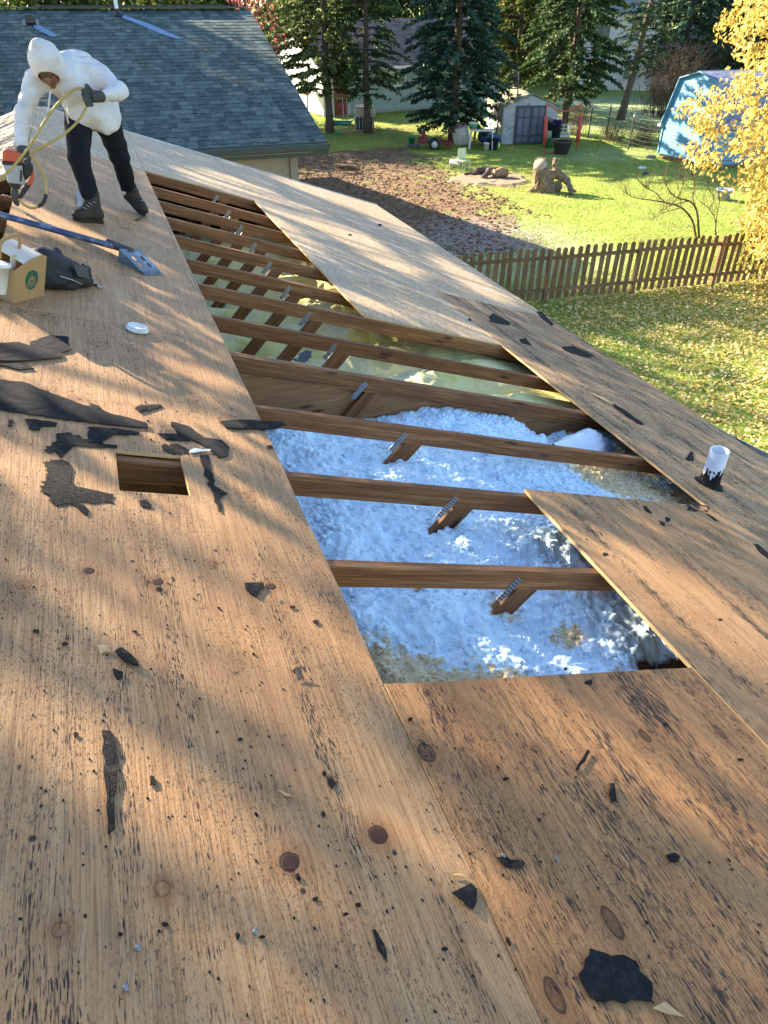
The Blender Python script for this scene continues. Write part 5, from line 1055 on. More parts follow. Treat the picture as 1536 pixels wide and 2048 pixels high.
a_ = G(659, 266)+np.array([-.03, -.2, 0]); b_ = G(735, 266)+np.array([-.03, -.19, 0]); a_[2] = PPL(655, 191, a_, CFW*[1, 1, 0])[2]; b_[2] = PPL(731, 184, b_, CFW*[1, 1, 0])[2]
o = MB().tube([a_+(b_-a_)*q-np.array([0, 0, .22*math.sin(math.pi*q)]) for q in np.linspace(0, 1, 14)], .03, 5).build('slack_rope', M_ROPEG); tag(o, 'green rope strung between the two bare trunks', 'rope')
t = empty('rope_swing', a_*.6+b_*.4-[0, 0, a_[2]], 'rope swing hanging in front of the red door', 'swing', rz=-YAW); zt = a_[2]*.6+b_[2]*.4-.21
for q, m_ in ((-.55, M_ROPEG), (-.1, M_WHTP), (.12, M_WHTP), (.45, M_ROPEB)): MB().tube([(q, 0, zt+.02), (q+.02, .02, zt*.6), (q+.05, 0, .42)], .016, 5).build('rope', m_, t)
MB().box((.0, 0, .40), (.62, .2, .035)).build('seat', M_TURQ, t, bevel=.01)
t = yard('planter_stand', 616, 229, 'red brown planter bowl on a post beside the white gable wall', 'planter'); MB().tube([(0, 0, 0), (0, 0, 1.05)], .06, 8).build('post', M_BEIGE, t); MB().lathe([(0, 1.05), (.22, 1.07), (.40, 1.38), (.42, 1.42), (.36, 1.42), (.3, 1.36), (0, 1.34)], n=20).build('bowl', M_TERRA, t)
# clutter by the shed
t = yard('white_barrel', 925, 289, 'tilted white plastic barrel right of the spruce trunk', 'barrel'); t.rotation_euler = (.15, -.25, -YAW); MB().lathe([(0, 0), (.32, .01), (.38, .1), (.40, .45), (.38, .8), (.30, .88), (.28, .8), (0, .6)], n=22).build('body', M_WHTP, t)
t = yard('folding_table', 962, 300, 'white folding table with spread legs left of the grey shed', 'table'); MB().box((0, .1, .80), (1.1, .5, .05)).build('table_top', M_WHTP, t, bevel=.01)
for x in (-.5, .45):
    for y in (-.12, .3): MB().bar((x*1.1, y, 0), (x, y, .79), .05, .04).build('leg', M_WHTP, t)
tp = np.array(t.location)
bucket(943, 300, .2, .30, M_WHTP, 'white and green pail on the folding table', None, .825, M_GRNP)
t = yard('blue_tarp', 974, 292, 'crumpled blue tarp heaped behind the white table', 'tarp'); V, F = blobs([np.array([0, .5, .35]), np.array([.35, .5, .25])], [.42, .34], .35, 1.5); link('cloth', mesh_np('tarp', V, F, M_BLUEP, True), t)
t = yard('dark_tub', 984, 299, 'dark plastic tub in front of the shed corner', 'tub'); MB().lathe([(0, 0), (.25, 0), (.30, .48), (.33, .48), (.33, .5), (.27, .5), (.2, .05), (0, .05)], n=18).build('body', M_NAVY, t); MB().box((0, 0, .58), (.4, .3, .14)).build('blue_box', M_BLUEP, t)
bucket(972, 301, .14, .32, M_WHTP, 'grey white pail standing beside the dark tub')
o = MB().lathe([(0, 0), (.10, .03), (.145, .14), (.12, .23), (.06, .30), (0, .32)], n=16).build('lime_ball', M_LIME); o.location = tuple(G(994, 298)); tag(o, 'lime yellow pear shaped toy at the shed corner', 'toy')
def pole(name, a, b, r, mat, label, cat):
    o = MB().tube([a, (np.asarray(a)+b)/2, b], r, 7).build(name, mat); return tag(o, label, cat)
p_ = G(989, 292); pole('dark_pole', p_, p_+np.array([.35, .3, 2.55]), .035, M_STEEL, 'thin dark pole leaning in front of the shed wall', 'pole'); p_ = G(946, 294); pole('leaning_board', p_, p_+np.array([.5, .6, 1.7]), .06, M_LOGW, 'grey board leaning against the spruce boughs beside the white table', 'board')
q0 = sp(.55, .6, 1.9); t = empty('metal_rack', q0, 'black metal rack standing on the shed roof', 'rack', rz=-YAW)
for x in (-.22, .22): MB().bar((x, 0, -.1), (x*.8, .1, 1.2), .05, .04).build('upright', M_STEEL, t)
for z in (.35, .6, .85, 1.1): MB().bar((-.2, .04, z), (.2, .04, z), .04, .04).build('rung', M_STEEL, t)
for x in (-.08, .06): MB().bar((x, .02, .35), (x+.03, .06, 1.15), .03, .03).build('brace', M_STEEL, t)
# red padded frame
A, B = G(1088, 307), G(1152, 306); t = empty('padded_frame', (A+B)/2, 'tall frame with two coral red padded poles in front of the shed', 'frame'); c_ = (A+B)/2
pa, pb = PPL(1094, 206, A, CFW*[1, 1, 0]), PPL(1166, 206, B, CFW*[1, 1, 0])
for q0, q1 in ((A, pa), (B, pb)):
    MB().tube([q0-c_, (q0+q1)/2-c_, q1-c_], .022, 6).build('pole', M_CORAL, t); s0, s1 = q0+(q1-q0)*.22, q0+(q1-q0)*.74; MB().tube([s0-c_, s1-c_], [.10, .075], 9).build('padding', M_CORAL, t)
MB().tube([pa+(pb-pa)*q-c_-np.array([0, 0, .32*math.sin(math.pi*q)]) for q in np.linspace(0, 1, 12)], .03, 6).build('top_strap', M_CORAL, t); MB().tube([A-c_, A-c_+np.array([.4, -.1, .02]), A-c_+np.array([.7, -.05, .02])], .02, 5).build('foot_rope', M_CORAL, t)
bucket(1093, 294, .17, .40, M_GRNP, 'green bucket at the bottom of the pot stack by the padded frame'); bucket(1093, 294, .16, .30, M_WHTP, 'white bucket stacked on the green bucket by the padded frame', None, .40); bucket(1093, 294, .21, .34, M_NAVY, 'black plant pot topping the stack by the padded frame', (0, .2), .70, None, 'plant_pot')
bucket(1109, 293, .20, .36, M_MINT, 'pale green basket beside the pot stack', None, 0, None, 'basket'); bucket(1109, 293, .22, .45, M_NAVY, 'black tub stacked on the pale green basket', None, .36, None, 'plant_pot'); bucket(1109, 293, .22, .30, M_PURP, 'dark purple tub on top of the black tub', None, .81, None, 'plant_pot')
t = yard('lattice_crate', 1126, 292, 'white lattice crate hung beside the purple tub', 'crate'); t.location.z = .35
for q in (-.24, -.08, .08, .24):
    MB().box((q, 0, .3), (.035, .03, .6)).build('slat', M_WHTP, t); MB().box((0, -.03, .3+q), (.56, .03, .035)).build('slat', M_WHTP, t)
MB().box((0, .25, .05), (.5, .5, .04)).build('shelf', M_WHTP, t)
t = yard('net_basket', 1122, 307, 'dark round net basket at the foot of the padded frame', 'basket'); MB().lathe([(.30, 0), (.42, .5)], n=20).build('net', pl('dark_net', (.025, .022, .022), .9), t); MB().tube([(.43*math.cos(a), .43*math.sin(a), .5) for a in np.linspace(0, 2*math.pi, 22)], .025, 6).build('rim', M_TWIG, t)
p_ = sp(1.95, -.35, 0); o = MB().bar(p_+[0, 0, 1.12], p_+[.75, -.15, .85], .05, .22).build('plank', M_LOGW); tag(o, 'short grey plank resting across the pot stack', 'plank')
# wire fence
W3 = [G(1176, 276), G(1212, 274), G(1256, 300), G(1310, 312)]; t = empty('wire_fence', W3[1], 'wire fence on dark steel posts along the frosty lawn', 'fence'); w0 = W3[1]
M_WIRE = pl('fence_wire', (.14, .14, .14), .6)
for p in W3[:3]: MB().bar(p-w0, p-w0+np.array([0, 0, 1.35]), .05, .05).build('post', M_STEEL, t); MB().bar(p-w0+np.array([0, 0, 1.35]), p-w0+np.array([0, 0, 1.52]), .05, .05).build('post_tip', M_WHTP, t)
for a, b in zip(W3[:-1], W3[1:]):
    for z in np.linspace(.15, 1.2, 7): MB().tube([a-w0+[0, 0, z], (a+b)/2-w0+[0, 0, z-.04], b-w0+[0, 0, z]], .004, 4, False).build('wire', M_WIRE, t)
for px, py, s, m_, nm, lab in ((1284, 338, (.36, .22, .12), M_WHTP, 'white_bag', 'small white bag on the lawn before the blue shed'), (1291, 350, (.26, .22, .14), M_NAVY, 'black_toy', 'small black lump on the lawn before the blue shed')):
    t = yard(nm, px, py, lab, 'bag' if nm == 'white_bag' else 'toy'); V, F = blobs([np.array([0, 0, s[2]*.4])], [.5], .3, 1.4, False, s); link('body', mesh_np(nm, V, F, m_, True), t)
t = yard('blue_tub', 1446, 398, 'pale blue plastic tub under the yellow branches', 'tub'); t.scale = (.7, .7, .6); MB().lathe([(0, 0), (.30, 0), (.38, .5), (.42, .5), (.42, .53), (.34, .53), (.26, .05), (0, .05)], n=20).build('body', pl('pale_blue_plastic', (.35, .40, .68)), t)
# ------------------------------------------------------------------ scraps lying on the roof
prng = random.Random(11)
def scrap(name, pts, mat, label, cat, th=.003, lift=.0, curl=.0, group=None, torn=.35, seg=.022):
    th = min(th, .0028) if cat in ('tar paper', 'roof cement') else th*.7; lift *= .45
    if cat == 'roof cement': th = .0012
    q = np.array([RF(*p) for p in pts]); P = []
    n = len(q); cen = q.mean(0); size = max(np.ptp(q[:, 0]), np.ptp(q[:, 1]))
    for i in range(n):
        a, b = q[i], q[(i+1) % n]; L = np.linalg.norm(b-a); k = max(1, int(L/seg)); nr = np.array([b[1]-a[1], a[0]-b[0]])/(L+1e-9)
        for j in range(k): P.append(a+(b-a)*j/k+(nr*prng.uniform(-1, 1)*min(.006, .1*L)*torn*2 if j else 0))
    P = np.array(P); m = len(P); ax = np.array([math.cos(seg*999+m), math.sin(seg*999+m)])
    def hgt(w): s = ((w-cen)@ax)/(size+1e-6); return .0015+lift*(.5+s)+curl*s*s*4*.25+.0012*vnoise(np.stack([w[:, 0]*40, w[:, 1]*40, w[:, 0]*0], -1), 3)
    inner = cen+(P-cen)*.55; rings = [P, inner, cen[None]]
    V = []; 
    for r in (P, inner): V.append(np.stack([r[:, 0], r[:, 1], hgt(r)+th*(.75 if r is P else 1)], 1))
    V.append(np.array([[cen[0], cen[1], hgt(cen[None])[0]+th]])); V.append(np.stack([P[:, 0], P[:, 1], hgt(P)], 1)); V = np.concatenate(V)
    F = []
    for i in range(m):
        j = (i+1) % m; F += [(i, j, m+j, m+i), (m+i, m+j, 2*m), (i, 2*m+1+i, 2*m+1+j, j)]
    area = sum(P[i][0]*P[(i+1) % m][1]-P[(i+1) % m][0]*P[i][1] for i in range(m))
    if area < 0: F = [f[::-1] for f in F]
    V[:, :2] -= cen
    o = link(name, mesh_np(name, V, F, mat)); p = roofpt(cen[0], cen[1], .001); o.location = tuple(p); o.rotation_euler = ROT_R; return tag(o, label, cat, group)
def c8(*a): return [(x/2.954, y/2.954+620) for x, y in a]
def cA(*a): return [(x/2, y/2+1220) for x, y in a]
def cB(*a): return [(x/2+768, y/2+1220) for x, y in a]
def c7(*a): return [(x/2.667+960, y/2.667+700) for x, y in a]
def c4(*a): return [(x/2.341+880, y/2.341+440) for x, y in a]
TP, RC = 'tar_paper_scrap', 'roof_cement_patch'
scrap(TP, c8((-60, 205), (110, 195), (180, 235), (175, 195), (300, 155), (400, 165), (420, 240), (360, 255), (370, 285), (130, 310), (-60, 312)), M_TARP, 'large torn sheet of black tar paper below the coffee box', 'tar paper', .004, .006, .01)
scrap(TP, c8((-40, 318), (130, 313), (200, 350), (120, 358), (0, 330)), M_TARP, 'small tar paper flap tucked under the large torn sheet', 'tar paper')
scrap(TP, c8((-80, 405), (0, 415), (130, 430), (380, 525), (560, 590), (870, 680), (875, 705), (700, 690), (300, 640), (0, 595), (-80, 590)), M_TARP, 'long pointed strip of black tar paper at the left edge', 'tar paper', .004, .004, .008)
scrap(TP, c8((530, 555), (590, 575), (600, 592), (535, 585)), M_TARP, 'tiny tar paper corner just above the long pointed strip', 'tar paper')
scrap(TP, c8((795, 590), (830, 570), (950, 562), (960, 575), (880, 600), (820, 610)), M_TARP, 'small curled tar paper sliver right of the long strip tip', 'tar paper', .004, .008)
scrap(TP, c8((50, 655), (80, 655), (70, 690), (45, 695)), M_TARP, 'tiny square tar paper bit under the long strip, leftmost', 'tar paper')
scrap(TP, c8((145, 650), (210, 650), (340, 670), (330, 690), (250, 690), (230, 715), (170, 710)), M_TARP, 'small jagged tar paper bit under the long strip', 'tar paper')
scrap(TP, c8((520, 695), (680, 705), (825, 725), (820, 740), (740, 745), (690, 730), (640, 760), (600, 790), (525, 785)), M_TARP, 'ragged tar paper piece just above the square hole', 'tar paper', .004, .003)
scrap(TP, c8((1010, 665), (1110, 690), (1210, 760), (1310, 775), (1355, 820), (1340, 870), (1290, 880), (1250, 840), (1150, 780), (1060, 745), (1010, 690)), M_TARP, 'diagonal torn tar paper strip right above the square hole', 'tar paper', .005, .004, .01)
scrap(TP, c8((930, 735), (1060, 740), (1130, 780), (1040, 775), (970, 765)), M_TARP, 'thin tar paper sliver left of the diagonal strip', 'tar paper')
scrap(TP, [(438, 845), (480, 842), (540, 845), (566, 847), (572, 853), (545, 861), (470, 860), (450, 857)], M_CEMENT, 'shingle strip sticking out over the edge of the opening', 'shingle', .008, .004)
scrap(RC, c8((330, 735), (400, 725), (520, 770), (600, 790), (690, 800), (690, 820), (560, 815), (400, 800), (380, 860), (350, 885), (330, 840), (290, 850), (260, 830), (330, 780)), M_CEMENT, 'crust of black roof cement at the upper left of the square hole', 'roof cement', .003, 0, 0, None, .8, .012)
scrap(RC, c8((250, 900), (330, 890), (400, 900), (425, 945), (390, 985), (440, 1040), (440, 1100), (560, 1115), (670, 1095), (680, 1150), (600, 1140), (480, 1135), (330, 1160), (290, 1130), (250, 1060), (270, 1000), (290, 940)), M_CEMENT, 'broad crust of black roof cement left of the square hole', 'roof cement', .003, 0, 0, None, .9, .012)
scrap(RC, c8((960, 800), (1060, 800), (1120, 830), (1110, 855), (1010, 850), (960, 830)), M_CEMENT, 'smear of black roof cement at the upper right of the square hole', 'roof cement', .002, 0, 0, None, .9, .01)
scrap(RC, c8((1185, 860), (1230, 860), (1245, 960), (1280, 1070), (1350, 1090), (1300, 1120), (1310, 1200), (1290, 1195), (1260, 1100), (1230, 1040), (1210, 960)), M_CEMENT, 'narrow upright smear of roof cement right of the square hole', 'roof cement', .002, 0, 0, None, .7, .014)
scrap(TP, c8((420, 1145), (500, 1160), (525, 1190), (515, 1220), (470, 1190)), M_TARP, 'tar paper chip under the broad cement crust', 'tar paper')
scrap(TP, c8((820, 1130), (860, 1128), (895, 1160), (890, 1175), (830, 1165)), M_TARP, 'tar paper chip below the square hole', 'tar paper')
scrap('plastic_scrap', c8((1120, 835), (1150, 822), (1210, 835), (1248, 828), (1240, 840), (1180, 845), (1115, 852)), M_WHTP, 'scrap of white plastic at the upper right of the square hole', 'plastic', .003, .01)
scrap(TP, [(488, 1169), (526, 1167), (528, 1175), (513, 1196), (492, 1183)], M_TARP, 'pointed tar paper chip left of the opening, below the hole', 'tar paper', .004, .004)
scrap(TP, cA((405, 488), (440, 488), (460, 520), (462, 620), (468, 660), (455, 760), (460, 880), (430, 905), (425, 800), (412, 650)), M_CEMENT, 'long narrow wedge of black shingle in the left foreground', 'shingle', .005, .004)
scrap('shingle_chip', cA((460, 170), (482, 155), (550, 220), (552, 238), (500, 215), (470, 190)), M_CEMENT, 'thick granular shingle chip above the long wedge', 'shingle', .009, .012)
scrap('wood_chip', cA((390, 150), (425, 150), (445, 172), (420, 172), (400, 182)), M_PLYEDGE, 'pale splinter of wood beside the thick shingle chip', 'wood chip', .004, .01)
scrap('shingle_chip', cA((450, 240), (490, 255), (490, 275), (470, 285), (455, 265)), M_CEMENT, 'crumbly black shingle lump under the thick chip', 'shingle', .009)
scrap('dry_leaf', cA((1172, 245), (1195, 243), (1207, 280), (1190, 288)), M_CHAR, 'dark curled leaf left of the near opening corner', 'leaf', .003, .03)
scrap('shingle_chip', cA((1305, 672), (1330, 680), (1338, 705), (1325, 720), (1310, 700)), M_CEMENT, 'small oval shingle chip between two plug knots and the opening', 'shingle', .006)
scrap('shingle_chip', cA((600, 668), (615, 670), (622, 700), (600, 706)), M_CEMENT, 'small shingle chip right of the long wedge', 'shingle', .006)
scrap('wood_chip', cA((1108, 726), (1130, 733), (1167, 752), (1140, 749)), M_PLYEDGE, 'thin tan splinter in the middle foreground', 'wood chip', .003, .012)
scrap(RC, cA((1488, 1280), (1502, 1280), (1545, 1370), (1545, 1415), (1508, 1360)), M_CEMENT, 'narrow smear of roof cement in the middle foreground', 'roof cement', .002, 0, 0, None, .6, .012)
scrap('shingle_piece', cB((820, 1358), (880, 1375), (960, 1385), (1005, 1410), (1020, 1450), (1070, 1500), (1065, 1570), (1020, 1565), (960, 1580), (880, 1570), (820, 1555), (790, 1500), (775, 1460), (800, 1400)), M_TARP, 'big rounded piece of black tar paper in the right foreground', 'tar paper', .005, .002, 0, None, .8, .014)
scrap(TP, cB((265, 1140), (345, 1097), (370, 1120), (365, 1180), (350, 1207)), M_TARP, 'triangular tar paper scrap on the sheet joint in the foreground', 'tar paper', .004, .012)
scrap(TP, cB((765, 640), (810, 562), (823, 572), (775, 645)), M_TARP, 'straight black sliver on the reddish sheet', 'tar paper', .004, .004, 0, None, .2)
scrap('shingle_chip', cB((902, 700), (918, 700), (925, 765), (910, 772), (897, 740)), M_CEMENT, 'granular shingle chunk right of the straight sliver', 'shingle', .009)
scrap('shingle_chip', cB((1125, 985), (1160, 975), (1180, 990), (1175, 1010), (1145, 1012)), M_CEMENT, 'crumbly shingle lump at the right of the reddish sheet', 'shingle', .008)
scrap('shingle_chip', cB((800, 290), (830, 283), (830, 300), (805, 298)), M_CEMENT, 'tiny shingle chip just below the near edge of the opening', 'shingle', .006)
scrap('wood_chip', cB((268, 1066), (300, 1058), (332, 1076), (300, 1070)), M_PLYEDGE, 'tan splinter above the triangular scrap', 'wood chip', .003, .008)
scrap('dry_leaf', cB((1065, 1600), (1110, 1580), (1190, 1640), (1120, 1622)), M_PLYEDGE, 'curled brown leaf at the lower right edge of the reddish sheet', 'leaf', .003, .03)
scrap(RC, cB((445, 995), (490, 990), (560, 1010), (555, 1035), (510, 1035), (470, 1018)), M_CEMENT, 'gritty smear of roof cement beside a nail head', 'roof cement', .003, 0, 0, None, .9, .01)
scrap(TP, c7((865, 835), (885, 835), (915, 870), (915, 880), (880, 865)), M_TARP, 'tar paper chip near the top of the loose sheet', 'tar paper')
scrap(TP, c7((948, 910), (985, 925), (987, 948), (960, 937)), M_TARP, 'larger of two paired tar paper chips on the loose sheet', 'tar paper'); scrap(TP, c7((985, 896), (1010, 898), (1014, 915), (990, 920)), M_TARP, 'smaller of two paired tar paper chips on the loose sheet', 'tar paper')
scrap(RC, c7((1050, 810), (1130, 815), (1210, 835), (1240, 880), (1275, 915), (1250, 915), (1190, 870), (1100, 860)), M_CEMENT, 'curved smear of roof cement below the white pipe', 'roof cement', .002, 0, 0, None, .6, .015)
scrap(TP, c7((1120, 545), (1135, 545), (1140, 590), (1115, 595), (1095, 585)), M_TARP, 'tar paper chip left of the white pipe', 'tar paper'); scrap(TP, c7((1455, 1035), (1480, 1040), (1560, 1105), (1560, 1140), (1490, 1085)), M_TARP, 'long tar paper strip at the right edge of the picture', 'tar paper')
scrap(TP, c7((710, 290), (760, 318), (860, 388), (872, 402), (835, 394), (720, 312)), M_TARP, 'long black sliver on the eave row of sheets', 'tar paper', .004, .006); scrap('wood_chip', c7((588, 232), (660, 258), (716, 292), (700, 294), (640, 262)), M_PLYEDGE, 'long pale wood splinter on the eave row of sheets', 'wood chip', .004, .006)
scrap(RC, c4((230, 450), (250, 435), (290, 460), (330, 480), (320, 495), (260, 485), (230, 475)), M_CEMENT, 'patch of roof cement in the middle of the eave sheets', 'roof cement', .003, 0, 0, None, .8, .02); scrap(TP, c4((450, 432), (475, 432), (530, 488), (522, 498), (480, 465)), M_TARP, 'tar paper strip on the eave edge above the lawn', 'tar paper', .004, .01)
scrap(TP, c4((370, 560), (400, 555), (430, 590), (380, 577)), M_TARP, 'tar paper chip lower in the middle of the eave sheets', 'tar paper'); scrap(RC, c4((570, 595), (620, 590), (720, 635), (700, 647), (640, 632), (580, 612)), M_CEMENT, 'long smear of roof cement near the eave edge', 'roof cement', .003, 0, 0, None, .9, .02)
scrap('wood_chip', [(268, 441), (290, 430), (292, 432), (272, 443)], M_CHAR, 'dark thin stick lying in front of the raised boot', 'stick', .006)
scrap('flashing_piece', [(151, 386), (158, 380), (166, 414), (154, 418)], M_SHDL, 'blue grey metal flashing piece behind the standing boot', 'flashing', .003, .02, 0, None, 0)
# small chips, each named after the nearest landmark
LMK = {(300, 945): 'the square hole', (273, 660): 'the white cup lid', (507, 1180): 'the pointed chip left of the opening', (218, 1560): 'the long black wedge', (580, 1725): 'the left dark plug knot', (757, 1670): 'the right dark plug knot', (853, 1505): 'the oval knot at the opening corner', (925, 1790): 'the triangular scrap', (1230, 1955): 'the big rounded tar paper piece', (1225, 1845): 'the oval knot above the big rounded piece', (325, 1778): 'the lower ring shaped knot', (178, 1142): 'the small plug knot far left of the opening', (1415, 990): 'the white vent pipe', (1440, 1465): 'the oval knot at the right edge', (1165, 1520): 'the straight black sliver', (40, 1170): 'the faint ring knot at the left edge', (1060, 1350): 'the near edge of the opening', (990, 640): 'the eave cement patch', (640, 440): 'the far corner of the opening', (120, 560): 'the tool bag', (1290, 1050): 'the paired chips on the loose sheet', (230, 1310): 'the thick granular chip'}
used_lab = set()
def crumb_label(x, y):
    k = sorted(LMK, key=lambda p: math.hypot(p[0]-x, p[1]-y))
    for p in k[:3]:
        dx, dy = x-p[0], y-p[1]; w_ = ('right of' if dx > 0 else 'left of') if abs(dx) > abs(dy) else ('below' if dy > 0 else 'above'); l = f'little black shingle crumb {w_} {LMK[p]}'
        if l not in used_lab: used_lab.add(l); return l
for i, (x, y) in enumerate(((540, 895), (95, 540), (180, 828), (270, 1265), (318, 1180), (72, 1265), (585, 1215), (632, 1245), (1375, 1085), (1170, 1010), (1290, 1028), (1440, 1240), (1465, 1180), (1210, 1110), (1030, 820), (1120, 830), (940, 640), (760, 450), (700, 470), (860, 610), (130, 1290), (480, 1480), (630, 1800), (890, 1900), (1010, 1560), (1330, 1450), (1480, 1520), (240, 1870), (40, 1840), (330, 1850), (525, 1875), (690, 1830), (715, 1812), (820, 1440), (1130, 1340))):
    s = 3+prng.random()*4+(y/600.); a = prng.random()*6.28; pts = [(x+s*math.cos(a+k*1.1)*prng.uniform(.5, 1.1), y+.6*s*math.sin(a+k*1.1)*prng.uniform(.5, 1.1)) for k in range(6)]
    lab_ = crumb_label(x, y)
    if lab_: scrap('shingle_crumb', pts, M_CEMENT, lab_, 'shingle', .0025, 0, 0, 'little black shingle crumbs on the sheets', .3, .01)
# granules: too many to count
n_ = 5200; uu = RNG.uniform(-.64, 4.2, n_); vv = RNG.uniform(.1, 8, n_)**1.0; vv = np.where(RNG.random(n_) < .6, RNG.uniform(.15, 3, n_), vv); msk = ~((uu > .44) & (uu < 1.66) & (vv > 1.14) & (vv < 8.62)) & ~((uu > 1.6) & (uu < 2.92) & (vv > 2.28) & (vv < 4.72)) & ~((uu > HOLE[0]) & (uu < HOLE[1]) & (vv > HOLE[2]) & (vv < HOLE[3]))
msk &= fbm(np.stack([uu*2.5, vv*1.6, uu*0], -1), 77, 3) > -.25
uu, vv = uu[msk], vv[msk]; rs = RNG.uniform(.0009, .0028, len(uu))*np.where(RNG.random(len(uu)) < .05, 2.0, 1); V, F = blobs(np.stack([uu, vv, rs*.5], 1), rs, .5, 1.5, True, (1, 1.5, .6))
o = link('shingle_granules', mesh_np('shingle_granules', V, F, M_CEMENT)); o.location = tuple(roofpt(0, 0, 0)); o.rotation_euler = ROT_R; tag(o, 'black grit and tar crumbs sprinkled over the bare sheets', 'grit', kind='stuff')
# nails
M_NAIL = simple('galvanised_nail', (.26, .27, .29), None, 40, .5, .4, .6)
for (x, y), lab in (((1003, 1715), 'nail head beside the gritty cement smear'), ((1110, 1722), 'lone nail head on the reddish sheet'), ((507, 1868), 'nail head in the middle foreground'), ((248, 1980), 'bent staple near the bottom left'), ((273, 1900), 'pale nail head near the bottom left')):
    u, v = RF(x, y); o = MB().lathe([(.0015, -.003), (.0015, .007), (.0055, .0075), (.0055, .009), (0, .0095)], n=12).build('nail', M_NAIL); o.location = tuple(roofpt(u, v, .0)); o.rotation_euler = (0, RA+.25, 0); tag(o, lab, 'nail')
# square hole reveals its edges; vent pipe
M_PVC = simple('white_pvc', (.66, .70, .76), (.58, .62, .68), 9, .4, .4, dirt=(.42, .42, .42), dscale=6)
u, v = RF(1418, 968); vp = empty('vent_pipe', roofpt(u, v), 'white plumbing vent pipe smeared with black tar at its foot', 'pipe')
MB().lathe([(.054, -.3), (.054, .235), (.052, .238), (.048, .236), (.048, -.3)], n=36).build('pipe', M_PVC, vp)
tb = MB(); nn_ = 72; V = []
for k in range(nn_):
    a = 2*math.pi*k/nn_; top = .085+.035*vnoise(np.array([math.cos(a)*3, math.sin(a)*3, 1.]), 4)+.03*vnoise(np.array([math.cos(a)*9, math.sin(a)*9, 1.]), 5)
    slope = -SLOPE*.06*math.cos(a)
    for r, z in ((.088+.012*vnoise(np.array([math.cos(a)*4, math.sin(a)*4, 5.]), 4), slope*1.4+.001), (.070, slope*1.2+.008), (.059, slope+.03), (.0565, top*.7), (.0555, top)): V.append([r*math.cos(a), r*math.sin(a), z])
tb.add(V, [(k*5+j, ((k+1) % nn_)*5+j, ((k+1) % nn_)*5+j+1, k*5+j+1) for k in range(nn_) for j in range(4)], True); tb.build('tar_collar', M_CEMENT, vp)
for k in range(9):
    a = prng.uniform(2.6, 6.2); z = prng.uniform(.10, .15); ww = prng.uniform(.006, .02); hh = prng.uniform(.008, .03); aa = np.linspace(a, a+ww/.055, 5)
    MB().add([[.0552*math.cos(q), .0552*math.sin(q), z+hh*prng.uniform(-.2, .2)] for q in aa]+[[.0552*math.cos(q), .0552*math.sin(q), z+hh*prng.uniform(.7, 1.3)] for q in aa], [(i, i+1, 6+i, 5+i) for i in range(4)]).build('tar_smear', M_CEMENT, vp)
# coffee lid
u, v = RF(274, 661); ld = MB().lathe([(.053, 0), (.056, .003), (.056, .008), (.050, .009), (.047, .022), (.040, .023), (.038, .017), (0, .017)], n=32).build('cup_lid', M_WHTP); ld.location = tuple(roofpt(u, v, .003)); ld.rotation_euler = (0, RA, 0); tag(ld, 'white plastic coffee cup lid lying on the bare sheet', 'lid')
# roofing shovel
M_SHAFT = simple('blue_worn_paint', (.035, .065, .16), (.02, .035, .085), 20, .4, .5, bump=.2, dirt=(.35, .38, .45), dscale=16); M_BLADE = simple('blue_steel_blade', (.13, .16, .20), (.075, .10, .135), 18, .35, .5, .4, dirt=(.30, .36, .45), dscale=12)
tm = RF(301, 547); pe = RF(232, 512); pe3 = roofpt(pe[0]-.0, pe[1], .055); far_ = RF(-80, 424); fl3 = roofpt(far_[0], far_[1], .05)
rs_ = empty('roofing_shovel', roofpt(tm[0], tm[1]), 'roofing tear off shovel with worn blue handle lying across the sheets', 'shovel'); b0 = roofpt(tm[0], tm[1])
MB().tube([pe3-b0, (pe3+fl3)/2-b0, fl3-b0], .0195, 14).build('handle', M_SHAFT, rs_)
nrm = np.array([math.sin(RA), 0, math.cos(RA)]); dv = roofpt(*tm)-roofpt(pe[0], pe[1]); dv = dv-nrm*np.dot(dv, nrm); Ld = np.linalg.norm(dv); dv /= Ld; cv = np.cross(nrm, dv)
tw = roofpt(*RF(288, 552))-roofpt(*RF(314, 541)); hw_ = .078
def bl(c, l, h): return cv*c+dv*(l)+nrm*h
bm_ = MB(); ctop = -.175
outl = [(-hw_, -.20, .082), (hw_, -.20, .082), (hw_, -.03, .028), (hw_, .0, .018)]
# blade plate with oval holes left open: strips around the holes
cols = [-hw_, -.046, -.024, .024, .046, hw_]; rows = [-.20, -.135, -.095, -.075, -.035, 0.0]
hz = lambda l: .016+.066*min(1, -l/.20)
for i in range(5):
    for j in range(5):
        if i in (1, 3) and j in (1, 3): continue
        c0_, c1_, l0, l1 = cols[i], cols[i+1], rows[j], rows[j+1]; V = [bl(c0_, l0, hz(l0)), bl(c1_, l0, hz(l0)), bl(c1_, l1, hz(l1)), bl(c0_, l1, hz(l1))]; V = V+[p-nrm*.003 for p in V]; bm_.add(V, [(0, 1, 2, 3), (7, 6, 5, 4), (0, 4, 5, 1), (1, 5, 6, 2), (2, 6, 7, 3), (3, 7, 4, 0)])
bm_.build('blade', M_BLADE, rs_)
for s in (-1, 1):
    V = [bl(s*hw_, -.20, .082), bl(s*hw_, -.20, .004), bl(s*hw_, -.16, .004), bl(s*hw_, .0, .016)]; V = V+[p+cv*s*.003 for p in V]; MB().add(V, [(0, 1, 2, 3), (7, 6, 5, 4), (0, 4, 5, 1), (1, 5, 6, 2), (2, 6, 7, 3), (3, 7, 4, 0)]).build('side_flange', M_BLADE, rs_)
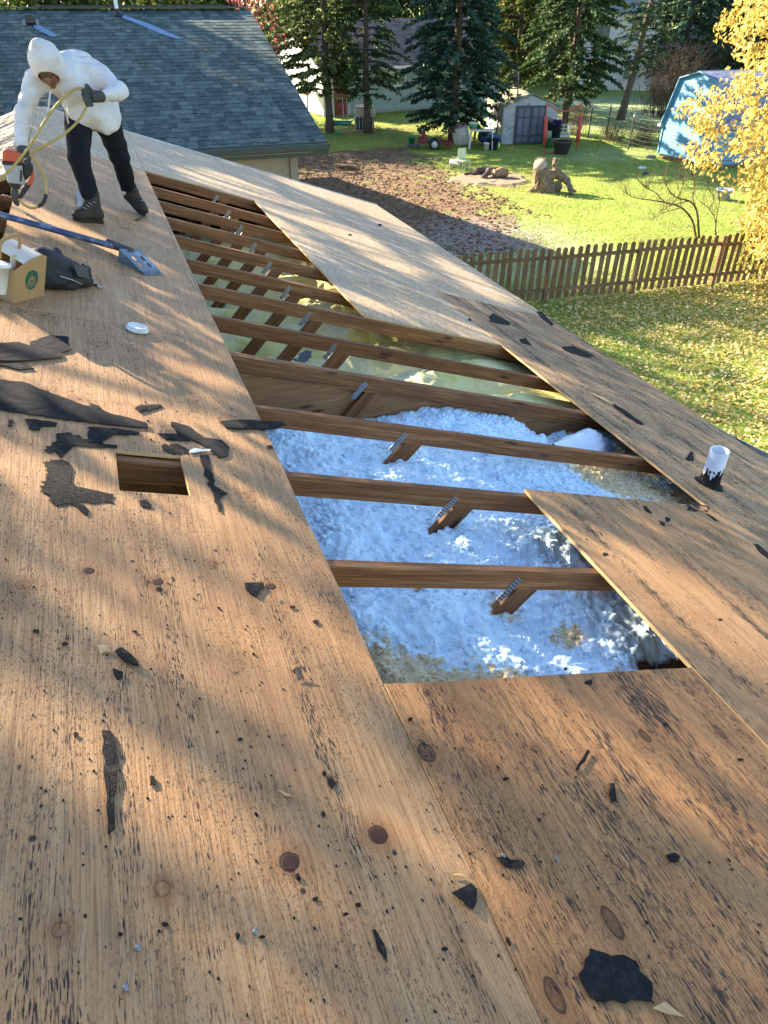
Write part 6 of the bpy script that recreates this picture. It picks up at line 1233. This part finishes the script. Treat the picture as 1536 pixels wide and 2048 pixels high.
for k in range(9):
    c_ = -hw_+.009+k*(2*hw_-.018)/8; V = [bl(c_-.007, 0, .016), bl(c_+.007, 0, .016), bl(c_+.003, .038, .003), bl(c_-.003, .038, .003)]; V = V+[p-nrm*.003 for p in V]; MB().add(V, [(0, 1, 2, 3), (7, 6, 5, 4), (0, 4, 5, 1), (1, 5, 6, 2), (2, 6, 7, 3), (3, 7, 4, 0)]).build('tooth', M_BLADE, rs_)
MB().tube([pe3-b0-dv*.08+nrm*.002, bl(0, -.18, .07)], .026, 12).build('socket', M_STEEL, rs_)
# coffee carrier box
Bq, Cq, Aq = (roofpt(*RF(*p)) for p in ((26, 607), (88, 592), (1, 616)))
e1 = (Cq-Bq); bw = np.linalg.norm(e1); e1 /= bw; e2 = np.cross(nrm, e1); bd = .20; BM = np.stack([e1, e2, nrm], 1); bh = .155
M_CARD = simple('kraft_cardboard', (.40, .25, .12), (.34, .21, .10), 30, .8, .15); M_CARDW = simple('pale_cardboard', (.62, .54, .46), (.55, .48, .40), 20, .8, .15); M_LOGO = simple('green_ink', (.008, .10, .065), (.008, .085, .055), 40, .7, .2)
bx = empty('coffee_carrier', Bq, 'brown cardboard coffee carrier box with round green emblem', 'box')
def bp(a, b, c): return BM@np.array([a, b, c])
def face_poly(pts, th=.002, nv=None):
    P = [bp(*p) for p in pts]; nv = np.asarray(nv, float); n = len(P); return P+[p+nv*th for p in P], [tuple(range(n)), tuple(range(2*n-1, n-1, -1))]+[(i, n+i, n+(i+1) % n, (i+1) % n) for i in range(n)]
rise = .055
MB().add(*face_poly([(0, 0, .001), (bw, 0, .001), (bw, 0, bh+rise-.012), (bw*.85, 0, bh+rise), (bw*.5, 0, bh+rise*.75), (0, 0, bh)], .003, -e2*-1)).build('front_panel', M_CARD, bx)
MB().add(*face_poly([(0, .003, .001), (0, bd, .001), (0, bd, bh*.85), (0, .003, bh)], .003, e1)).build('side_panel', M_CARD, bx); MB().add(*face_poly([(bw, .003, .001), (bw, bd, .001), (bw, bd, bh+rise*.6), (bw, .003, bh+rise-.012)], .003, -e1)).build('side_panel', M_CARD, bx); MB().add(*face_poly([(0, bd, .001), (bw, bd, .001), (bw, bd, bh+rise*.6), (0, bd, bh*.85)], .003, -e2)).build('back_panel', M_CARD, bx)
MB().add(*face_poly([(bw*.28, .004, bh+rise*.40), (bw*.98, .004, bh+rise*.72), (bw*.98, bd*.9, bh+rise*1.15), (bw*.28, bd*.9, bh+rise*1.0)], .003, nrm)).build('lid_flap', M_CARDW, bx)
hpts = [bp(bw*.25+bw*.02*k, bd*.45+.0*k, 0) for k in range(2)]
arch = spline([bp(.03, bd*.5, bh+.02), bp(.03, bd*.5, bh+.075), bp(.055, bd*.5, bh+.105), bp(.14, bd*.5, bh+.118), bp(.165, bd*.5, bh+.10), bp(.165, bd*.5, bh+.045)], 30); hm = MB()
for a, b in zip(arch[:-1], arch[1:]): hm.bar(a, b+(b-a)*.15, .018, .006, e2)
hm.build('handle', M_CARD, bx)
MB().lathe([(.03, 0), (.042, .125), (.045, .125), (.045, .135), (.038, .138), (0, .138)], n=22, M=BM, c=bp(-.015, .06, .035)).build('cup', M_WHTP, bx)
for k in range(3): MB().bar(bp(.035+.012*k, .05, .06), bp(.038+.014*k, .045, bh+.055), .011, .004, e2).build('stir_stick', M_BEIGE, bx)
lc = (bw*.55, bh*.62); R = .047
em = empty('emblem'); em.parent = bx
def disc(cx, cz, rx, rz, y, mat, nm, n=28, a0=0, a1=2*math.pi):
    P = [bp(cx+rx*math.cos(a), y, cz+rz*math.sin(a)) for a in np.linspace(a0, a1, n, endpoint=a1-a0 < 6.2)]; return MB().add(P, [tuple(range(len(P)))]).build(nm, mat, em)
disc(*lc, R, R, -.0008, M_LOGO, 'green_disc')
disc(lc[0], lc[1]+.008, .0085, .012, -.0014, M_CARD, 'face'); disc(lc[0], lc[1]+.0065, .0055, .009, -.0019, M_CARD, 'face_inner')
for s in (-1, 1):
    for k in range(5):
        x0 = s*(.012+.006*k); pts = [(x0*.9+s*.0035*math.sin(q*6+k), .020-.006*k-q*(.050-.003*k)) for q in np.linspace(0, 1, 12)]; hm = MB()
        for (xa, za), (xb, zb) in zip(pts[:-1], pts[1:]):
            if math.hypot(xb, zb) < R*.95 and math.hypot(xa, za) < R*.95: hm.bar(bp(lc[0]+xa, -.0014, lc[1]+za), bp(lc[0]+xb, -.0014, lc[1]+zb), .0022, .0004, e2)
        if hm.n: hm.build('wavy_line', M_CARD, em)
for x, z, r in ((0, .034, .0055), (-.016, .028, .004), (.016, .028, .004)): P = [bp(lc[0]+x+r*(1 if i % 2 == 0 else .42)*math.sin(i*math.pi/5), -.0014, lc[1]+z+r*(1 if i % 2 == 0 else .42)*math.cos(i*math.pi/5)) for i in range(10)]; MB().add(P, [tuple(range(10))]).build('star', M_CARD, em)
for k in range(3): disc(lc[0], lc[1]-.018-.009*k, .006-.001*k, .003, -.0014, M_CARD, 'wave')
# black tool bag
Lq, Rq = roofpt(*RF(92, 586)), roofpt(*RF(180, 574)); f1 = Rq-Lq; gw = np.linalg.norm(f1); f1 /= gw; f2 = np.cross(nrm, f1); GM = np.stack([f1, f2, nrm], 1)
bg = empty('tool_bag', Lq, 'slumped black tool bag beside the coffee carrier', 'bag'); M_BAG = simple('black_nylon', (.012, .012, .014), (.022, .022, .026), 40, .6, .35, bump=.5, bscale=160); M_BAGP = simple('grey_mesh_pocket', (.07, .075, .08), (.045, .048, .052), 90, .7, .3)
def bagsdf(P):
    q = (P-Lq)@GM
    d = ell(q, (gw*.48, .09, .05), (gw*.60, .11, .075)); d = smin(d, ell(q, (gw*.34, .10, .105), (gw*.36, .08, .05)), .03); d = smin(d, rcone(q, (gw*.40, .06, .12), (gw*1.0, .04, .075), .045, .026), .02); d = smin(d, rcone(q, (gw*.30, .10, .13), (gw*.52, .11, .14), .035, .04), .025); d = smin(d, rcone(q, (gw*.62, .02, .03), (gw*.98, .02, .03), .05, .035), .02)
    d = smin(d, rcone(q, (gw*.05, .1, .06), (gw*.2, .1, .14), .05, .05), .04)
    return smax(d+.016*fbm(q*np.array([13, 13, 20]), 15, 3)+.004*fbm(q*45, 16, 2), -(q[..., 2]-.002), .01)
cb = (Lq+Rq)/2; V, F = nets(bagsdf, cb-[.36, .36, .2], cb+[.36, .4, .36], .009); link('body', mesh_np('bag_body', V-Lq, F, M_BAG, True), bg)
def gp_(a, b, c): return GM@np.array([a*gw, b, c])
MB().add([gp_(.50, -.012, .145), gp_(.92, .0, .105), gp_(.88, -.022, .055), gp_(.54, -.036, .085)], [(3, 2, 1, 0)]).build('mesh_pocket', M_BAGP, bg)
MB().tube(spline([gp_(.95, .05, .11), gp_(1.04, .02, .07), gp_(1.02, 0, .02), gp_(1.10, -.02, .012)], 14), .008, 6).build('strap', M_BAG, bg); MB().bar(gp_(1.08, -.02, .012), gp_(1.17, -.03, .008), .02, .008).build('buckle', M_GALV, bg)
MB().tube(spline([gp_(.02, .10, .10), gp_(-.06, .12, .15), gp_(.08, .13, .15), gp_(.25, .12, .13)], 16), .014, 6).build('grip', M_BAG, bg); MB().tube(spline([gp_(.22, -.015, .085), gp_(.45, -.035, .065), gp_(.68, -.03, .035)], 14), .0035, 5).build('zip', M_GALV, bg)
# odd bits inside the attic
M_GREYB = simple('grey_board', (.16, .17, .19), (.10, .105, .12), 8, .8, .2)
for (x, y), Y, sz, yaw, lab in (((610, 585), 5.0, (.34, .14, .02), .3, 'grey board scrap on the yellow insulation, farthest'), ((635, 660), 4.4, (.12, .32, .02), .1, 'grey board scrap standing between the webs'), ((505, 690), 4.5, (.40, .16, .02), -.5, 'grey board scrap near the left edge of the opening'), ((610, 715), 3.9, (.26, .13, .02), .8, 'grey board scrap next to the partition')):
    p = G(x, y, CEIL+.34); o = MB().box((0, 0, 0), sz).build('board_scrap', M_GREYB, None, p, (.1, .08, yaw), bevel=.004, seg=1); tag(o, lab, 'board')
p = PY(1160, 885, 3.2); sheet_ = MB(); nn = 16; V = []
for i in range(nn):
    for j in range(9): a = math.pi*(i/(nn-1)); V.append([.16*math.cos(a)*(1-.03*j), j*.05-.2, .075*math.sin(a)*(1-.06*j)+.008*math.sin(i*3+j)])
sheet_.add(V, [(i*9+j, (i+1)*9+j, (i+1)*9+j+1, i*9+j+1) for i in range(nn-1) for j in range(8)], True); pm = N('clear_plastic'); pm.b.inputs['Transmission Weight'].default_value = .55; M_CLR = pm.fin((.20, .29, .44), .35, .5)
o = sheet_.build('plastic_baffle', M_CLR); o.location = tuple(G(1165, 900, RZ-1.0)); o.rotation_euler = (0, .25, -1.2); tag(o, 'arched translucent plastic baffle half buried in the white insulation', 'baffle')
# ------------------------------------------------------------------ the worker
M_SKIN = simple('skin', (.20, .095, .06), (.16, .07, .045), 20, .5, .3); M_HOOD = simple('dusty_white_fleece', (.60, .59, .62), (.53, .51, .53), 7, .9, .1, bump=.35, bscale=60, dirt=(.46, .39, .33), dscale=5.5); M_TROU = simple('black_trousers', (.006, .007, .010), (.012, .013, .018), 9, .85, .15, bump=.4, bscale=40); M_BOOT = simple('brown_boot_leather', (.020, .014, .010), (.036, .026, .018), 18, .65, .3, bump=.4, bscale=70); M_SOLE = simple('boot_sole', (.022, .02, .018), None, 20, .8); M_LACE = simple('lace', (.35, .33, .3), None, 30, .7); M_GLOV = simple('grey_work_glove', (.075, .078, .082), (.045, .046, .05), 40, .85, .15, bump=.5, bscale=90)
n_ = N('brown_knit'); kk = n_.nd('ShaderNodeTexWave'); n_.L(n_.mapp(n_.obj, (1, 1, .25)), kk.inputs['Vector']); kk.inputs['Scale'].default_value = 55; kk.inputs['Distortion'].default_value = 1.2; n_.bump(kk.outputs['Fac'], .8, .006); M_KNIT = n_.fin(n_.mix(kk.outputs['Fac'], (.085, .055, .045), (.19, .13, .11)), .9, .1)
v3 = lambda *a: np.array(a, float)
J = dict(pel=v3(.03, 6.08, 4.90), hipL=v3(-.075, 6.00, 4.88), hipR=v3(.10, 6.12, 4.86), knL=v3(-.135, 5.77, 4.645), anL=v3(-.115, 5.72, 4.385), knR=v3(.145, 6.17, 4.575), anR=v3(.168, 6.36, 4.29),
         ch=v3(-.085, 5.88, 5.10), nk=v3(-.16, 5.75, 5.165), hc=v3(-.196, 5.67, 5.19), shR=v3(.10, 5.93, 5.12), elR=v3(.222, 5.77, 5.03), wrR=v3(.085, 5.60, 5.022), shL=v3(-.29, 5.79, 5.105), elL=v3(-.405, 5.665, 4.935), wrL=v3(-.462, 5.565, 4.775), hdL=v3(-.452, 5.535, 4.725))
wk = empty('person', roofpt(-.12, 5.68), 'worker in a dusty white hoodie bending down with a nail gun on the roof', 'person'); w0 = roofpt(-.12, 5.68)
fd = v3(-.10, -.72, -.70); fd /= np.linalg.norm(fd); fu = v3(-.10, -.30, .62); fu = fu-fd*np.dot(fu, fd); fu /= np.linalg.norm(fu); fr = np.cross(fd, fu); HMx = np.stack([fr, fd, fu], 1)     # face right, forward, up
def wmesh(nm, fn, lo, hi, h, mat, par=None):
    V, F = nets(fn, lo, hi, h); return link(nm, mesh_np(nm, V-w0, F, mat, True), par or wk)
def body(P):
    hl = (P-J['hc'])@HMx
    d = ell(hl, (0, -.005, .01), (.068, .082, .092)); d = smin(d, ell(hl, (0, .03, -.045), (.05, .055, .055)), .03)
    d = smin(d, rcone(hl, (0, .078, .006), (0, .100, -.022), .009, .014), .012); d = smin(d, rcone(hl, (-.02, .072, -.052), (.02, .072, -.052), .010, .010), .008); d = smin(d, rcone(hl, (0, .066, -.08), (0, .07, -.085), .018, .018), .015)
    for s in (-1, 1): d = smin(d, ell(hl, (s*.070, .0, -.005), (.010, .02, .03)), .008); d = smax(d, -ell(hl, (s*.028, .088, .008), (.016, .014, .010)), .01); d = smin(d, rcone(hl, (s*.012, .082, .024), (s*.045, .070, .022), .007, .006), .008)
    d = smin(d, rcone(P, J['hc']-fu*.05, J['nk'], .045, .05), .03); d = smin(d, rcone(P, J['nk'], J['ch'], .06, .11), .04); d = smin(d, rcone(P, J['ch'], J['pel'], .115, .10), .05); d = smin(d, rcone(P, J['shL'], J['shR'], .06, .06), .05)
    for a, b, r0, r1 in (('shR', 'elR', .045, .036), ('elR', 'wrR', .034, .024), ('shL', 'elL', .045, .036), ('elL', 'wrL', .034, .024), ('hipL', 'knL', .072, .048), ('knL', 'anL', .046, .03), ('hipR', 'knR', .072, .048), ('knR', 'anR', .046, .03)): d = smin(d, rcone(P, J[a], J[b], r0, r1), .02)
    return d
wmesh('body', body, (-.56, 5.42, 4.30), (.36, 6.45, 5.36), .0095, M_SKIN)
# eyes closed to dark slits under the brow
for s in (-1, 1): o = MB().lathe([(0, -.006), (.007, -.003), (.007, .003), (0, .006)], n=10, M=HMx, c=J['hc']+HMx@v3(s*.028, .079, .008)-w0).build('eye', M_BLACKM, wk)
def hoodie(P):
    d = rcone(P, J['pel']+v3(.0, -.02, -.01), J['ch'], .128, .135); d = smin(d, ell(P, v3(-.02, 5.97, 5.09), (.148, .15, .135)), .05); d = smin(d, rcone(P, J['shL']+v3(.03, 0, 0), J['shR'], .072, .082), .05); d = smin(d, rcone(P, v3(-.16, 5.86, 5.15), v3(.0, 6.0, 5.16), .10, .11), .05)
    d = smin(d, rcone(P, v3(-.05, 5.93, 4.91), v3(.11, 6.0, 4.86), .105, .10), .05); d = smin(d, rcone(P, v3(.0, 5.92, 4.88), v3(.09, 5.93, 4.80), .085, .055), .05); d = smin(d, ell(P, v3(.10, 6.08, 4.94), (.11, .12, .12)), .05)
    d = smin(d, rcone(P, J['shR']+v3(.03, 0, -.01), J['elR'], .072, .056), .03); d = smin(d, rcone(P, J['elR'], J['wrR']+v3(.02, .02, 0), .058, .043), .02)
    d = smin(d, rcone(P, J['shL'], J['elL'], .070, .054), .03); d = smin(d, rcone(P, J['elL'], J['wrL'], .056, .043), .02); d = smin(d, rcone(P, J['nk']+v3(0, .02, 0), J['ch'], .085, .12), .05)
    # folds: drag lines across sleeves and belly
    q = P@np.stack([v3(.8, .5, -.3), v3(.1, .4, .9), v3(.6, -.7, .3)], 1); d = d+.013*np.abs(np.sin(fbm(q*v3(5, 5, 5), 12, 2)*6+q[..., 1]*26))**2.2*np.clip(vnoise(q*6, 4)+.5, 0, 1)+.009*np.abs(fbm(P*v3(9, 9, 9), 13, 3))+.004*fbm(P*24, 33, 2)
    d = smax(d, -(P[..., 2]-(4.755+.30*np.clip(-P[..., 0]+.02, -.2, .16)+.02*np.sin(P[..., 0]*18)))*np.where(P[..., 0] > -.19, 1, -1e-3)-np.where(P[..., 0] > -.19, 0, 9), .01)
    return smax(d, -(np.linalg.norm(P-(J['wrR']+v3(-.055, -.045, 0)), axis=-1)-.052), .006)
wmesh('hoodie', hoodie, (-.60, 5.42, 4.64), (.42, 6.36, 5.40), .0085, M_HOOD)
def hood(P):
    h = (P-J['hc'])@HMx; q = h-v3(0, -.012, .012)
    out = ell(q, (0, 0, 0), (.100, .112, .126)); out = smin(out, rcone(h, (0, -.06, .05), (0, -.05, .112), .07, .030), .05); out = smin(out, rcone(h, (0, -.06, -.05), (.0, -.09, -.10), .09, .09), .05)
    out = out+.006*fbm(P*16, 19, 3); inn = out+.014; d = smax(out, -inn, .004)
    cut = ell(h*v3(1, 1, 1), (0, .125, -.035), (.070, .115, .092)); return smax(d, -cut, .008)
ho = wmesh('hood', hood, J['hc']-.24, J['hc']+.24, .0068, M_HOOD)
def beanie(P):
    h = (P-J['hc'])@HMx; d = ell(h, (0, -.006, .014), (.079, .092, .102)); return smax(smax(d, -(d+.010), .002), -(h@v3(0, .38, .925)-(.030)), .004)
wmesh('beanie', beanie, J['hc']-.16, J['hc']+.16, .006, M_KNIT)
for a, b, c_ in ((v3(-.205, 5.58, 5.065), v3(-.235, 5.57, 4.99), v3(-.255, 5.59, 4.94)), (v3(-.135, 5.60, 5.06), v3(-.14, 5.58, 4.97), v3(-.145, 5.60, 4.875))): MB().tube(spline([a-w0, b-w0, c_-w0], 12), .0055, 6).build('drawstring', M_HOOD, wk)
def trousers(P):
    d = ell(P, J['pel']+v3(.0, .02, -.02), (.145, .12, .12))
    for s in 'LR':
        d = smin(d, rcone(P, J['hip'+s], J['kn'+s], .098, .072), .03); d = smin(d, rcone(P, J['kn'+s], J['an'+s]+v3(0, 0, .03), .070, .056), .02); d = smin(d, rcone(P, J['an'+s]+v3(0, 0, .045), J['an'+s]+v3(0, 0, .025), .060, .058), .01)
    return d+.009*fbm(P*v3(11, 11, 16), 23, 3)+.006*np.sin(P[..., 2]*75+3*vnoise(P*7, 3))*np.clip(vnoise(P*5, 9), 0, 1)
wmesh('trousers', trousers, (-.34, 5.55, 4.30), (.34, 6.52, 5.08), .0095, M_TROU)
def boot(nm, toe, heel, ank, up, tilt=0):
    ax = toe-heel; L = np.linalg.norm(ax); ax /= L; up = up-ax*np.dot(up, ax); up /= np.linalg.norm(up); sd = np.cross(ax, up); M = np.stack([ax, sd, up], 1); c = (toe+heel)/2; an = (ank-c)@M
    def fn(P):
        q = (P-c)@M; d = rcone(q, (-L*.34, 0, .05), (L*.30, 0, .036), .044, .040); d = smin(d, ell(q, (L*.27, 0, .040), (.060, .046, .036)), .02); d = smin(d, rcone(q, (-L*.26, 0, .06), tuple(an+v3(0, 0, .035)), .046, .050), .02); d = smin(d, rcone(q, (L*.14, 0, .055), tuple(an*.6+v3(L*.02, 0, .02)), .036, .042), .02)
        d = d-.004*(np.abs(q[..., 2]-an[2]-.05) < .012)+.003*fbm(P*30, 7, 2); return smax(smax(d, -(q[..., 2]-.010), .004), (q-(an+v3(0, 0, .062)))@v3(0, 0, 1), .006)
    b = wmesh(nm, fn, np.minimum(np.minimum(toe, heel), ank)-.12, np.maximum(np.maximum(toe, heel), ank)+.14, .0062, M_BOOT)
    out = [(-L*.5, -.030), (-L*.5, .030), (-L*.40, .040), (-L*.05, .036), (L*.28, .047), (L*.44, .036), (L*.5, .012), (L*.5, -.012), (L*.44, -.036), (L*.28, -.047), (-L*.05, -.036), (-L*.40, -.040)]
    so_ = MB().add([c-w0+M@v3(x, y, 0) for x, y in out]+[c-w0+M@v3(x*.99, y*.98, .020) for x, y in out], [tuple(range(12))[::-1], tuple(range(12, 24))]+[(i, (i+1) % 12, 12+(i+1) % 12, 12+i) for i in range(12)]).build('sole', M_SOLE, b)
    for k in range(4):
        f = k/3.; p = v3(L*.16-(L*.16-an[0])*f*.8, 0, .088+f*(an[2]-.03-.06)*.9); q = [c-w0+M@(p+v3(.012*(1-abs(s)), s*.026, .006*(1-abs(s)))) for s in (-1, 0, 1)]; MB().tube(q, .0032, 5).build('lace', M_LACE, b)
    return b
boot('boot', roofpt(*RF(148, 441), .0), roofpt(*RF(203, 445), .0), J['anL'], v3(.2, 0, 1.))
tR = roofpt(*RF(287, 433), .002); hR = v3(.135, 6.42, 4.245); boot('boot', tR, hR, J['anR'], v3(.1, .35, .9))
def glove(nm, wrist, palm, fdirs, thumb, r=.0125):
    def fn(P):
        d = rcone(P, wrist, palm, .034, .036)
        for ch in fdirs+[thumb]:
            for a, b in zip(ch[:-1], ch[1:]): d = smin(d, rcone(P, a, b, r, r*.92), .006)
        return d+.0015*fbm(P*60, 3, 2)
    allp = np.array([wrist, palm]+[p for ch in fdirs+[thumb] for p in ch]); return wmesh(nm, fn, allp.min(0)-.06, allp.max(0)+.06, .0045, M_GLOV)
# right-of-picture hand: fist closed on the hose
pr = v3(.030, 5.545, 5.028); hx = v3(-.45, -.85, .1); hx /= np.linalg.norm(hx)
fg = []
for k in range(4):
    z = .034-.024*k; L_ = (.036, .040, .038, .030)[k]; b0 = pr+v3(-.012, -.004, z); k1 = b0+v3(-.030, -.024, .004)*(L_/.038); k2 = k1+v3(.004, -.026, -.004); k3 = k2+v3(.026, .004, -.002); fg.append([b0, k1, k2, k3])
glove('glove', v3(.088, 5.60, 5.022), pr+v3(.012, .012, 0), fg, [pr+v3(.005, -.01, .04), pr+v3(-.012, -.035, .062), pr+v3(-.020, -.052, .048)])
# other hand on the nail gun grip
pl_ = v3(-.455, 5.545, 4.735); fg = []
for k in range(4):
    y = .028-.019*k; b0 = pl_+v3(.006, y-.01, -.014); fg.append([b0, b0+v3(.020, -.004, -.020), b0+v3(.012, -.008, -.042), b0+v3(-.010, -.008, -.048)])
glove('glove', J['wrL'], pl_, fg, [pl_+v3(-.018, -.012, -.004), pl_+v3(-.034, -.030, -.020), pl_+v3(-.030, -.040, -.040)], .0115)
# ------------------------------------------------------------------ nail gun and its hose
M_ORNG = simple('orange_plastic', (.50, .085, .035), (.42, .065, .03), 14, .45, .4, dirt=(.2, .08, .05), dscale=9); M_GUNG = simple('grey_cast_housing', (.34, .36, .38), (.28, .30, .32), 18, .45, .45, .3); M_BLKP = simple('black_plastic', (.012, .012, .013), (.02, .02, .022), 20, .5, .4); M_HOSE = simple('yellow_air_hose', (.40, .29, .075), (.32, .23, .06), 14, .5, .4)
YG = 5.54; g0 = PY(36, 405, YG); ng = empty('nail_gun', g0, 'orange and grey pneumatic nail gun held against the roof ridge', 'nail gun')
def gpx(x, y): p = PY(x/4.6545, y/4.6545+60, YG); return p
def gpart(nm, pts, th, mat, bev=.006, dy=0.0, par=None):
    P = [gpx(*p)-g0 for p in pts]; n = len(P); V = [p+v3(0, -th+dy, 0) for p in P]+[p+v3(0, th+dy, 0) for p in P]
    a = sum(P[i][0]*P[(i+1) % n][2]-P[(i+1) % n][0]*P[i][2] for i in range(n)); F = [tuple(range(n)), tuple(range(2*n-1, n-1, -1))]+[(i, n+i, n+(i+1) % n, (i+1) % n) for i in range(n)]
    if a < 0: F = [f[::-1] for f in F]
    return MB().add(V, F).build(nm, mat, par or ng, bevel=bev)
gpart('top_cap', [(25, 1108), (60, 1098), (200, 1135), (215, 1165), (212, 1228), (25, 1212)], .048, M_ORNG, .010); gpart('cap_band', [(20, 1212), (214, 1228), (212, 1248), (20, 1238)], .050, M_BLKP, .004)
gpart('housing', [(25, 1240), (212, 1250), (212, 1430), (75, 1415), (60, 1330)], .044, M_GUNG, .010); lb = gpart('name_plate', [(178, 1278), (216, 1280), (212, 1425), (172, 1410)], .004, M_GALV, .002, -.047)
gpart('plate_mark', [(190, 1288), (210, 1290), (206, 1400), (186, 1396)], .001, M_BLKP, .0, -.0525)
gpart('grip', [(214, 1235), (280, 1225), (305, 1260), (310, 1330), (230, 1400), (214, 1330)], .024, M_BLKP, .008); gpart('rear_cover', [(300, 1300), (318, 1330), (312, 1400), (290, 1445), (240, 1435), (265, 1390), (290, 1350)], .026, M_ORNG, .006)
gpart('magazine', [(268, 1390), (292, 1440), (205, 1568), (165, 1560), (200, 1480)], .020, M_BLKP, .005); gpart('trigger_guard', [(75, 1415), (200, 1430), (180, 1480), (105, 1468)], .026, M_BLKP, .006)
gpart('nose', [(110, 1468), (165, 1475), (178, 1560), (182, 1632), (160, 1640), (125, 1610), (100, 1520)], .016, M_STEEL, .004)
h3 = lambda x, y, Y: PY(x/4.6545, y/4.6545+60, Y)
hA = [h3(-260, 1560, 5.20), h3(0, 1390, 5.25), h3(240, 1130, 5.33), h3(450, 800, 5.42), h3(600, 620, 5.48), h3(690, 553, 5.50), h3(765, 545, 5.51), h3(800, 600, 5.515), h3(805, 680, 5.51), h3(790, 745, 5.50), h3(725, 850, 5.47), h3(600, 965, 5.43), h3(430, 1070, 5.41), h3(290, 1150, 5.42), h3(330, 1220, 5.43), h3(395, 1320, 5.44), h3(430, 1430, 5.44), h3(425, 1550, 5.42), h3(385, 1625, 5.42), h3(310, 1658, 5.43), h3(235, 1635, 5.46), h3(175, 1575, 5.50)]
hs = empty('air_hose', hA[13], 'yellow air hose looping from the gloved hand to the nail gun', 'hose')
MB().tube(spline([p-hA[13] for p in hA], 190), .0078, 10).build('hose', M_HOSE, hs); MB().tube(spline([p-hA[13] for p in hA[16:20]], 16)[4:13], .0115, 10).build('coupling', M_BLKP, hs)
